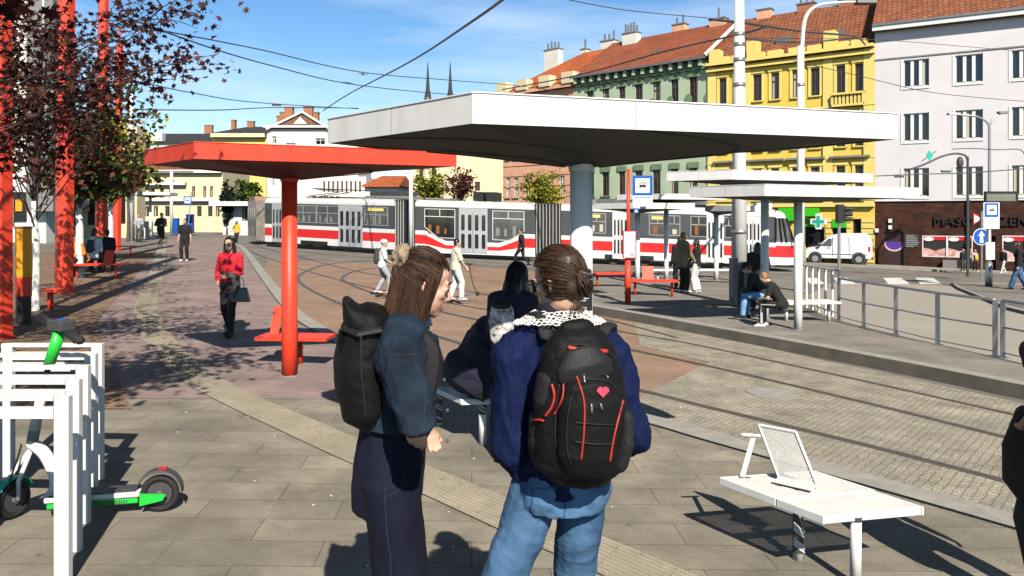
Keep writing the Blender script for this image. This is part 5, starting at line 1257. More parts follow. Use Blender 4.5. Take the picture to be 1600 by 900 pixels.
wire('wire sloping across the white building below the top row of windows', [(1240, 95, 28), (1340, 118, 30), (1460, 145, 32), (1620, 160, 34)], .014)
wire('contact wire with hangers across the lower storey of the white building', [(1368, 275, 34), (1440, 272, 34), (1512, 270, 34), (1620, 262, 34)], .025)
wire('upper wire of the pair at the swan neck arm', [(1487, 233, 34), (1520, 232, 34), (1560, 234, 34), (1594, 234, 34), (1604, 250, 34)], .022)
for (px, py, yy, lab) in ((1405, 276, 34, 'dark line insulator hanging left of the swan neck arm'), (1478, 268, 34, 'dark line insulator under the swan neck arm'), (432, 164, 50, 'small black line signal box hanging in the sky left of the gabled house'), (544, 130, 34, 'small wire clamp where the thick cable meets the lower thin wire'), (567, 116, 36, 'small wire clamp where the thick cable meets the upper thin wire')):
    c = AT(px, py, yy); k = yy/F
    mb = MB(); mb.box(c, (14*k if 'clamp' not in lab else 4*k, .08, 3*k), 0); mb.tube([c+V((-8*k, 0, 2*k)), c+V((8*k, 0, -.5*k))], .5*k, 5)
    single('line_insulator', mb, 'dark_grey', lab, 'insulator')

# ------------------------------------------------------------------ railing of the platform
fp = [GP(a, b, PC) for a, b in [(1311, 500), (1350, 511), (1400, 523), (1465, 539), (1555, 557)]]+[GP(1567, 559, PC), GP(1690, 588, PC)]
t = thing('railing', 'long grey metal railing curving along the back of the platform to the right edge', 'railing', fp[2])
H_ = .90
for i, p in enumerate(fp):
    MB().box(p+Zv*H_/2, (.075, .03, H_), R(-55)).build('post', 'galv', t, bevel=.003)
    MB().box(p+Zv*.01, (.14, .1, .02), R(-55)).build('foot_plate', 'galv', t)
tp_ = [p+Zv*H_ for p in fp]
tp_ = [AT(1271, 405, fp[0].y+1.5)]+tp_ if 0 else tp_
a_ = tp_[:5]; MB().tube(spline(a_, 6), .024, 8).build('handrail', 'galv', t, smooth=True)
MB().tube([q-Zv*.42 for q in spline(a_, 6)], .015, 8).build('middle_rail', 'galv', t, smooth=True)
MB().tube([q-Zv*.82 for q in spline(a_, 6)], .010, 8).build('lower_rail', 'galv', t, smooth=True)
b_ = tp_[5:]; MB().tube(b_, .022, 8).build('handrail', 'galv', t, smooth=True); MB().tube([q-Zv*.42 for q in b_], .015, 8).build('middle_rail', 'galv', t, smooth=True)
MB().tube([q-Zv*.82 for q in b_], .010, 8).build('lower_rail', 'galv', t, smooth=True)
pk_ = [GP(1311, 494, PC), GP(1272, 486, PC)]; q0, q1 = GP(1312, 498, PC), GP(1271, 484, PC); q1 = q1+V((.0, 1.2, -.01))
t = thing('railing', 'short white railing with closely set upright bars at the left end of the grey railing', 'railing', (q0+q1)/2)
for k in range(8):
    p = q0.lerp(q1, k/7); MB().box(p+Zv*.52, (.05, .02, 1.04), R(20)).build('baluster', 'white_paint', t)
MB().tube([q0+Zv*1.05, q1+Zv*1.05], .022, 6).build('handrail', 'white_paint', t); MB().tube([q0+Zv*.12, q1+Zv*.12], .018, 6).build('lower_rail', 'white_paint', t)
# cabinets and bins
g = GP(31, 508); t = thing('ticket_machine', 'orange cabinet with a red band and black foot at the left edge', 'ticket machine', g); S_k = F/g.y; hz_ = lambda py: CH+(HZ-py)/F*g.y
x0, x1 = AT(15, 338, g.y).x, AT(40, 338, g.y).x; xm = AT(23, 338, g.y-.0).x; dp = .42
def cab(z0, z1, ma, mb_, nm, k=0):
    B = M.Rotation(R(24), 3, 'Z'); c = V(((x0+x1)/2, g.y+.15, (z0+z1)/2)); MB().box(c, (.22-k, .30-k, z1-z0), R(38)).build(nm, ma, t, bevel=.006)
cab(hz_(510), hz_(464), 'black', None, 'foot', .02); cab(hz_(464), hz_(434), 'red_paint', None, 'red_band'); cab(hz_(434), hz_(357), 'orange_panel', None, 'body'); cab(hz_(357), hz_(354), 'brown_panel', None, 'cap', -.02)
mb = MB(); g = GP(-2, 530); single('cabinet', MB().box(AT(-8, 482, g.y)+V((-.08, 0, 0)), (.3, .4, 1.0)), 'red_dark', 'dark red cabinet cut off by the left edge', 'cabinet', bevel=.01)
g = GP(1168, 478, PC); t = thing('litter_bin', 'grey litter bin beside the thick white mast', 'bin', g)
MB().box(g+Zv*.42, (.26, .3, .8)).build('body', 'grey_paint', t, bevel=.02); MB().box(g+Zv*.85, (.29, .33, .05)).build('lid', 'dark_grey', t, bevel=.01)
g = GP(1146, 478, PC); t = thing('poster_stand', 'grey blue board leaning at the foot of the thick white mast', 'board', g)
MB().box(g+Zv*.6, (.12, .35, 1.15), 0).build('board', 'grey_paint', t); MB().tube([g+V((-.05, -.1, 0)), g+V((-.05, -.1, .2))], .03, 8).build('leg', 'dark_grey', t)
g = GP(274, 366); t = thing('waste_container', 'blue waste container behind the man in black', 'container', g)
MB().box(g+Zv*.65, (.5, .5, 1.2)).build('body', 'sign_blue', t, bevel=.04); MB().box(g+Zv*1.28, (.55, .55, .1)).build('lid', 'sign_blue', t, bevel=.03)
g = GP(297, 366); t = thing('waste_container', 'tall blue container on the right of the man in black', 'container', g)
MB().box(g+Zv*.85, (.55, .5, 1.5)).build('body', 'sign_blue', t, bevel=.04); MB().box(g+Zv*1.65, (.6, .55, .1)).build('lid', 'sign_blue', t, bevel=.03)
g = GP(232, 374); single('poster_case', MB().box(g+Zv*.6, (.5, .2, 1.2)), 'off_white', 'white poster case next to the far canopy post on the left', 'poster case')
for px, lab in ((252, 'far dark parked car left of the blue containers'), (318, 'far dark parked car right of the blue containers'), (212, 'far white parked car behind the left white mast')):
    g = GP(px, 353.5); t = thing('parked_car', lab, 'car', g, 0, 'cars parked before the villa'); mm = 'van_white' if 'white parked' in lab else 'dark_grey'
    P = lambda u, v, z: g+V((u, v, z)); pr = [(-2.1, .3), (-2.15, .8), (-1.3, .95), (-.8, 1.4), (.8, 1.42), (1.5, .98), (2.1, .85), (2.15, .3)]
    MB().rings([[P(u, 0, z) for u, z in pr], [P(u, 1.7, z) for u, z in pr]]).build('body', mm, t, bevel=.05)
    MB().hexa([P(u, .01, z) for u, z in ((-1.1, .98), (1.2, .98), (.7, 1.34), (-.7, 1.34))], [P(u, -.01, z) for u, z in ((-1.1, .98), (1.2, .98), (.7, 1.34), (-.7, 1.34))]).build('window', 'glass_mid', t)
    for u in (-1.3, 1.3): MB().tube([P(u, .1, .32), P(u, -.02, .32)], .32, 16).build('wheel', 'rubber', t)

# ------------------------------------------------------------------ trees
def leafpoly(mb, c, s, kind, m):
    n = V((random.gauss(0, .6), random.gauss(0, .6), random.gauss(.5, .6))).normalized(); x = n.orthogonal().normalized(); a = random.random()*6.28
    x = (M.Rotation(a, 3, n)@x); y = n.cross(x)
    if kind == 'maple':
        pts = [(0, -.5), (.16, -.2), (.5, -.28), (.26, .02), (.55, .3), (.2, .2), (0, .62), (-.2, .2), (-.55, .3), (-.26, .02), (-.5, -.28), (-.16, -.2)]
        dr = random.uniform(.1, .35)
        mb.add([c]+[c+x*(p[0]*s)+y*(p[1]*s)-n*(abs(p[0])*dr*s) for p in pts], [(0, i+1, (i+1) % 12+1) for i in range(12)], m)
    else:
        mb.add([c+x*s*.5, c+y*s*.38, c-x*s*.5, c-y*s*.38], [(0, 1, 2, 3)], m)
def tree(name, label, g, trunk_h, top, crown_c, crown_r, n, size, mats_, tm='bark', r0=.07, kind='maple', seed=1, limbs=16, extra=(), white=None, group=None, clump=.42):
    random.seed(seed); t = thing(name, label, 'tree', g, 0, group)
    mb = MB(); g = V(g); cc = V(crown_c); cr_ = V(crown_r)
    apex = V((cc.x, cc.y, cc.z+cr_.z*.7))
    tr = spline([g-V((0, 0, .1)), g+V((.03, 0, trunk_h*.5)), g+V((-.02, 0, trunk_h)), apex], 6); k = len(tr)
    mb.tube(tr, [r0*(1-.85*i/k) for i in range(k)], 10)
    leaf = MB(); cl = []
    ends = []
    for i in range(limbs):
        a = i*2.4+random.random(); h = random.random(); rr = (random.random()**.5)
        e = cc+V((math.cos(a)*cr_.x*rr, math.sin(a)*cr_.y*rr, (h*2-1)*cr_.z*math.sqrt(max(.05, 1-rr*rr*.8)))); ends.append(e)
    ends += [V(e) for e in extra]
    for e in ends:
        q = tr[min(k-2, int(k*.45)+int(random.random()*k*.45))]
        if e.z < q.z: q = tr[int(k*.55)]
        mid = q.lerp(e, .5)+V((random.gauss(0, .12), random.gauss(0, .12), .12)); br = spline([q, mid, e], 6); L = (e-q).length
        mb.tube(br, [max(.005, r0*.22*(1-.9*j/len(br))) for j in range(len(br))], 5)
        for j in range(5):
            s = br[int(len(br)*(.35+.6*random.random()))]; d = V((random.gauss(0, 1), random.gauss(0, 1), random.gauss(.1, .6))).normalized()*random.uniform(.3, .75)*min(1, cr_.x/2.2)
            mb.tube([s, s+d*.5+V((0, 0, .03)), s+d], [.008, .006, .003], 4); cl.append((s+d, .8)); cl.append((s+d*.6, .7))
        for j in range(4): cl.append((br[-1-j*2] if len(br) > j*2+1 else br[-1], 1))
        if len(extra) > 5: cl += [(e, .9)]*3
    per = max(3, int(n/len(cl)))
    for c, w in cl:
        m = random.choice((0, 0, 1)) if len(mats_) > 1 else 0
        for _ in range(per):
            p = c+V((random.gauss(0, clump), random.gauss(0, clump), random.gauss(0, clump*.55)))*w*.5; leafpoly(leaf, p, size*random.uniform(.6, 1.15), kind, m if random.random() < .8 else random.randrange(len(mats_)))
    o = mb.build('trunk', tm, t, smooth=True)
    if white:
        m2 = MB(); q = [p for p in tr if p.z < g.z+white]; m2.tube(q, [r0*(1-.85*i/k)*1.03+.002 for i in range(len(q))], 12)
        if len(q) > 1: m2.build('limewash_coat', 'limewash', t, smooth=True)
    leaf.build('crown', mats_, t); return t
# near maroon maple whose branches hang in from the left
tree('maple_tree', 'dark red maple whose branches hang across the top left of the photo', (-7.3, 8.6, gz(-7.3, 8.6)), 2.6, 8, (-6.2, 8.8, 5.3), (2.6, 1.9, 1.35), 4300, .098, ['leaf_maroon', 'leaf_maroon_light'], r0=.07, seed=3, limbs=20, tm='bark_dark', white=1.8,
     extra=[AT(322, 108, 8.6), AT(300, 95, 8.3), AT(270, 88, 8.6), AT(230, 110, 8.8), AT(300, 5, 8.4), AT(285, -5, 8.2), AT(250, 30, 8.6), AT(210, 25, 8.8), AT(180, 60, 8.6), AT(240, 130, 8.9), AT(200, 135, 9), AT(160, 110, 8.7), AT(60, 150, 9.5), AT(120, 190, 9.6), AT(40, 200, 9.4), AT(90, 240, 9.8), AT(20, 100, 9), AT(110, 60, 9.2), AT(60, 40, 9), AT(140, 140, 9.5), AT(100, 160, 9.6), AT(50, 120, 9.3), AT(150, 180, 9.8)], clump=.40, group='red maples on the gravel')
g = GP(55, 486); tree('maple_tree', 'dark red maple with a whitewashed trunk beside the orange cabinet', g, 2.4, 6, (g.x+.2, g.y, 4.7), (2.0, 2.0, 1.6), 1700, .125, ['leaf_maroon', 'leaf_maroon_light', 'leaf_maroon'], tm='bark_dark', r0=.075, seed=5, limbs=30, white=2.3, group='red maples on the gravel', clump=.5)
g = GP(123, 434); tree('maple_tree', 'mixed maroon and green maple with a white trunk between the thick red masts', g, 2.8, 7, (g.x+.4, g.y, 4.6), (1.9, 1.8, 1.9), 3200, .2, ['leaf_maroon_light', 'leaf_deep'], r0=.13, seed=9, limbs=30, white=3.4, kind='q', clump=.6)
g = GP(172, 410); tree('street_tree', 'bright green young tree around the thin red masts', g, 2.9, 7, (g.x+.25, g.y, 4.5), (1.5, 1.4, 2.0), 3000, .2, ['leaf_green', 'leaf_yellow'], r0=.11, seed=12, limbs=26, white=3.0, kind='q', clump=.6)
# tree just out of frame whose shade falls on the paving
tree('maple_tree', 'dark red maple standing just outside the left edge of the photo', (-4.9, 4.9, gz(-4.9, 4.9)), 2.4, 7, (-3.65, 4.4, 4.75), (2.0, 1.3, .8), 4800, .13, ['leaf_maroon', 'leaf_maroon_light'], r0=.08, seed=21, limbs=34, clump=.42)
def far_tree(label, px0, px1, top, y, mats_, n, size, seed, tm='bark', sh=1.0, cb=None, name='street_tree'):
    x = (px0+px1)/2; g = V(((x-800)/F*y, y, 0)); g.z = gz(g.x, g.y)-.1; zt = CH+(HZ-top)/F*y; w = (px1-px0)/F*y/2; zb = g.z+1.8 if cb is None else CH+(HZ-cb)/F*y
    return tree(name, label, g, zb-g.z, zt, (g.x, g.y, (zt+zb)/2), (w*.85, w*.8, (zt-zb)/2*.92), n, size, mats_, r0=.12, seed=seed, limbs=30, kind='q', clump=w*.28, tm=tm)
far_tree('green tree far away, right of the dark fir', 364, 416, 276, 72, ['leaf_deep', 'leaf_green'], 2600, .32, 31, cb=322)
far_tree('green and yellow tree behind the tram roof under the tip of the red canopy', 640, 706, 256, 60, ['leaf_green', 'leaf_yellow', 'leaf_deep'], 2400, .28, 32, cb=308)
far_tree('reddish thin tree behind the tram, right of the red canopy tip', 690, 748, 250, 58, ['leaf_maroon_light', 'leaf_maroon_light'], 1100, .24, 33, cb=305)
far_tree('yellow green tree in front of the salmon house', 806, 888, 262, 56, ['leaf_yellow', 'leaf_green'], 2400, .26, 34, cb=322)
t_ = far_tree('dark conical fir tree before the cream villa', 343, 366, 276, 70, ['leaf_fir'], 2600, .3, 35, cb=350, name='fir_tree')
far_tree('small green tree at the far left behind the stop canopy', 186, 214, 262, 46, ['leaf_green', 'leaf_deep'], 1200, .2, 36, cb=305)
# ------------------------------------------------------------------ people
for n_, c_, r_ in (('skin', (.62, .36, .25), .5), ('skin_tan', (.45, .23, .14), .5)): mat(n_, c_, r_, var=.08, vs=9, bump=.06, bs=90)
mat('hair_brown', (.034, .0155, .0085), .46, var=.5, vs=7, stretch=(14, 14, 1), spec=.45)
mat('hair_auburn', (.085, .038, .018), .46, var=.4, vs=7, stretch=(14, 14, 1), spec=.45)
mat('hair_black', (.008, .007, .008), .35, var=.3, spec=.6)
mat('hair_fair', (.25, .13, .05), .5, var=.3)
mat('denim_jacket', (.006, .012, .024), .85, var=.35, vs=9, bump=.12, bs=70, c2=(.013, .025, .044), spec=.25)
mat('denim_indigo', (.008, .009, .022), .9, var=.3, vs=5, bump=.12, bs=110, spec=.2)
mat('denim_stitch', (.018, .024, .036), .9)
mat('denim_blue', (.032, .085, .175), .9, var=.35, vs=5, bump=.12, bs=90, c2=(.085, .175, .30), spec=.2)
mat('denim_seam', (.03, .07, .14), .9)
mat('navy_nylon', (.005, .0105, .050), .75, var=.15, vs=4, bump=.08, bs=90, spec=.15)
mat('bag_black', (.0055, .0055, .006), .65, var=.3, vs=5, bump=.10, bs=90, spec=.18)
mat('bag_matte', (.010, .010, .011), .8, var=.2, vs=5, bump=.2, bs=60)
mat('bag_mesh', (.018, .018, .02), .75, var=.4, vs=80, bump=.2, bs=200, spec=.25)
mat('bag_panel', (.015, .015, .016), .6, var=.2, vs=14, bump=.15, bs=130, spec=.3)
mat('piping_red', (.42, .03, .02), .5, var=.1)
mat('heart_pink', (.70, .07, .12), .5, var=.03)
mat('zip_metal', (.3, .3, .3), .35, metal=.8)
mat('lace', (.82, .80, .74), .8, var=.06)
mat('leopard', (.07, .045, .03), .8, var=.5, vs=45, c2=(.34, .26, .18))
mat('cloth_red', (.62, .012, .03), .8, var=.12, vs=8, bump=.2, bs=40)
mat('cloth_black', (.010, .010, .011), .85, var=.3, vs=8, bump=.2, bs=40)
mat('cloth_navy', (.007, .009, .026), .85, var=.2, vs=6, bump=.2, bs=40)
mat('cloth_white', (.72, .72, .70), .85, var=.08, vs=8, bump=.3, bs=30)
mat('cloth_cream', (.68, .64, .50), .85, var=.08, vs=8, bump=.3, bs=30)
mat('cloth_grey', (.38, .39, .42), .85, var=.1, vs=8, bump=.3, bs=30)
mat('cloth_darkgrey', (.06, .06, .065), .85, var=.2)
mat('cloth_yellow', (.80, .42, .02), .8, var=.1)
mat('cloth_orange', (.80, .22, .02), .8, var=.1)
mat('cloth_green', (.12, .55, .05), .8, var=.1)
mat('cloth_khaki', (.25, .20, .10), .85, var=.15, vs=6)
mat('cloth_lightblue', (.22, .42, .68), .85, var=.15)
mat('cloth_burgundy', (.06, .012, .035), .85, var=.15, vs=8, bump=.2, bs=40)
mat('pattern_bw', (.22, .2, .2), .8, var=1.0, vs=26, c2=(.45, .42, .40))
mat('eye_white', (.7, .68, .65), .3); mat('lip', (.42, .12, .10), .5)

def remeshed(name, mb, vox, mats_, par, sm=4, disp=None):
    me = bpy.data.meshes.new(name); me.from_pydata(mb.v, [], mb.f); me.update()
    tmp = bpy.data.objects.new(name+'_tmp', me); col.objects.link(tmp)
    r = tmp.modifiers.new('r', 'REMESH'); r.mode = 'VOXEL'; r.voxel_size = vox; r.use_smooth_shade = True
    if sm: s = tmp.modifiers.new('s', 'SMOOTH'); s.factor = .5; s.iterations = sm
    dg = bpy.context.evaluated_depsgraph_get(); dg.update()
    m2 = bpy.data.meshes.new_from_object(tmp.evaluated_get(dg)); m2.name = name
    bpy.data.objects.remove(tmp); bpy.data.meshes.remove(me)
    for amp, sc3, ridge in (disp or ()):       # cloth folds: ridged or soft noise pushed along the normals
        ns = [v.normal.copy() for v in m2.vertices]
        for v, n in zip(m2.vertices, ns):
            q = V((v.co.x*sc3[0]+7, v.co.y*sc3[1]+3, v.co.z*sc3[2]+v.co.x*sc3[0]*.35)); h = mnoise.noise(q)
            if ridge: h = .45-abs(h+.35*mnoise.noise(q*2.3))*1.6; h = max(-.6, h)
            v.co += n*h*amp
    m2.materials.clear()
    for a in (mats_ if isinstance(mats_, (list, tuple)) else [mats_]): m2.materials.append(MATS[a] if isinstance(a, str) else a)
    m2.polygons.foreach_set('use_smooth', [True]*len(m2.polygons)); m2.polygons.foreach_set('material_index', [0]*len(m2.polygons))
    o = bpy.data.objects.new(name, m2); col.objects.link(o); o.parent = par; WM[o.name] = WM[par.name].copy(); return o

def ik(a, b, l1, l2, pole):
    d = b-a; D = min(d.length, (l1+l2)*.999); D = max(D, abs(l1-l2)+.01); dn = d.normalized(); b = a+dn*D
    x = (l1*l1-l2*l2+D*D)/(2*D); h = math.sqrt(max(0, l1*l1-x*x)); p = pole-dn*pole.dot(dn)
    p = p.normalized() if p.length > 1e-5 else dn.orthogonal().normalized(); return a+dn*x+p*h, b

def snap(o, pts, lift=.0015, k=4):
    out = []
    for p in spline(pts, k):
        ok, loc, n, i = o.closest_point_on_mesh(p); out.append(loc+n*lift if ok else p)
    return out

class Fig:
    """joints of a 1.75 m figure facing local +y; everything is scaled by s afterwards"""
    def __init__(f, lean=0, side=0, twist=0, head=(0, 0), pel=(0, 0, .93), feet=None, toes=(8, -8), hands=None, knee=None, elbow=None, sh=.185, hip=.09, headoff=(0, 0, 0), hipyaw=0, bulk=1, seg=.43, shd=.05, hs=1, legr=1):
        f.legr = legr
        f.bulk = bulk
        B = M.Rotation(R(twist), 3, 'Z')@M.Rotation(R(side), 3, 'Y')@M.Rotation(R(-lean), 3, 'X'); f.B = B
        f.P = V(pel); up = B@V((0, 0, 1)); f.up = up; f.right = B@V((1, 0, 0)); f.fwd = B@V((0, 1, 0))
        f.neck = f.P+up*.52; f.chest = f.P+up*.34+f.fwd*.01
        f.S = [f.neck-up*shd-f.right*sh, f.neck-up*shd+f.right*sh]
        HB = M.Rotation(R(hipyaw), 3, 'Z'); f.Hp = [f.P+HB@V((-hip, 0, -.02)), f.P+HB@V((hip, 0, -.02))]
        feet = feet or ((-.11, .02, .08), (.11, -.02, .08)); hands = hands or ((-.25, .04, .80), (.25, .04, .80))
        knee = knee or (V((-.15, 1, 0)), V((.15, 1, 0))); elbow = elbow or (V((-.5, -1, -.2)), V((.5, -1, -.2)))
        f.K, f.A, f.E, f.W = [], [], [], []
        for i in (0, 1):
            k, a = ik(f.Hp[i], V(feet[i]), seg, seg, V(knee[i])); f.K.append(k); f.A.append(a)
            e, w = ik(f.S[i], V(hands[i]), .285, .26, V(elbow[i])); f.E.append(e); f.W.append(w)
        f.toe = [M.Rotation(R(t), 3, 'Z')@V((0, 1, 0)) for t in toes]
        f.HB = (M.Rotation(R(head[0]), 3, 'Z')@M.Rotation(R(-head[1]), 3, 'X'))*hs
        f.C = f.neck+up*.05+V(headoff)+f.HB@V((0, .03, .115))
    def torso(f, inf=0, lo=-.10, hi=.52, waist=1.0, flare=0, shoulder=True):
        mb = MB(); P, u = f.P, f.up; b = f.bulk
        st = [(lo, .145+flare, .105+flare*.6), (-.02, .165, .115), (.06, .158, .112), (.17, .135*waist, .10), (.30, .155, .115), (.40, .165, .115), (.47, .135, .095), (.515, .075, .07)]
        st = [q for q in st if q[0] >= lo and q[0] <= hi+.001]
        mb.tube([P+u*z+f.fwd*(.0 if z < .2 else .008) for z, *_ in st], [((x)*b+inf, (y)*b+inf) for _, x, y in st], 20, side=f.right)
        if shoulder and hi > .45: mb.tube([f.S[0]-u*.0, f.neck-u*.03, f.S[1]], [(.055+inf, .055+inf), (.07+inf, .06+inf), (.055+inf, .055+inf)], 12, cap='round')
        return mb
    def legs(f, mb, inf=0, to=1.0, wide=0, cap='round', which=(0, 1)):
        for i in which:
            h, k, a = f.Hp[i], f.K[i], f.A[i]; calf = k.lerp(a, .3)+(k-(h+a)/2).normalized()*-.012
            pts = [h+V((0, 0, .03)), h.lerp(k, .35), h.lerp(k, .75), k, calf, k.lerp(a, .65), a.lerp(k, .0)]
            rr = [q*f.legr for q in (.085, .08, .062, .055, .057, .045, .040)]; rr = [(r+inf+wide*j/6, r+inf+wide*j/6) for j, r in enumerate(rr)]
            n = max(2, int(round(to*7))) if to < 1 else 7
            mb.tube(pts[:n], rr[:n], 14, cap=cap)
        return mb
    def arms(f, mb, inf=0, to=1.0, cap='round', which=(0, 1)):
        for i in which:
            s, e, w = f.S[i], f.E[i], f.W[i]
            pts = [s, s.lerp(e, .3), s.lerp(e, .8), e, e.lerp(w, .25), e.lerp(w, .7), w]; rr = [.052, .048, .040, .038, .040, .031, .025]
            n = max(2, int(round(to*7))) if to < 1 else 7
            mb.tube(pts[:n], [(r+inf, r+inf) for r in rr[:n]], 12, cap=cap)
        return mb
    def hand(f, mb, i, curl=25, dirv=None, palm=None, grip=False, sz=1.0):
        e, w = f.E[i], f.W[i]; d = (w-e).normalized() if dirv is None else V(dirv).normalized(); s = 1 if i else -1
        pn = V(palm) if palm is not None else f.right*(-s)+V((0, .15, 0)); pn = (pn-d*pn.dot(d)).normalized(); x = d.cross(pn).normalized()
        th = x if (x.dot(f.fwd) > 0) else -x
        if palm is not None and abs(x.dot(f.fwd)) < .2: th = x*(1 if x.z > 0 else -1)
        c = w+d*.045*sz; mb.tube([w-d*.01, c, w+d*.085*sz], [(.026, .020), (.040, .015), (.040, .013)], 10, side=th, cap='round')
        for j, (o, L, r) in enumerate(((.030, .070, .0088), (.010, .078, .009), (-.011, .072, .0088), (-.030, .058, .008))):
            b = w+d*.082*sz+th*o*sz; cc = curl+j*5; p = [b-d*.02]; dr = d; q = b; 
            for seg, fr in enumerate((.45, .32, .23)):
                p.append(q.copy()); a = R(cc*(.6+.5*seg)); dr = (d*math.cos(a)+pn*math.sin(a)).normalized(); q = q+dr*L*fr*sz
            p.append(q); mb.tube(p, [r*sz*1.05]*3+[r*sz*.95, r*sz*.85], 8, cap='round')
        b = w+d*.03*sz+th*.028*sz; dr = (d*.75+th*.6+pn*.35).normalized(); q = b+dr*.035*sz; dr2 = (d*.9+th*.15+pn*.45).normalized()
        mb.tube([b-dr*.015, b, q, q+dr2*.03*sz], [.014*sz, .013*sz, .0105*sz, .009*sz], 8, cap='round')
    def head(f, mb, fine=False):
        C, B = f.C, f.HB; P = lambda x, y, z: C+B@V((x, y, z))
        mb.tube([f.neck-f.up*.04, f.neck+f.up*.03, P(0, -.02, -.06)], [.056, .052, .053], 14, cap='round')
        mb.ell(P(0, -.015, .03), (.074, .092, .098), B, 20, 12); mb.ell(P(0, .025, -.03), (.060, .068, .082), B, 18, 10); mb.ell(P(0, .058, -.085), (.030, .026, .024), B)
        mb.ell(P(0, .03, .055), (.062, .06, .05), B); mb.ell(P(0, .0, -.065), (.055, .06, .035), B)
        mb.tube([P(0, .085, .022), P(0, .098, -.003), P(0, .109, -.026), P(0, .094, -.034)], [(.008, .008), (.010, .010), (.013, .011), (.011, .008)], 10, cap='round')
        mb.ell(P(0, .088, -.056), (.024, .012, .007), B); mb.ell(P(0, .086, -.067), (.021, .012, .008), B)
        mb.tube([P(-.045, .076, .030), P(0, .088, .026), P(.045, .076, .030)], .008, 8, cap='round')
        for s in (-1, 1): mb.ell(P(s*.033, .076, .010), (.017, .013, .013), B)
        for s in (-1, 1):
            mb.tube([P(s*.070, -.012, .030), P(s*.082, -.026, .018), P(s*.082, -.028, -.008), P(s*.072, -.014, -.032)], [(.008, .006), (.012, .006), (.011, .006), (.009, .006)], 8, cap='round')
            mb.ell(P(s*.042, .055, -.015), (.022, .022, .022), B)
    def feet(f, mb, inf=0, L=.24, h=.05):
        for i in (0, 1):
            a, d = f.A[i], f.toe[i].copy()
            d.normalize(); dn = V((0, 0, -1))
            mb.tube([a-d*.055+dn*.040, a+dn*.035, a+d*L*.35+dn*.042, a+d*L*.62+dn*.052, a+d*L*.70+dn*.055], [(.034+inf, .034+inf*.5), (.040+inf, .040+inf*.5), (.043+inf, .032+inf*.5), (.042+inf, .022+inf*.5), (.03+inf, .018)], 12, side=d.cross(V((0, 0, 1))), cap='round')

def strands(f, par, m, n=500, style='long', zend=-.25, r=.0020, seed=1, bun=(0, -.1, .03), inf=0, sway=.02, frontx=.55):
    random.seed(seed); mb = MB(); C, B = f.C, f.HB; ra = V((.083, .102, .110))*(1+inf); cen = V((0, -.015, .028))
    def sp(d, k=1.0): return cen+V((d.x*ra.x, d.y*ra.y, d.z*ra.z))*k
    bd = V(bun); bl = V((bd.x/ra.x, (bd.y-cen.y)/ra.y, (bd.z-cen.z)/ra.z)).normalized()
    for _ in range(n):
        k = 1+random.uniform(-.02, .07)+(.06*random.random() if random.random() < .06 else 0)
        if style == 'long':
            az = random.uniform(-math.pi*frontx-math.pi/2, math.pi*frontx-math.pi/2+0.0); top = V((random.uniform(-.12, .12), random.uniform(-.2, .5), 1)).normalized()
            side = V((math.cos(az), math.sin(az), -.05)).normalized(); pts = []
            for j in range(7): pts.append(sp((top*(1-j/6)+side*(j/6)).normalized(), k))
            e = pts[-1].copy(); Lz = zend+random.gauss(0, .018)
            for j in range(1, 6): t = j/5; pts.append(V((e.x*(1-.10*t)+random.gauss(0, .003)+sway*t*0, e.y*(1-.1*t)-sway*t, e.z+(Lz-e.z)*t)))
        else:
            d = V((random.gauss(0, 1), random.gauss(0, 1), random.gauss(.25, 1))).normalized()
            if d.z < -.62 or (d.y > .35 and d.z < .42) : continue
            pts = []
            for j in range(9): t = j/8; q = (d*(1-t)+bl*t); q = q.normalized() if q.length > 1e-3 else bl; pts.append(sp(q, k+.05*math.sin(t*math.pi)*random.uniform(.2, 1)))
        w = random.uniform(.7, 1.5)
        ph = random.random()*6; am = random.uniform(.0004, .0022)
        mb.tube([C+B@(p+V((math.sin(ph+j*1.3), math.cos(ph*2+j*1.1), math.sin(ph*3+j)))*am) for j, p in enumerate(pts)], [r*w*(1.0-.5*(j/len(pts))) for j in range(len(pts))], 3)
    return mb.build('hair_strands', m, par, False, smooth=True)

def hairmass(f, style, mb=None):
    mb = mb or MB(); C, B = f.C, f.HB; P = lambda x, y, z: C+B@V((x, y, z))
    mb.ell(P(0, -.022, .045), (.080, .095, .095), B, 18, 10); mb.ell(P(0, -.045, .01), (.074, .068, .085), B)
    if style == 'long':
        mb.tube([P(0, -.06, .03), P(0, -.085, -.08), P(0, -.085, -.20), P(0, -.08, -.34)], [(.075, .05), (.088, .045), (.095, .04), (.07, .025)], 14, side=f.HB@V((1, 0, 0)), cap='round')
        for s in (-1, 1): mb.tube([P(s*.065, .01, .05), P(s*.082, .0, -.03), P(s*.085, .01, -.15), P(s*.075, .02, -.28)], [.03, .03, .03, .016], 8, cap='round')
    if style == 'bob':
        mb.tube([P(0, -.05, .03), P(0, -.06, -.06), P(0, -.055, -.13)], [(.078, .055), (.085, .055), (.078, .045)], 14, side=f.HB@V((1, 0, 0)), cap='round')
    if style == 'bun': mb.ell(P(0, -.12, .03), (.045, .04, .042), B)
    if style == 'pony': mb.tube([P(0, -.11, .05), P(0, -.15, 0), P(0, -.14, -.12)], [.03, .03, .012], 8, cap='round')
    return mb

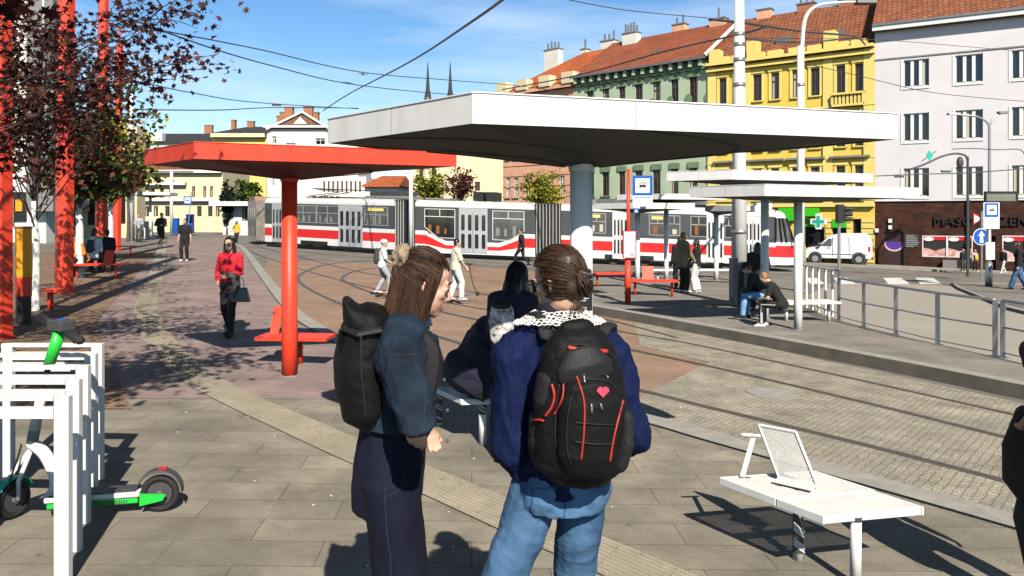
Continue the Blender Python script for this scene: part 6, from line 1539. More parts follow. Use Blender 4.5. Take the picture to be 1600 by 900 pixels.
def sz_(t, s): t.scale = (s, s, s)
def person(label, px, foot, headpy, yaw, c=0, fig=None, top=None, bot=None, shoes='cloth_black', hair=('hair_brown', 'short'), skin='skin', vox=.016, sleeve=1.0, legto=1.0, hem=-.08, wide=0, inf=.012, group=None, curl=30, seated=None, extra=None, Y=None, X=None, s=None, helmet=None, flare=.01, hands=((None, None), (None, None)), glasses=False, cat='person'):
    f = fig or Fig()
    g = GP(px, foot, c) if Y is None else V((X if X is not None else (px-800)/F*Y, Y, gz(X if X is not None else (px-800)/F*Y, Y, c)))
    hz_ = CH+(HZ-headpy)/F*g.y; fh = (f.C.z+.14)
    s = s or (hz_-g.z)/fh
    t = thing('person', label, cat, g, R(yaw), group); sz_(t, s)
    mb = f.torso(); f.legs(mb); f.arms(mb); f.head(mb); f.feet(mb)
    for i in (0, 1): f.hand(mb, i, curl, dirv=hands[i][0], palm=hands[i][1])
    remeshed('body', mb, vox, skin, t, 2)
    if bot:
        m, to = bot, legto
        mb = f.torso(inf, -.10, .10, shoulder=False); f.legs(mb, inf*.9, to, wide, cap='flat'); o = remeshed('trousers' if to == 1 else 'shorts', mb, vox, m, t, 2)
    if top:
        mb = f.torso(inf*1.4, hem, .515, flare=flare); f.arms(mb, inf*1.2, sleeve, cap='flat'); remeshed('top', mb, vox, top, t, 2)
    mb = MB(); f.feet(mb, .008); remeshed('shoes', mb, vox, shoes, t, 1)
    if hair: remeshed('hair', hairmass(f, hair[1]), vox*.8, hair[0], t, 2)
    if helmet: remeshed('helmet', MB().ell(f.C+f.HB@V((0, -.015, .07)), (.105, .125, .085), f.HB, 18, 10), vox*.8, helmet, t, 2)
    if glasses:
        mb = MB()
        for q in (-1, 1): mb.ell(f.C+f.HB@V((q*.034, .098, .012)), (.030, .010, .025), f.HB)
        mb.tube([f.C+f.HB@V((x, y, .02)) for x, y in ((-.08, 0), (-.065, .09), (0, .11), (.065, .09), (.08, 0))], .005, 5); mb.build('sunglasses', 'black', t, False)
    if extra: extra(t, f)
    return t
def pack(m='bag_black', w=.15, h=.44, d=.15, vox=.014, drop=.0):
    def fn(t, f):
        mb = MB(); c = f.chest-f.fwd*(.125+d/2)-f.up*(.04+drop)
        mb.tube([c-f.up*h/2, c-f.up*h*.25, c+f.up*h*.2, c+f.up*h/2], [(w*.85, d*.5), (w, d*.58), (w*.95, d*.5), (w*.6, d*.3)], 14, side=f.right, cap='round')
        o = remeshed('backpack', mb, vox, m, t, 2)
        mb = MB()
        for q in (-1, 1): mb.tube(spline([c+f.up*h*.4+f.right*q*.08, f.neck+f.right*q*.10+f.up*.03, f.chest+f.right*q*.12+f.fwd*.14+f.up*.05, f.chest+f.right*q*.14+f.fwd*.05-f.up*.15, c-f.up*h*.3+f.right*q*.12], 5), (.012, .022), 6)
        mb.build('strap', m, o, False)
    return fn
def both(*fs):
    def fn(t, f):
        for a in fs: a(t, f)
    return fn

# ---- left one of the pair: denim jacket, roll top backpack, profile to the right
Yp = 2.67; SP = F/Yp
def PX(px, py, y=Yp): return AT(px, py, y)
def near_left():
    g = V(((640-800)/F*Yp, Yp, gz(0, Yp))); s = 1.78/1.75*1.045
    t = thing('person', 'standing person in a dark denim jacket with a roll top backpack, seen in profile', 'person', g, 0); sz_(t, s)
    yaw = R(-82); RZ = M.Rotation(-yaw, 3, 'Z')
    t.rotation_euler = (0, 0, yaw); WM[t.name] = M.Translation(g)@M.Rotation(yaw, 4, 'Z')
    L = lambda p: (RZ@(V(p)-g))/s                       # world -> figure space
    hand_r = L(PX(645, 640, Yp-.16)); 
    f = Fig(lean=5, pel=(0, -.068, 1.045), seg=.478, shd=.10, feet=((-.10, -.07, .08), (.12, -.06, .08)), hands=((-.10, .05, 1.17), hand_r), head=(14, 14), hs=.86, bulk=.88, legr=.78, elbow=(V((-.5, -1, 0)), V((1, .10, -.1))), headoff=(0, .055, -.015), sh=.165)
    f.C = L(PX(662, 448, Yp)); 
    mb = f.torso(); f.legs(mb); f.arms(mb); f.head(mb, True); f.feet(mb); f.hand(mb, 0, 25, dirv=(.8, .2, -.1), palm=(0, 0, -1), sz=.8); f.hand(mb, 1, 18, dirv=(0, .12, -1), palm=(-1, .2, 0), sz=.86)
    b = remeshed('body', mb, .0052, 'skin', t, 3)
    C, B = f.C, f.HB; P = lambda x, y, z: C+B@V((x, y, z))
    mb = MB()
    for q in (-1, 1):
        mb.tube([P(q*.020, .088, .008), P(q*.034, .090, .003), P(q*.048, .082, .006)], .0024, 5); mb.tube([P(q*.018, .095, .034), P(q*.036, .093, .038), P(q*.055, .078, .034)], (.004, .003), 5)
    MB.build(mb, 'brow_and_lash', 'hair_brown', t, False)
    mb = MB().ell(P(0, .0965, -.056), (.020, .006, .0055), B).ell(P(0, .094, -.066), (.018, .006, .006), B); mb.build('lips', 'lip', t, False, smooth=True)
    # jacket
    mb = f.torso(.026, .20, .50, waist=1.12); f.arms(mb, .015, 1.0, cap='flat')
    mb.ell(f.S[1]-f.up*.02, (.062, .068, .075)); mb.ell(f.S[0]-f.up*.02, (.062, .068, .075))
    jk = remeshed('jacket', mb, .006, 'denim_jacket', t, 4, [(.010, (7, 7, 10), 0), (.009, (9, 9, 17), 1), (.003, (30, 30, 45), 1)])
    mb = MB(); n0 = f.neck+f.up*.01
    for k in range(24):
        a, a2 = R(-60+k*300/24+0), R(-60+(k+1)*300/24)
        def rp(a, o, z): return n0+f.right*math.cos(a+R(60))*0+V((math.sin(a)*o, -math.cos(a)*o*1.0, z))
    ring = lambda o, z, y0=0: [n0+V((math.sin(a)*o, -math.cos(a)*o*1.05+y0, z-.018*math.cos(a)-.03)) for a in [R(-150+k*300/20) for k in range(21)]]
    A_, B_, C_ = ring(.070, .045), ring(.078, .052), ring(.105, -.012)
    for i in range(20):
        mb.poly([A_[i], A_[i+1], B_[i+1], B_[i]]); mb.poly([B_[i], B_[i+1], C_[i+1], C_[i]])
    mb.build('collar', 'denim_jacket', jk, False, smooth=True)
    def on_arm(a, tt, off): 
        return None
    # seams and cuff
    e, w, sh_ = f.E[1], f.W[1], f.S[1]; out = V((1, .1, 0)).normalized()
    mb = MB(); mb.tube(snap(jk, [sh_+out*.078+V((0, .035, .02)), sh_.lerp(e, .5)+out*.071+V((0, .03, 0)), e+out*.064+V((0, .012, 0)), e.lerp(w, .6)+out*.056, w+out*.048], .001, 10), .0016, 5)
    mb.tube(snap(jk, [sh_+V((.0, -.08, .05)), sh_+V((.06, -.06, .03)), sh_+V((.075, .0, .02)), sh_+V((.06, .06, .02))], .001, 8), .0016, 5)
    mb.tube(snap(jk, [f.neck+V((.07, -.10, -.05)), f.chest+V((.10, -.14, .05)), f.P+V((.12, -.14, .14))], .001, 8), .0016, 5)
    mb.build('seam', 'denim_stitch', jk, False)
    mb = MB()
    for p_ in ((.02, .14, -.02), (.02, .15, -.12), (.02, .15, -.22)): mb.ell(f.chest+V(p_), (.006, .006, .006), None, 8, 5)
    ok_, q_, n_2, i_ = jk.closest_point_on_mesh(w+V((.06, .0, .02))); mb.ell(q_, (.006, .006, .006), None, 8, 5); mb.build('button', 'zip_metal', jk, False)
    mb = MB(); d = (w-e).normalized(); mb.tube([w-d*.035, w+V((0, 0, -.045))], [(.044, .044), (.043, .043)], 18, cap='flat'); remeshed('cuff', mb, .005, 'denim_jacket', jk, 2)
    mb = MB(); mb.tube([f.P+f.up*.185, f.P+f.up*.225], [(.160, .122), (.160, .122)], 28, side=f.right); mb.build('waistband', 'denim_jacket', jk, False, smooth=False)
    # wide jeans
    mb = f.torso(.014, -.10, .31, shoulder=False)
    for i in (0, 1):
        h, a = f.Hp[i], f.A[i]; k_ = f.K[i]; mb.tube([h+V((0, 0, .05)), h.lerp(k_, .6), k_, k_.lerp(a, .5), a+V((0, 0, -.04))], [(.088, .086), (.085, .086), (.088, .088), (.092, .092), (.10, .10)], 20, cap='flat')
    jn = remeshed('trousers', mb, .008, 'denim_indigo', t, 4, [(.010, (9, 9, 2.2), 1), (.003, (25, 25, 12), 1)])
    mb = MB(); h, a = f.Hp[1], f.A[1]; mb.tube(snap(jn, [h+V((.105, -.01, .06)), h.lerp(a, .3)+V((.108, 0, 0)), h.lerp(a, .6)+V((.116, 0, 0)), a+V((.124, 0, 0))], .001, 12), .0016, 4)
    mb.tube(snap(jn, [f.P+V((.150, .085, .1)), f.P+V((.178, .050, .03)), f.P+V((.186, -.01, .0))], .001, 8), .0016, 4); mb.build('stitching', 'denim_stitch', jn, False)
    mb = MB(); f.feet(mb, .010); remeshed('shoes', mb, .008, 'cloth_black', t, 1)
    # hair: scalp mass, strands, scrunchie
    mb = hairmass(f, 'none'); mb.tube([P(0, -.045, .03), P(0, -.055, -.05), P(0, -.06, -.115)], [(.066, .050), (.066, .048), (.050, .034)], 16, side=B@V((1, 0, 0)), cap='round')
    hr = remeshed('hair', mb, .0055, 'hair_brown', t, 3)
    strands(f, t, 'hair_brown', 4600, 'long', -.155, .0009, 5, inf=-.01, sway=.012, frontx=.64)
    strands(f, t, 'hair_auburn', 1100, 'long', -.165, .0008, 6, inf=.015, sway=.014, frontx=.56)
    strands(f, t, 'hair_auburn', 500, 'up', r=.0009, seed=8, bun=(0, -.105, .075), inf=.05); strands(f, t, 'hair_brown', 1100, 'up', r=.0009, seed=9, bun=(0, -.105, .075), inf=.04)
    mb = MB(); random.seed(4)
    for k in range(16): a = k*.3927; mb.ell(P(0+.028*math.cos(a), -.112-.006*math.sin(3*a), .092+.030*math.sin(a)), (.019, .019, .019), None, 8, 5)
    mb.ell(P(0, -.125, .09), (.022, .022, .025)); remeshed('scrunchie', mb, .004, 'leopard', t, 1, [(.006, (80, 80, 80), 0)])
    # roll top backpack, built in place from its outline
    bp = MB(); yb = Yp-.05
    W2 = .145
    prof = [(586, 652, .060, .118), (577, 640, .088, .135), (571, 600, .097, .14), (569, 560, .097, .14), (572, 530, .092, .135), (576, 512, .086, .13)]
    bp.tube([L(PX(x, y, yb)) for x, y, *_ in prof], [(a, b) for *_, a, b in prof], 24, side=V((0, 1, 0)), cap='round', phase=.39)
    o = None
    top = [(576, 520, .082, .13), (562, 500, .062, .125), (548, 482, .030, .118), (541, 467, .014, .105)]
    bp.tube([L(PX(x, y, yb)) for x, y, *_ in top], [(a, b) for *_, a, b in top], 18, side=V((0, 1, 0)), cap='round')
    bo = remeshed('backpack', bp, .006, 'bag_black', t, 3, [(.006, (8, 8, 10), 0), (.004, (12, 12, 22), 1)])
    mb = MB()
    mb.tube([L(PX(596, 515, yb-.13)), L(PX(560, 522, yb-.155)), L(PX(536, 512, yb-.10))], (.004, .012), 6)
    mb.tube([L(PX(564, 524, yb-.157)), L(PX(565, 590, yb-.160)), L(PX(572, 650, yb-.14))], .004, 6)
    mb.build('seam_tape', 'bag_panel', bo, False)
    mb = MB(); mb.box(L(PX(534, 528, yb-.08)), (.02, .02, .05)); mb.tube([L(PX(533, 522, yb-.1)), L(PX(534, 552, yb-.09))], (.003, .012), 6); mb.build('buckle', 'bag_black', bo, False)
    mb = MB(); mb.tube(spline([L(PX(598, 528, yb-.10)), f.S[1]+V((-.045, -.06, .055)), f.S[1]+V((-.05, .03, .065)), f.S[1]+V((-.04, .10, -.0)), f.S[1]+V((-.03, .06, -.16)), L(PX(606, 620, yb-.12))], 8), (.006, .026), 8, side=V((1, 0, 0))); mb.build('shoulder_strap', 'bag_matte', bo, False, smooth=True)
near_left()

# ---- right one of the pair: navy jacket, large black backpack, blue jeans
def near_right():
    Yq = 2.66; g = V(((885-800)/F*Yq, Yq, gz(.2, Yq))); s = 1.78/1.75*1.045; yaw = R(12)
    t = thing('person', 'standing person in a navy jacket and blue jeans with a black and red backpack', 'person', g, yaw); sz_(t, s)
    RZ = M.Rotation(-yaw, 3, 'Z'); L = lambda p: (RZ@(V(p)-g))/s
    f = Fig(lean=3, pel=(-.015, -.0, 1.05), seg=.50, shd=.115, feet=((-.45, .05, .08), (.02, .0, .08)), hands=(tuple(L(AT(800, 700, Yq+.22))), tuple(L(AT(950, 655, Yq+.34)))), head=(38, 12), hs=.84, bulk=.86, legr=.86, elbow=(V((-.20, -1, 0)), V((.0, -1, 0))), sh=.150, headoff=(0, .02, 0), toes=(15, -15), hip=.072)
    f.C = L(AT(872, 443, Yq+.02))
    mb = f.torso(); f.legs(mb); f.arms(mb); f.head(mb, True); f.feet(mb); f.hand(mb, 0, 55); f.hand(mb, 1, 30)
    remeshed('body', mb, .0055, 'skin', t, 3)
    C, B = f.C, f.HB; P = lambda x, y, z: C+B@V((x, y, z))
    mb = MB()
    for q in (-1, 1): mb.ell(P(q*.032, .081, .010), (.013, .008, .009), B)
    mb.build('eye', 'eye_white', t, False, smooth=True)
    mb = MB()
    for q in (-1, 1):
        mb.tube([P(q*.036+.031*math.cos(a), .103, .006+.026*math.sin(a)) for a in [k*.449 for k in range(15)]], .0026, 5)
        mb.tube([P(q*.066, .100, .012), P(q*.080, .05, .014), P(q*.084, -.02, .010)], .0024, 5)
    mb.tube([P(-.008, .106, .012), P(.008, .106, .012)], .0024, 5)
    mb.build('glasses_frame', 'black', t, False)
    mb = MB()
    for q in (-1, 1): mb.poly([P(q*.036+.030*math.cos(a), .103, .006+.025*math.sin(a)) for a in [k*.449 for k in range(14)]])
    mb.build('glasses_lens', 'glass_mid', t, False)
    # jacket: boxy, wide sleeves
    mb = f.torso(.018, -.04, .49, waist=1.22, flare=.02); f.arms(mb, .026, 1.0, cap='flat')
    for q in (0, 1): mb.ell(f.S[q]-f.up*.03, (.066, .072, .09))
    mb.ell(f.E[0], (.066, .07, .09)); mb.ell(f.S[0].lerp(f.E[0], .5), (.072, .078, .13)); mb.ell(f.S[1].lerp(f.E[1], .5), (.066, .075, .13)); mb.ell(f.E[1], (.062, .07, .09))
    mb.tube([L(AT(822, 640, Yq)), L(AT(824, 738, Yq))], [(.055, .08), (.065, .09)], 16, side=V((1, 0, 0)))
    jk = remeshed('jacket', mb, .0065, 'navy_nylon', t, 5, [(.014, (6, 6, 6), 0), (.015, (11, 11, 5), 1), (.005, (24, 24, 13), 1)])
    mb = MB(); n0 = f.neck+f.up*.02
    mb.tube([n0-f.up*.03+f.fwd*.005, n0+f.up*.025+f.fwd*.015], [(.076, .072), (.068, .064)], 24, side=f.right, cap='flat'); remeshed('collar', mb, .005, 'cloth_navy', jk, 1)
    # lace collar of small rings
    mb = MB(); random.seed(2)
    for row, (o, dz) in enumerate(((.082, .010), (.098, -.002), (.116, -.012), (.130, -.018))):
        nn = int(26+row*3)
        for k in range(nn):
            a = R(-125+250*k/nn+random.uniform(-2, 2)); c = n0+f.right*math.sin(a)*o*1.12-f.fwd*math.cos(a)*o*.95+V((0, 0, dz+random.uniform(-.003, .003)))-f.up*.012+f.fwd*.006
            rr_ = random.uniform(.008, .0115); nrm = (V((math.sin(a)*.6, -math.cos(a)*.6, 1))).normalized(); x = nrm.orthogonal().normalized(); y = nrm.cross(x)
            mb.tube([c+x*math.cos(q)*rr_+y*math.sin(q)*rr_ for q in [j*.8976 for j in range(8)]], .0023, 4)
    mb.build('lace_collar', 'lace', jk, False)
    # jeans
    mb = f.torso(.012, -.10, .17, shoulder=False); f.legs(mb, .010, 1.0, .014, cap='flat')
    for i in (0, 1): mb.ell(f.Hp[i]+V((0, -.045, .0)), (.075, .07, .09))
    jn = remeshed('trousers', mb, .0065, 'denim_blue', t, 4, [(.007, (7, 7, 7), 0), (.005, (8, 8, 11), 1), (.0018, (24, 24, 40), 1)])
    mb = MB()
    for i in (0, 1):
        h, k, a = f.Hp[i], f.K[i], f.A[i]; o = V((-1 if i == 0 else 1, -.1, 0)).normalized()
        mb.tube(snap(jn, [h+o*.108, h.lerp(k, .5)+o*.094, k+o*.079, k.lerp(a, .5)+o*.075], .001, 8), .0018, 4)
    c = f.Hp[0]+V((-.01, -.135, -.01))
    q = [c+V((-.055, .02, .05)), c+V((.055, -.004, .04)), c+V((.055, .002, -.06)), c+V((.0, -.0, -.085)), c+V((-.055, .03, -.055))]; mb.tube(snap(jn, [x for a_, b_ in zip(q, q[1:]+q[:1]) for x in (a_, a_.lerp(b_, .5))]+[q[0]], .0015, 3), .0020, 4)
    mb.build('seam', 'denim_seam', jn, False)
    mb = MB(); f.feet(mb, .010); remeshed('shoes', mb, .008, 'cloth_white', t, 1)
    # hair pinned up
    mb = hairmass(f, 'none'); mb.ell(P(0, -.075, -.015), (.068, .05, .07), B); mb.ell(P(-.0, -.03, .06), (.084, .10, .085), B); mb.ell(P(.015, -.108, -.008), (.052, .036, .052), B)
    remeshed('hair', mb, .0055, 'hair_brown', t, 3)
    strands(f, t, 'hair_brown', 4000, 'up', r=.0010, seed=11, bun=(.02, -.13, -.01), inf=.03); strands(f, t, 'hair_auburn', 1000, 'up', r=.0009, seed=12, bun=(.015, -.13, -.015), inf=.055)
    mb = MB(); random.seed(9)
    for k in range(260):
        a = random.uniform(0, 6.28); o = random.uniform(.012, .052); tilt = random.uniform(-.5, .5); c = V((.015+random.uniform(-.012, .012), -.126+o*.45+random.uniform(-.008, .008), -.012+random.uniform(-.015, .015))); pts = []
        for j in range(9):
            b = a+j*.5; pts.append(P(*(c+V((math.cos(b)*o, -.02*math.sin(b*2)*tilt-.012+.012*math.cos(b), math.sin(b)*o)))))
        mb.tube(pts, .0018, 4)
    mb.build('hair_bun', 'hair_brown', t, False, smooth=True)
    mb = MB(); mb.tube(spline([P(-.030, -.128, .030), P(.01, -.150, .012), P(.05, -.128, .030)], 4), (.0035, .003), 5); mb.tube(spline([P(-.015, -.14, -.02), P(.03, -.15, -.002), P(.065, -.115, .0)], 4), (.003, .003), 5); mb.build('hair_pin', 'zip_metal', t, False)
    mb = MB(); random.seed(14)
    for k in range(26):
        p = P(random.uniform(-.05, .05), -.09, -.075); mb.tube([p, p+V((random.uniform(-.01, .01), -.005, -.02)), p+V((random.uniform(-.02, .02), .0, -.045))], .0008, 3)
    mb.build('hair_wisp', 'hair_auburn', t, False)
    mb = MB(); w = f.W[0]; mb.box(w+V((.02, .03, -.06)), (.03, .05, .09)); mb.build('phone', 'cloth_white', t, False)
    # backpack in the frame of the photo: c(px,py,depth forward of the back)
    Yb = Yq-.17
    def Q(px, py, d=0): return L(AT(px, py, Yb-d))
    bt = [(905, 742, .115, .045), (907, 728, .150, .075), (908, 690, .158, .098), (908, 640, .153, .100), (906, 590, .142, .092), (903, 548, .122, .080), (901, 522, .092, .060), (900, 511, .06, .03)]
    mb = MB(); mb.tube([Q(x, y, .045) for x, y, *_ in bt], [(a/s, b/s) for *_, a, b in bt], 32, side=V((1, 0, 0)), cap='round')
    bo = remeshed('backpack', mb, .0055, 'bag_black', t, 3, [(.004, (10, 10, 10), 0), (.003, (16, 16, 24), 1)])
    fp_ = [(916, 728, .085, .035), (920, 712, .100, .048), (921, 670, .104, .054), (920, 630, .098, .052), (917, 598, .080, .042), (915, 588, .055, .02)]
    mb = MB(); mb.tube([Q(x, y, .128) for x, y, *_ in fp_], [(a/s, b/s) for *_, a, b in fp_], 28, side=V((1, 0, 0)), cap='round'); fpk = remeshed('front_pocket', mb, .005, 'bag_black', bo, 3, [(.003, (14, 14, 20), 1)])
    mb = MB(); mb.tube([Q(x, y, .115) for x, y in ((915, 588), (912, 570), (908, 552))], [(.085, .03), (.085, .035), (.06, .025)], 20, side=V((1, 0, 0)), cap='round'); remeshed('upper_pocket', mb, .005, 'bag_panel', bo, 3)
    mb = MB(); mb.tube([Q(866, 560, .07), Q(857, 590, .075), Q(852, 625, .07), Q(848, 650, .06)], [(.02, .03), (.035, .045), (.038, .045), (.025, .03)], 16, cap='round', side=V((1, 0, 0))); remeshed('side_pocket', mb, .005, 'bag_mesh', bo, 2)
    mb = MB(); mb.tube([Q(846, 655, .04), Q(846, 690, .045), Q(858, 725, .04)], [(.038, .05), (.042, .055), (.035, .045)], 16, cap='round', side=V((1, 0, 0))); mb.tube([Q(975, 650, .04), Q(973, 690, .045), Q(965, 722, .04)], [(.025, .05), (.03, .055), (.03, .045)], 16, cap='round', side=V((1, 0, 0))); remeshed('bottle_pocket', mb, .005, 'bag_mesh', bo, 2)
    def onsurf(pts, r=.004, lift=.004):
        # push each point out to the bag surface by casting a ray from the camera side
        out = []; dg = bpy.context.evaluated_depsgraph_get()
        for x, y in pts:
            best = None
            for ob in (bo, fpk):
                o_ = Q(x, y, .5); d_ = (Q(x, y, 0)-o_).normalized(); h, loc, nr, ix = ob.ray_cast(o_, d_)
                if h and (best is None or (loc-o_).length < best[0]): best = ((loc-o_).length, loc-d_*lift)
            out.append(best[1] if best else Q(x, y, .12))
        return out
    bpy.context.view_layer.update()
    def pipe(pts, r, m, nm, par=bo, k=8):
        sp2 = spline([V((x, y, 0)) for x, y in pts], k); mb = MB(); mb.tube(onsurf([(p.x, p.y) for p in sp2]), r, 6); return mb.build(nm, m, par, False, smooth=True)
    for pts in ([(893, 572), (904, 596), (913, 632), (912, 680), (908, 718)], [(974, 625), (966, 655), (958, 690), (953, 722)], [(880, 586), (879, 620), (866, 648)][0:3]): pipe(pts, .0032, 'piping_red', 'red_piping')
    pipe([(862, 600), (866, 618), (862, 636), (852, 650)], .0045, 'piping_red', 'red_piping'); pipe([(834, 657), (842, 656), (850, 658)], .004, 'piping_red', 'red_piping')
    for pts in ([(894, 628), (898, 606), (912, 594), (935, 593), (956, 600), (968, 618), (971, 640)], [(892, 620), (886, 660), (886, 700), (892, 725)], [(870, 560), (882, 545), (905, 538), (935, 542), (955, 556)], [(874, 600), (868, 650), (868, 700)], [(898, 660), (930, 663), (962, 664)], [(897, 690), (930, 694), (960, 694)]): pipe(pts, .0026, 'bag_panel', 'zip_line')
    pipe([(888, 543), (902, 546), (920, 548), (948, 549)], .0075, 'piping_red', 'top_handle')
    for pts in ([(924, 630), (925, 646)], [(912, 585), (914, 598)], [(943, 578), (950, 590)], [(938, 630), (941, 640)]): pipe(pts, .0035, 'zip_metal', 'zip_pull', k=3)
    # pixel heart
    rows_ = ['0110110', '1111111', '1111111', '0111110', '0011100', '0001000']; mb = MB(); cs = 2.6
    for j, rw in enumerate(rows_):
        for i, ch in enumerate(rw):
            if ch == '1':
                c_ = onsurf([(942+(i-3)*cs, 606+(j)*cs)], lift=.006)[0]; mb.box(c_, (cs*1.04/SP/s, .004, cs*1.04/SP/s))
    mb.build('pixel_heart', 'heart_pink', bo, False)
    # padded straps over the shoulders
    mb = MB()
    mb.tube(snap(jk, [Q(890, 560, .0), Q(872, 530, .0), L(AT(856, 512, Yq-.07)), L(AT(850, 505, Yq)), L(AT(846, 515, Yq+.12))], .006, 7), (.034, .011), 10, side=V((1, .2, 0)))
    mb.tube(snap(jk, [Q(928, 560, .0), Q(938, 532, .0), L(AT(944, 516, Yq-.07)), L(AT(946, 508, Yq)), L(AT(950, 520, Yq+.12))], .006, 7), (.030, .011), 10, side=V((1, -.2, 0)))
    mb.build('shoulder_strap', 'bag_matte', bo, False, smooth=True)
    mb = MB(); mb.tube(spline([Q(872, 527, .0), Q(893, 533, .02), Q(918, 532, .02), Q(935, 524, .0)], 6), (.008, .018), 8); mb.build('carry_loop', 'bag_matte', bo, False, smooth=True)
    mb = MB(); mb.tube(spline([Q(834, 660, .0), Q(830, 700, .0), Q(842, 735, .0)], 5), (.003, .012), 6); mb.tube([Q(978, 655, .0), Q(986, 664, .0)], (.003, .008), 6); mb.build('side_strap', 'bag_matte', bo, False)
near_right()

# ---- people by the middle bench
def coat_tail(m):
    def fn(t, f):
        mb = MB(); mb.tube([f.P+V((0, 0, .1)), f.P+V((0, 0, -.12)), f.P+V((0, .0, -.38))], [(.19, .15), (.21, .17), (.24, .2)], 18, side=V((1, 0, 0))); remeshed('coat_skirt', mb, .012, m, t, 3)
    return fn
def longstr(n, z, seed, m='hair_black', fx=.60):
    return lambda t, f: strands(f, t, m, n, 'long', z, .0028, seed, inf=.04, sway=.03, frontx=fx)
def small_pack(t, f):
    mb = MB(); c = f.chest-f.fwd*.20-f.up*.06-f.right*.05; mb.tube([c-f.up*.16, c, c+f.up*.10, c+f.up*.15], [(.09, .05), (.115, .07), (.10, .06), (.07, .03)], 14, side=f.right, cap='round'); o = remeshed('backpack', mb, .009, 'pattern_bw', t, 2)
    mb = MB(); mb.tube([c+f.up*.12-f.fwd*.05, c+f.up*.17-f.fwd*.02], [(.085, .03), (.07, .03)], 12, side=f.right, cap='round'); remeshed('flap', mb, .009, 'bag_panel', o, 2)
f = Fig(lean=10, twist=0, head=(-10, 22), pel=(0, -.04, .93), sh=.16, hands=((-.15, .28, .95), (.2, .22, .95)), headoff=(0, .03, -.02))
person('woman with long black hair and a small patterned backpack behind the middle bench', 800, 0, 412, -12, fig=f, top='cloth_navy', bot='denim_blue', hair=('hair_black', 'long'), Y=6.35, vox=.010, extra=both(longstr(700, -.42, 31), small_pack), hem=-.06)
f = Fig(lean=36, side=8, pel=(0, -.05, .56), feet=((-.13, .42, .08), (.13, .40, .08)), hands=((-.12, .45, .62), (.12, .45, .62)), head=(0, 55), sh=.2, bulk=1.25, shd=.1, headoff=(0, .06, -.06))
person('hunched person in a dark navy coat sitting on the middle bench', 742, 0, 492, -62, fig=f, top='cloth_navy', bot='cloth_black', hair=('hair_black', 'short'), Y=6.9, vox=.012, inf=.05, hem=-.10, s=1.05, flare=.0, extra=lambda t, f: remeshed('coat', MB().ell(f.chest-f.up*.06-f.fwd*.02, (.27, .24, .30), f.B, 20, 12).ell(f.P+V((0, .02, .04)), (.28, .24, .20), f.B, 20, 12), .015, 'cloth_navy', t, 3, [(.03, (5, 5, 5), 0), (.015, (8, 8, 10), 1)]))

# ---- woman in red walking towards the camera
def red_extra(t, f):
    strands(f, t, 'hair_black', 500, 'long', -.26, .0024, 41, inf=.02, frontx=.62)
    mb = MB(); w = f.W[0]; c = w
    mb.tube([w+V((.02, .0, .02)), w+V((-.1, -.03, -.02)), w+V((-.12, -.03, -.20)), w+V((-.08, -.02, -.42))], [(.06, .05), (.08, .07), (.09, .06), (.06, .035)], 12, cap='round'); remeshed('folded_jacket', mb, .010, 'cloth_darkgrey', t, 2, [(.012, (12, 12, 8), 1)])
    c = w+V((-.20, -.02, -.32)); mb = MB(); mb.hexa([c+V((-.17, -.05, -.13)), c+V((.17, -.05, -.13)), c+V((.17, .05, -.13)), c+V((-.17, .05, -.13))], [c+V((-.11, -.03, .12)), c+V((.11, -.03, .12)), c+V((.11, .03, .12)), c+V((-.11, .03, .12))]); b = mb.build('handbag', mat('leather_blue', (.02, .028, .05), .3, var=.3), t, False, bevel=.01)
    mb = MB(); mb.tube(spline([c+V((-.08, .035, .11)), c+V((-.05, .03, .27)), w+V((-.1, 0, .0)), c+V((.06, .03, .27)), c+V((.08, .035, .11))], 5), .008, 6); mb.build('handle', 'leather_blue', b, False)
    mb = MB(); mb.box(f.W[0]+V((.10, .04, .06)), (.07, .03, .05)); mb.build('phone', 'black', t, False)
    mb = MB(); n0 = f.neck+f.fwd*.115-f.up*.055
    for a, b_ in (((-.07, .05), (.05, -.03)), ((.07, .05), (-.05, -.03)), ((0, .0), (-.02, -.09)), ((0, 0), (.02, -.09))): mb.tube([n0+V((a[0], -.02, a[1])), n0+V((b_[0], .01, b_[1]))], .008, 5)
    mb.build('neck_bow', 'cloth_red', t, False)
f = Fig(feet=((-.07, .14, .08), (.05, -.10, .09)), hands=((-.08, .24, 1.08), (.19, .06, .90)), head=(0, 4), sh=.165, elbow=(V((-.5, -.8, -.6)), V((.6, -.6, 0))))
f.torso_w = .9
person('woman in a red top and black trousers walking towards the camera with a dark handbag', 360, 525, 370, 176, fig=f, top='cloth_red', bot='cloth_black', hair=('hair_black', 'long'), vox=.009, extra=red_extra, glasses=True, hem=.02, inf=.010, skin='skin', sleeve=.86, group=None)
# ---- far walkers on the left
f = Fig(feet=((-.08, -.05, .08), (.09, .08, .08)), hands=((-.26, .04, .84), (.26, .05, .84)))
person('man in a black T-shirt and black trousers walking towards the camera', 289, 408, 341, 180, fig=f, top='cloth_black', bot='cloth_black', shoes='cloth_white', sleeve=.5, vox=.018, hair=('hair_black', 'short'), inf=.022)
f = Fig(lean=8, feet=((-.08, -.38, .26), (.08, .30, .08)), hands=((-.14, .26, 1.12), (.16, .2, 1.12)), pel=(0, 0, .91))
person('jogger in a black shirt and black shorts left of the man in black', 251, 388, 332, 235, fig=f, top='cloth_black', bot='cloth_black', legto=.5, shoes='cloth_black', vox=.018, inf=.02)
f = Fig(hands=((-.12, .25, 1.1), (.14, .25, 1.1)))
person('man in a grey jacket reading beside the far white canopy post', 217, 379, 334, 200, fig=f, top='cloth_grey', bot='cloth_darkgrey', vox=.018, inf=.02)
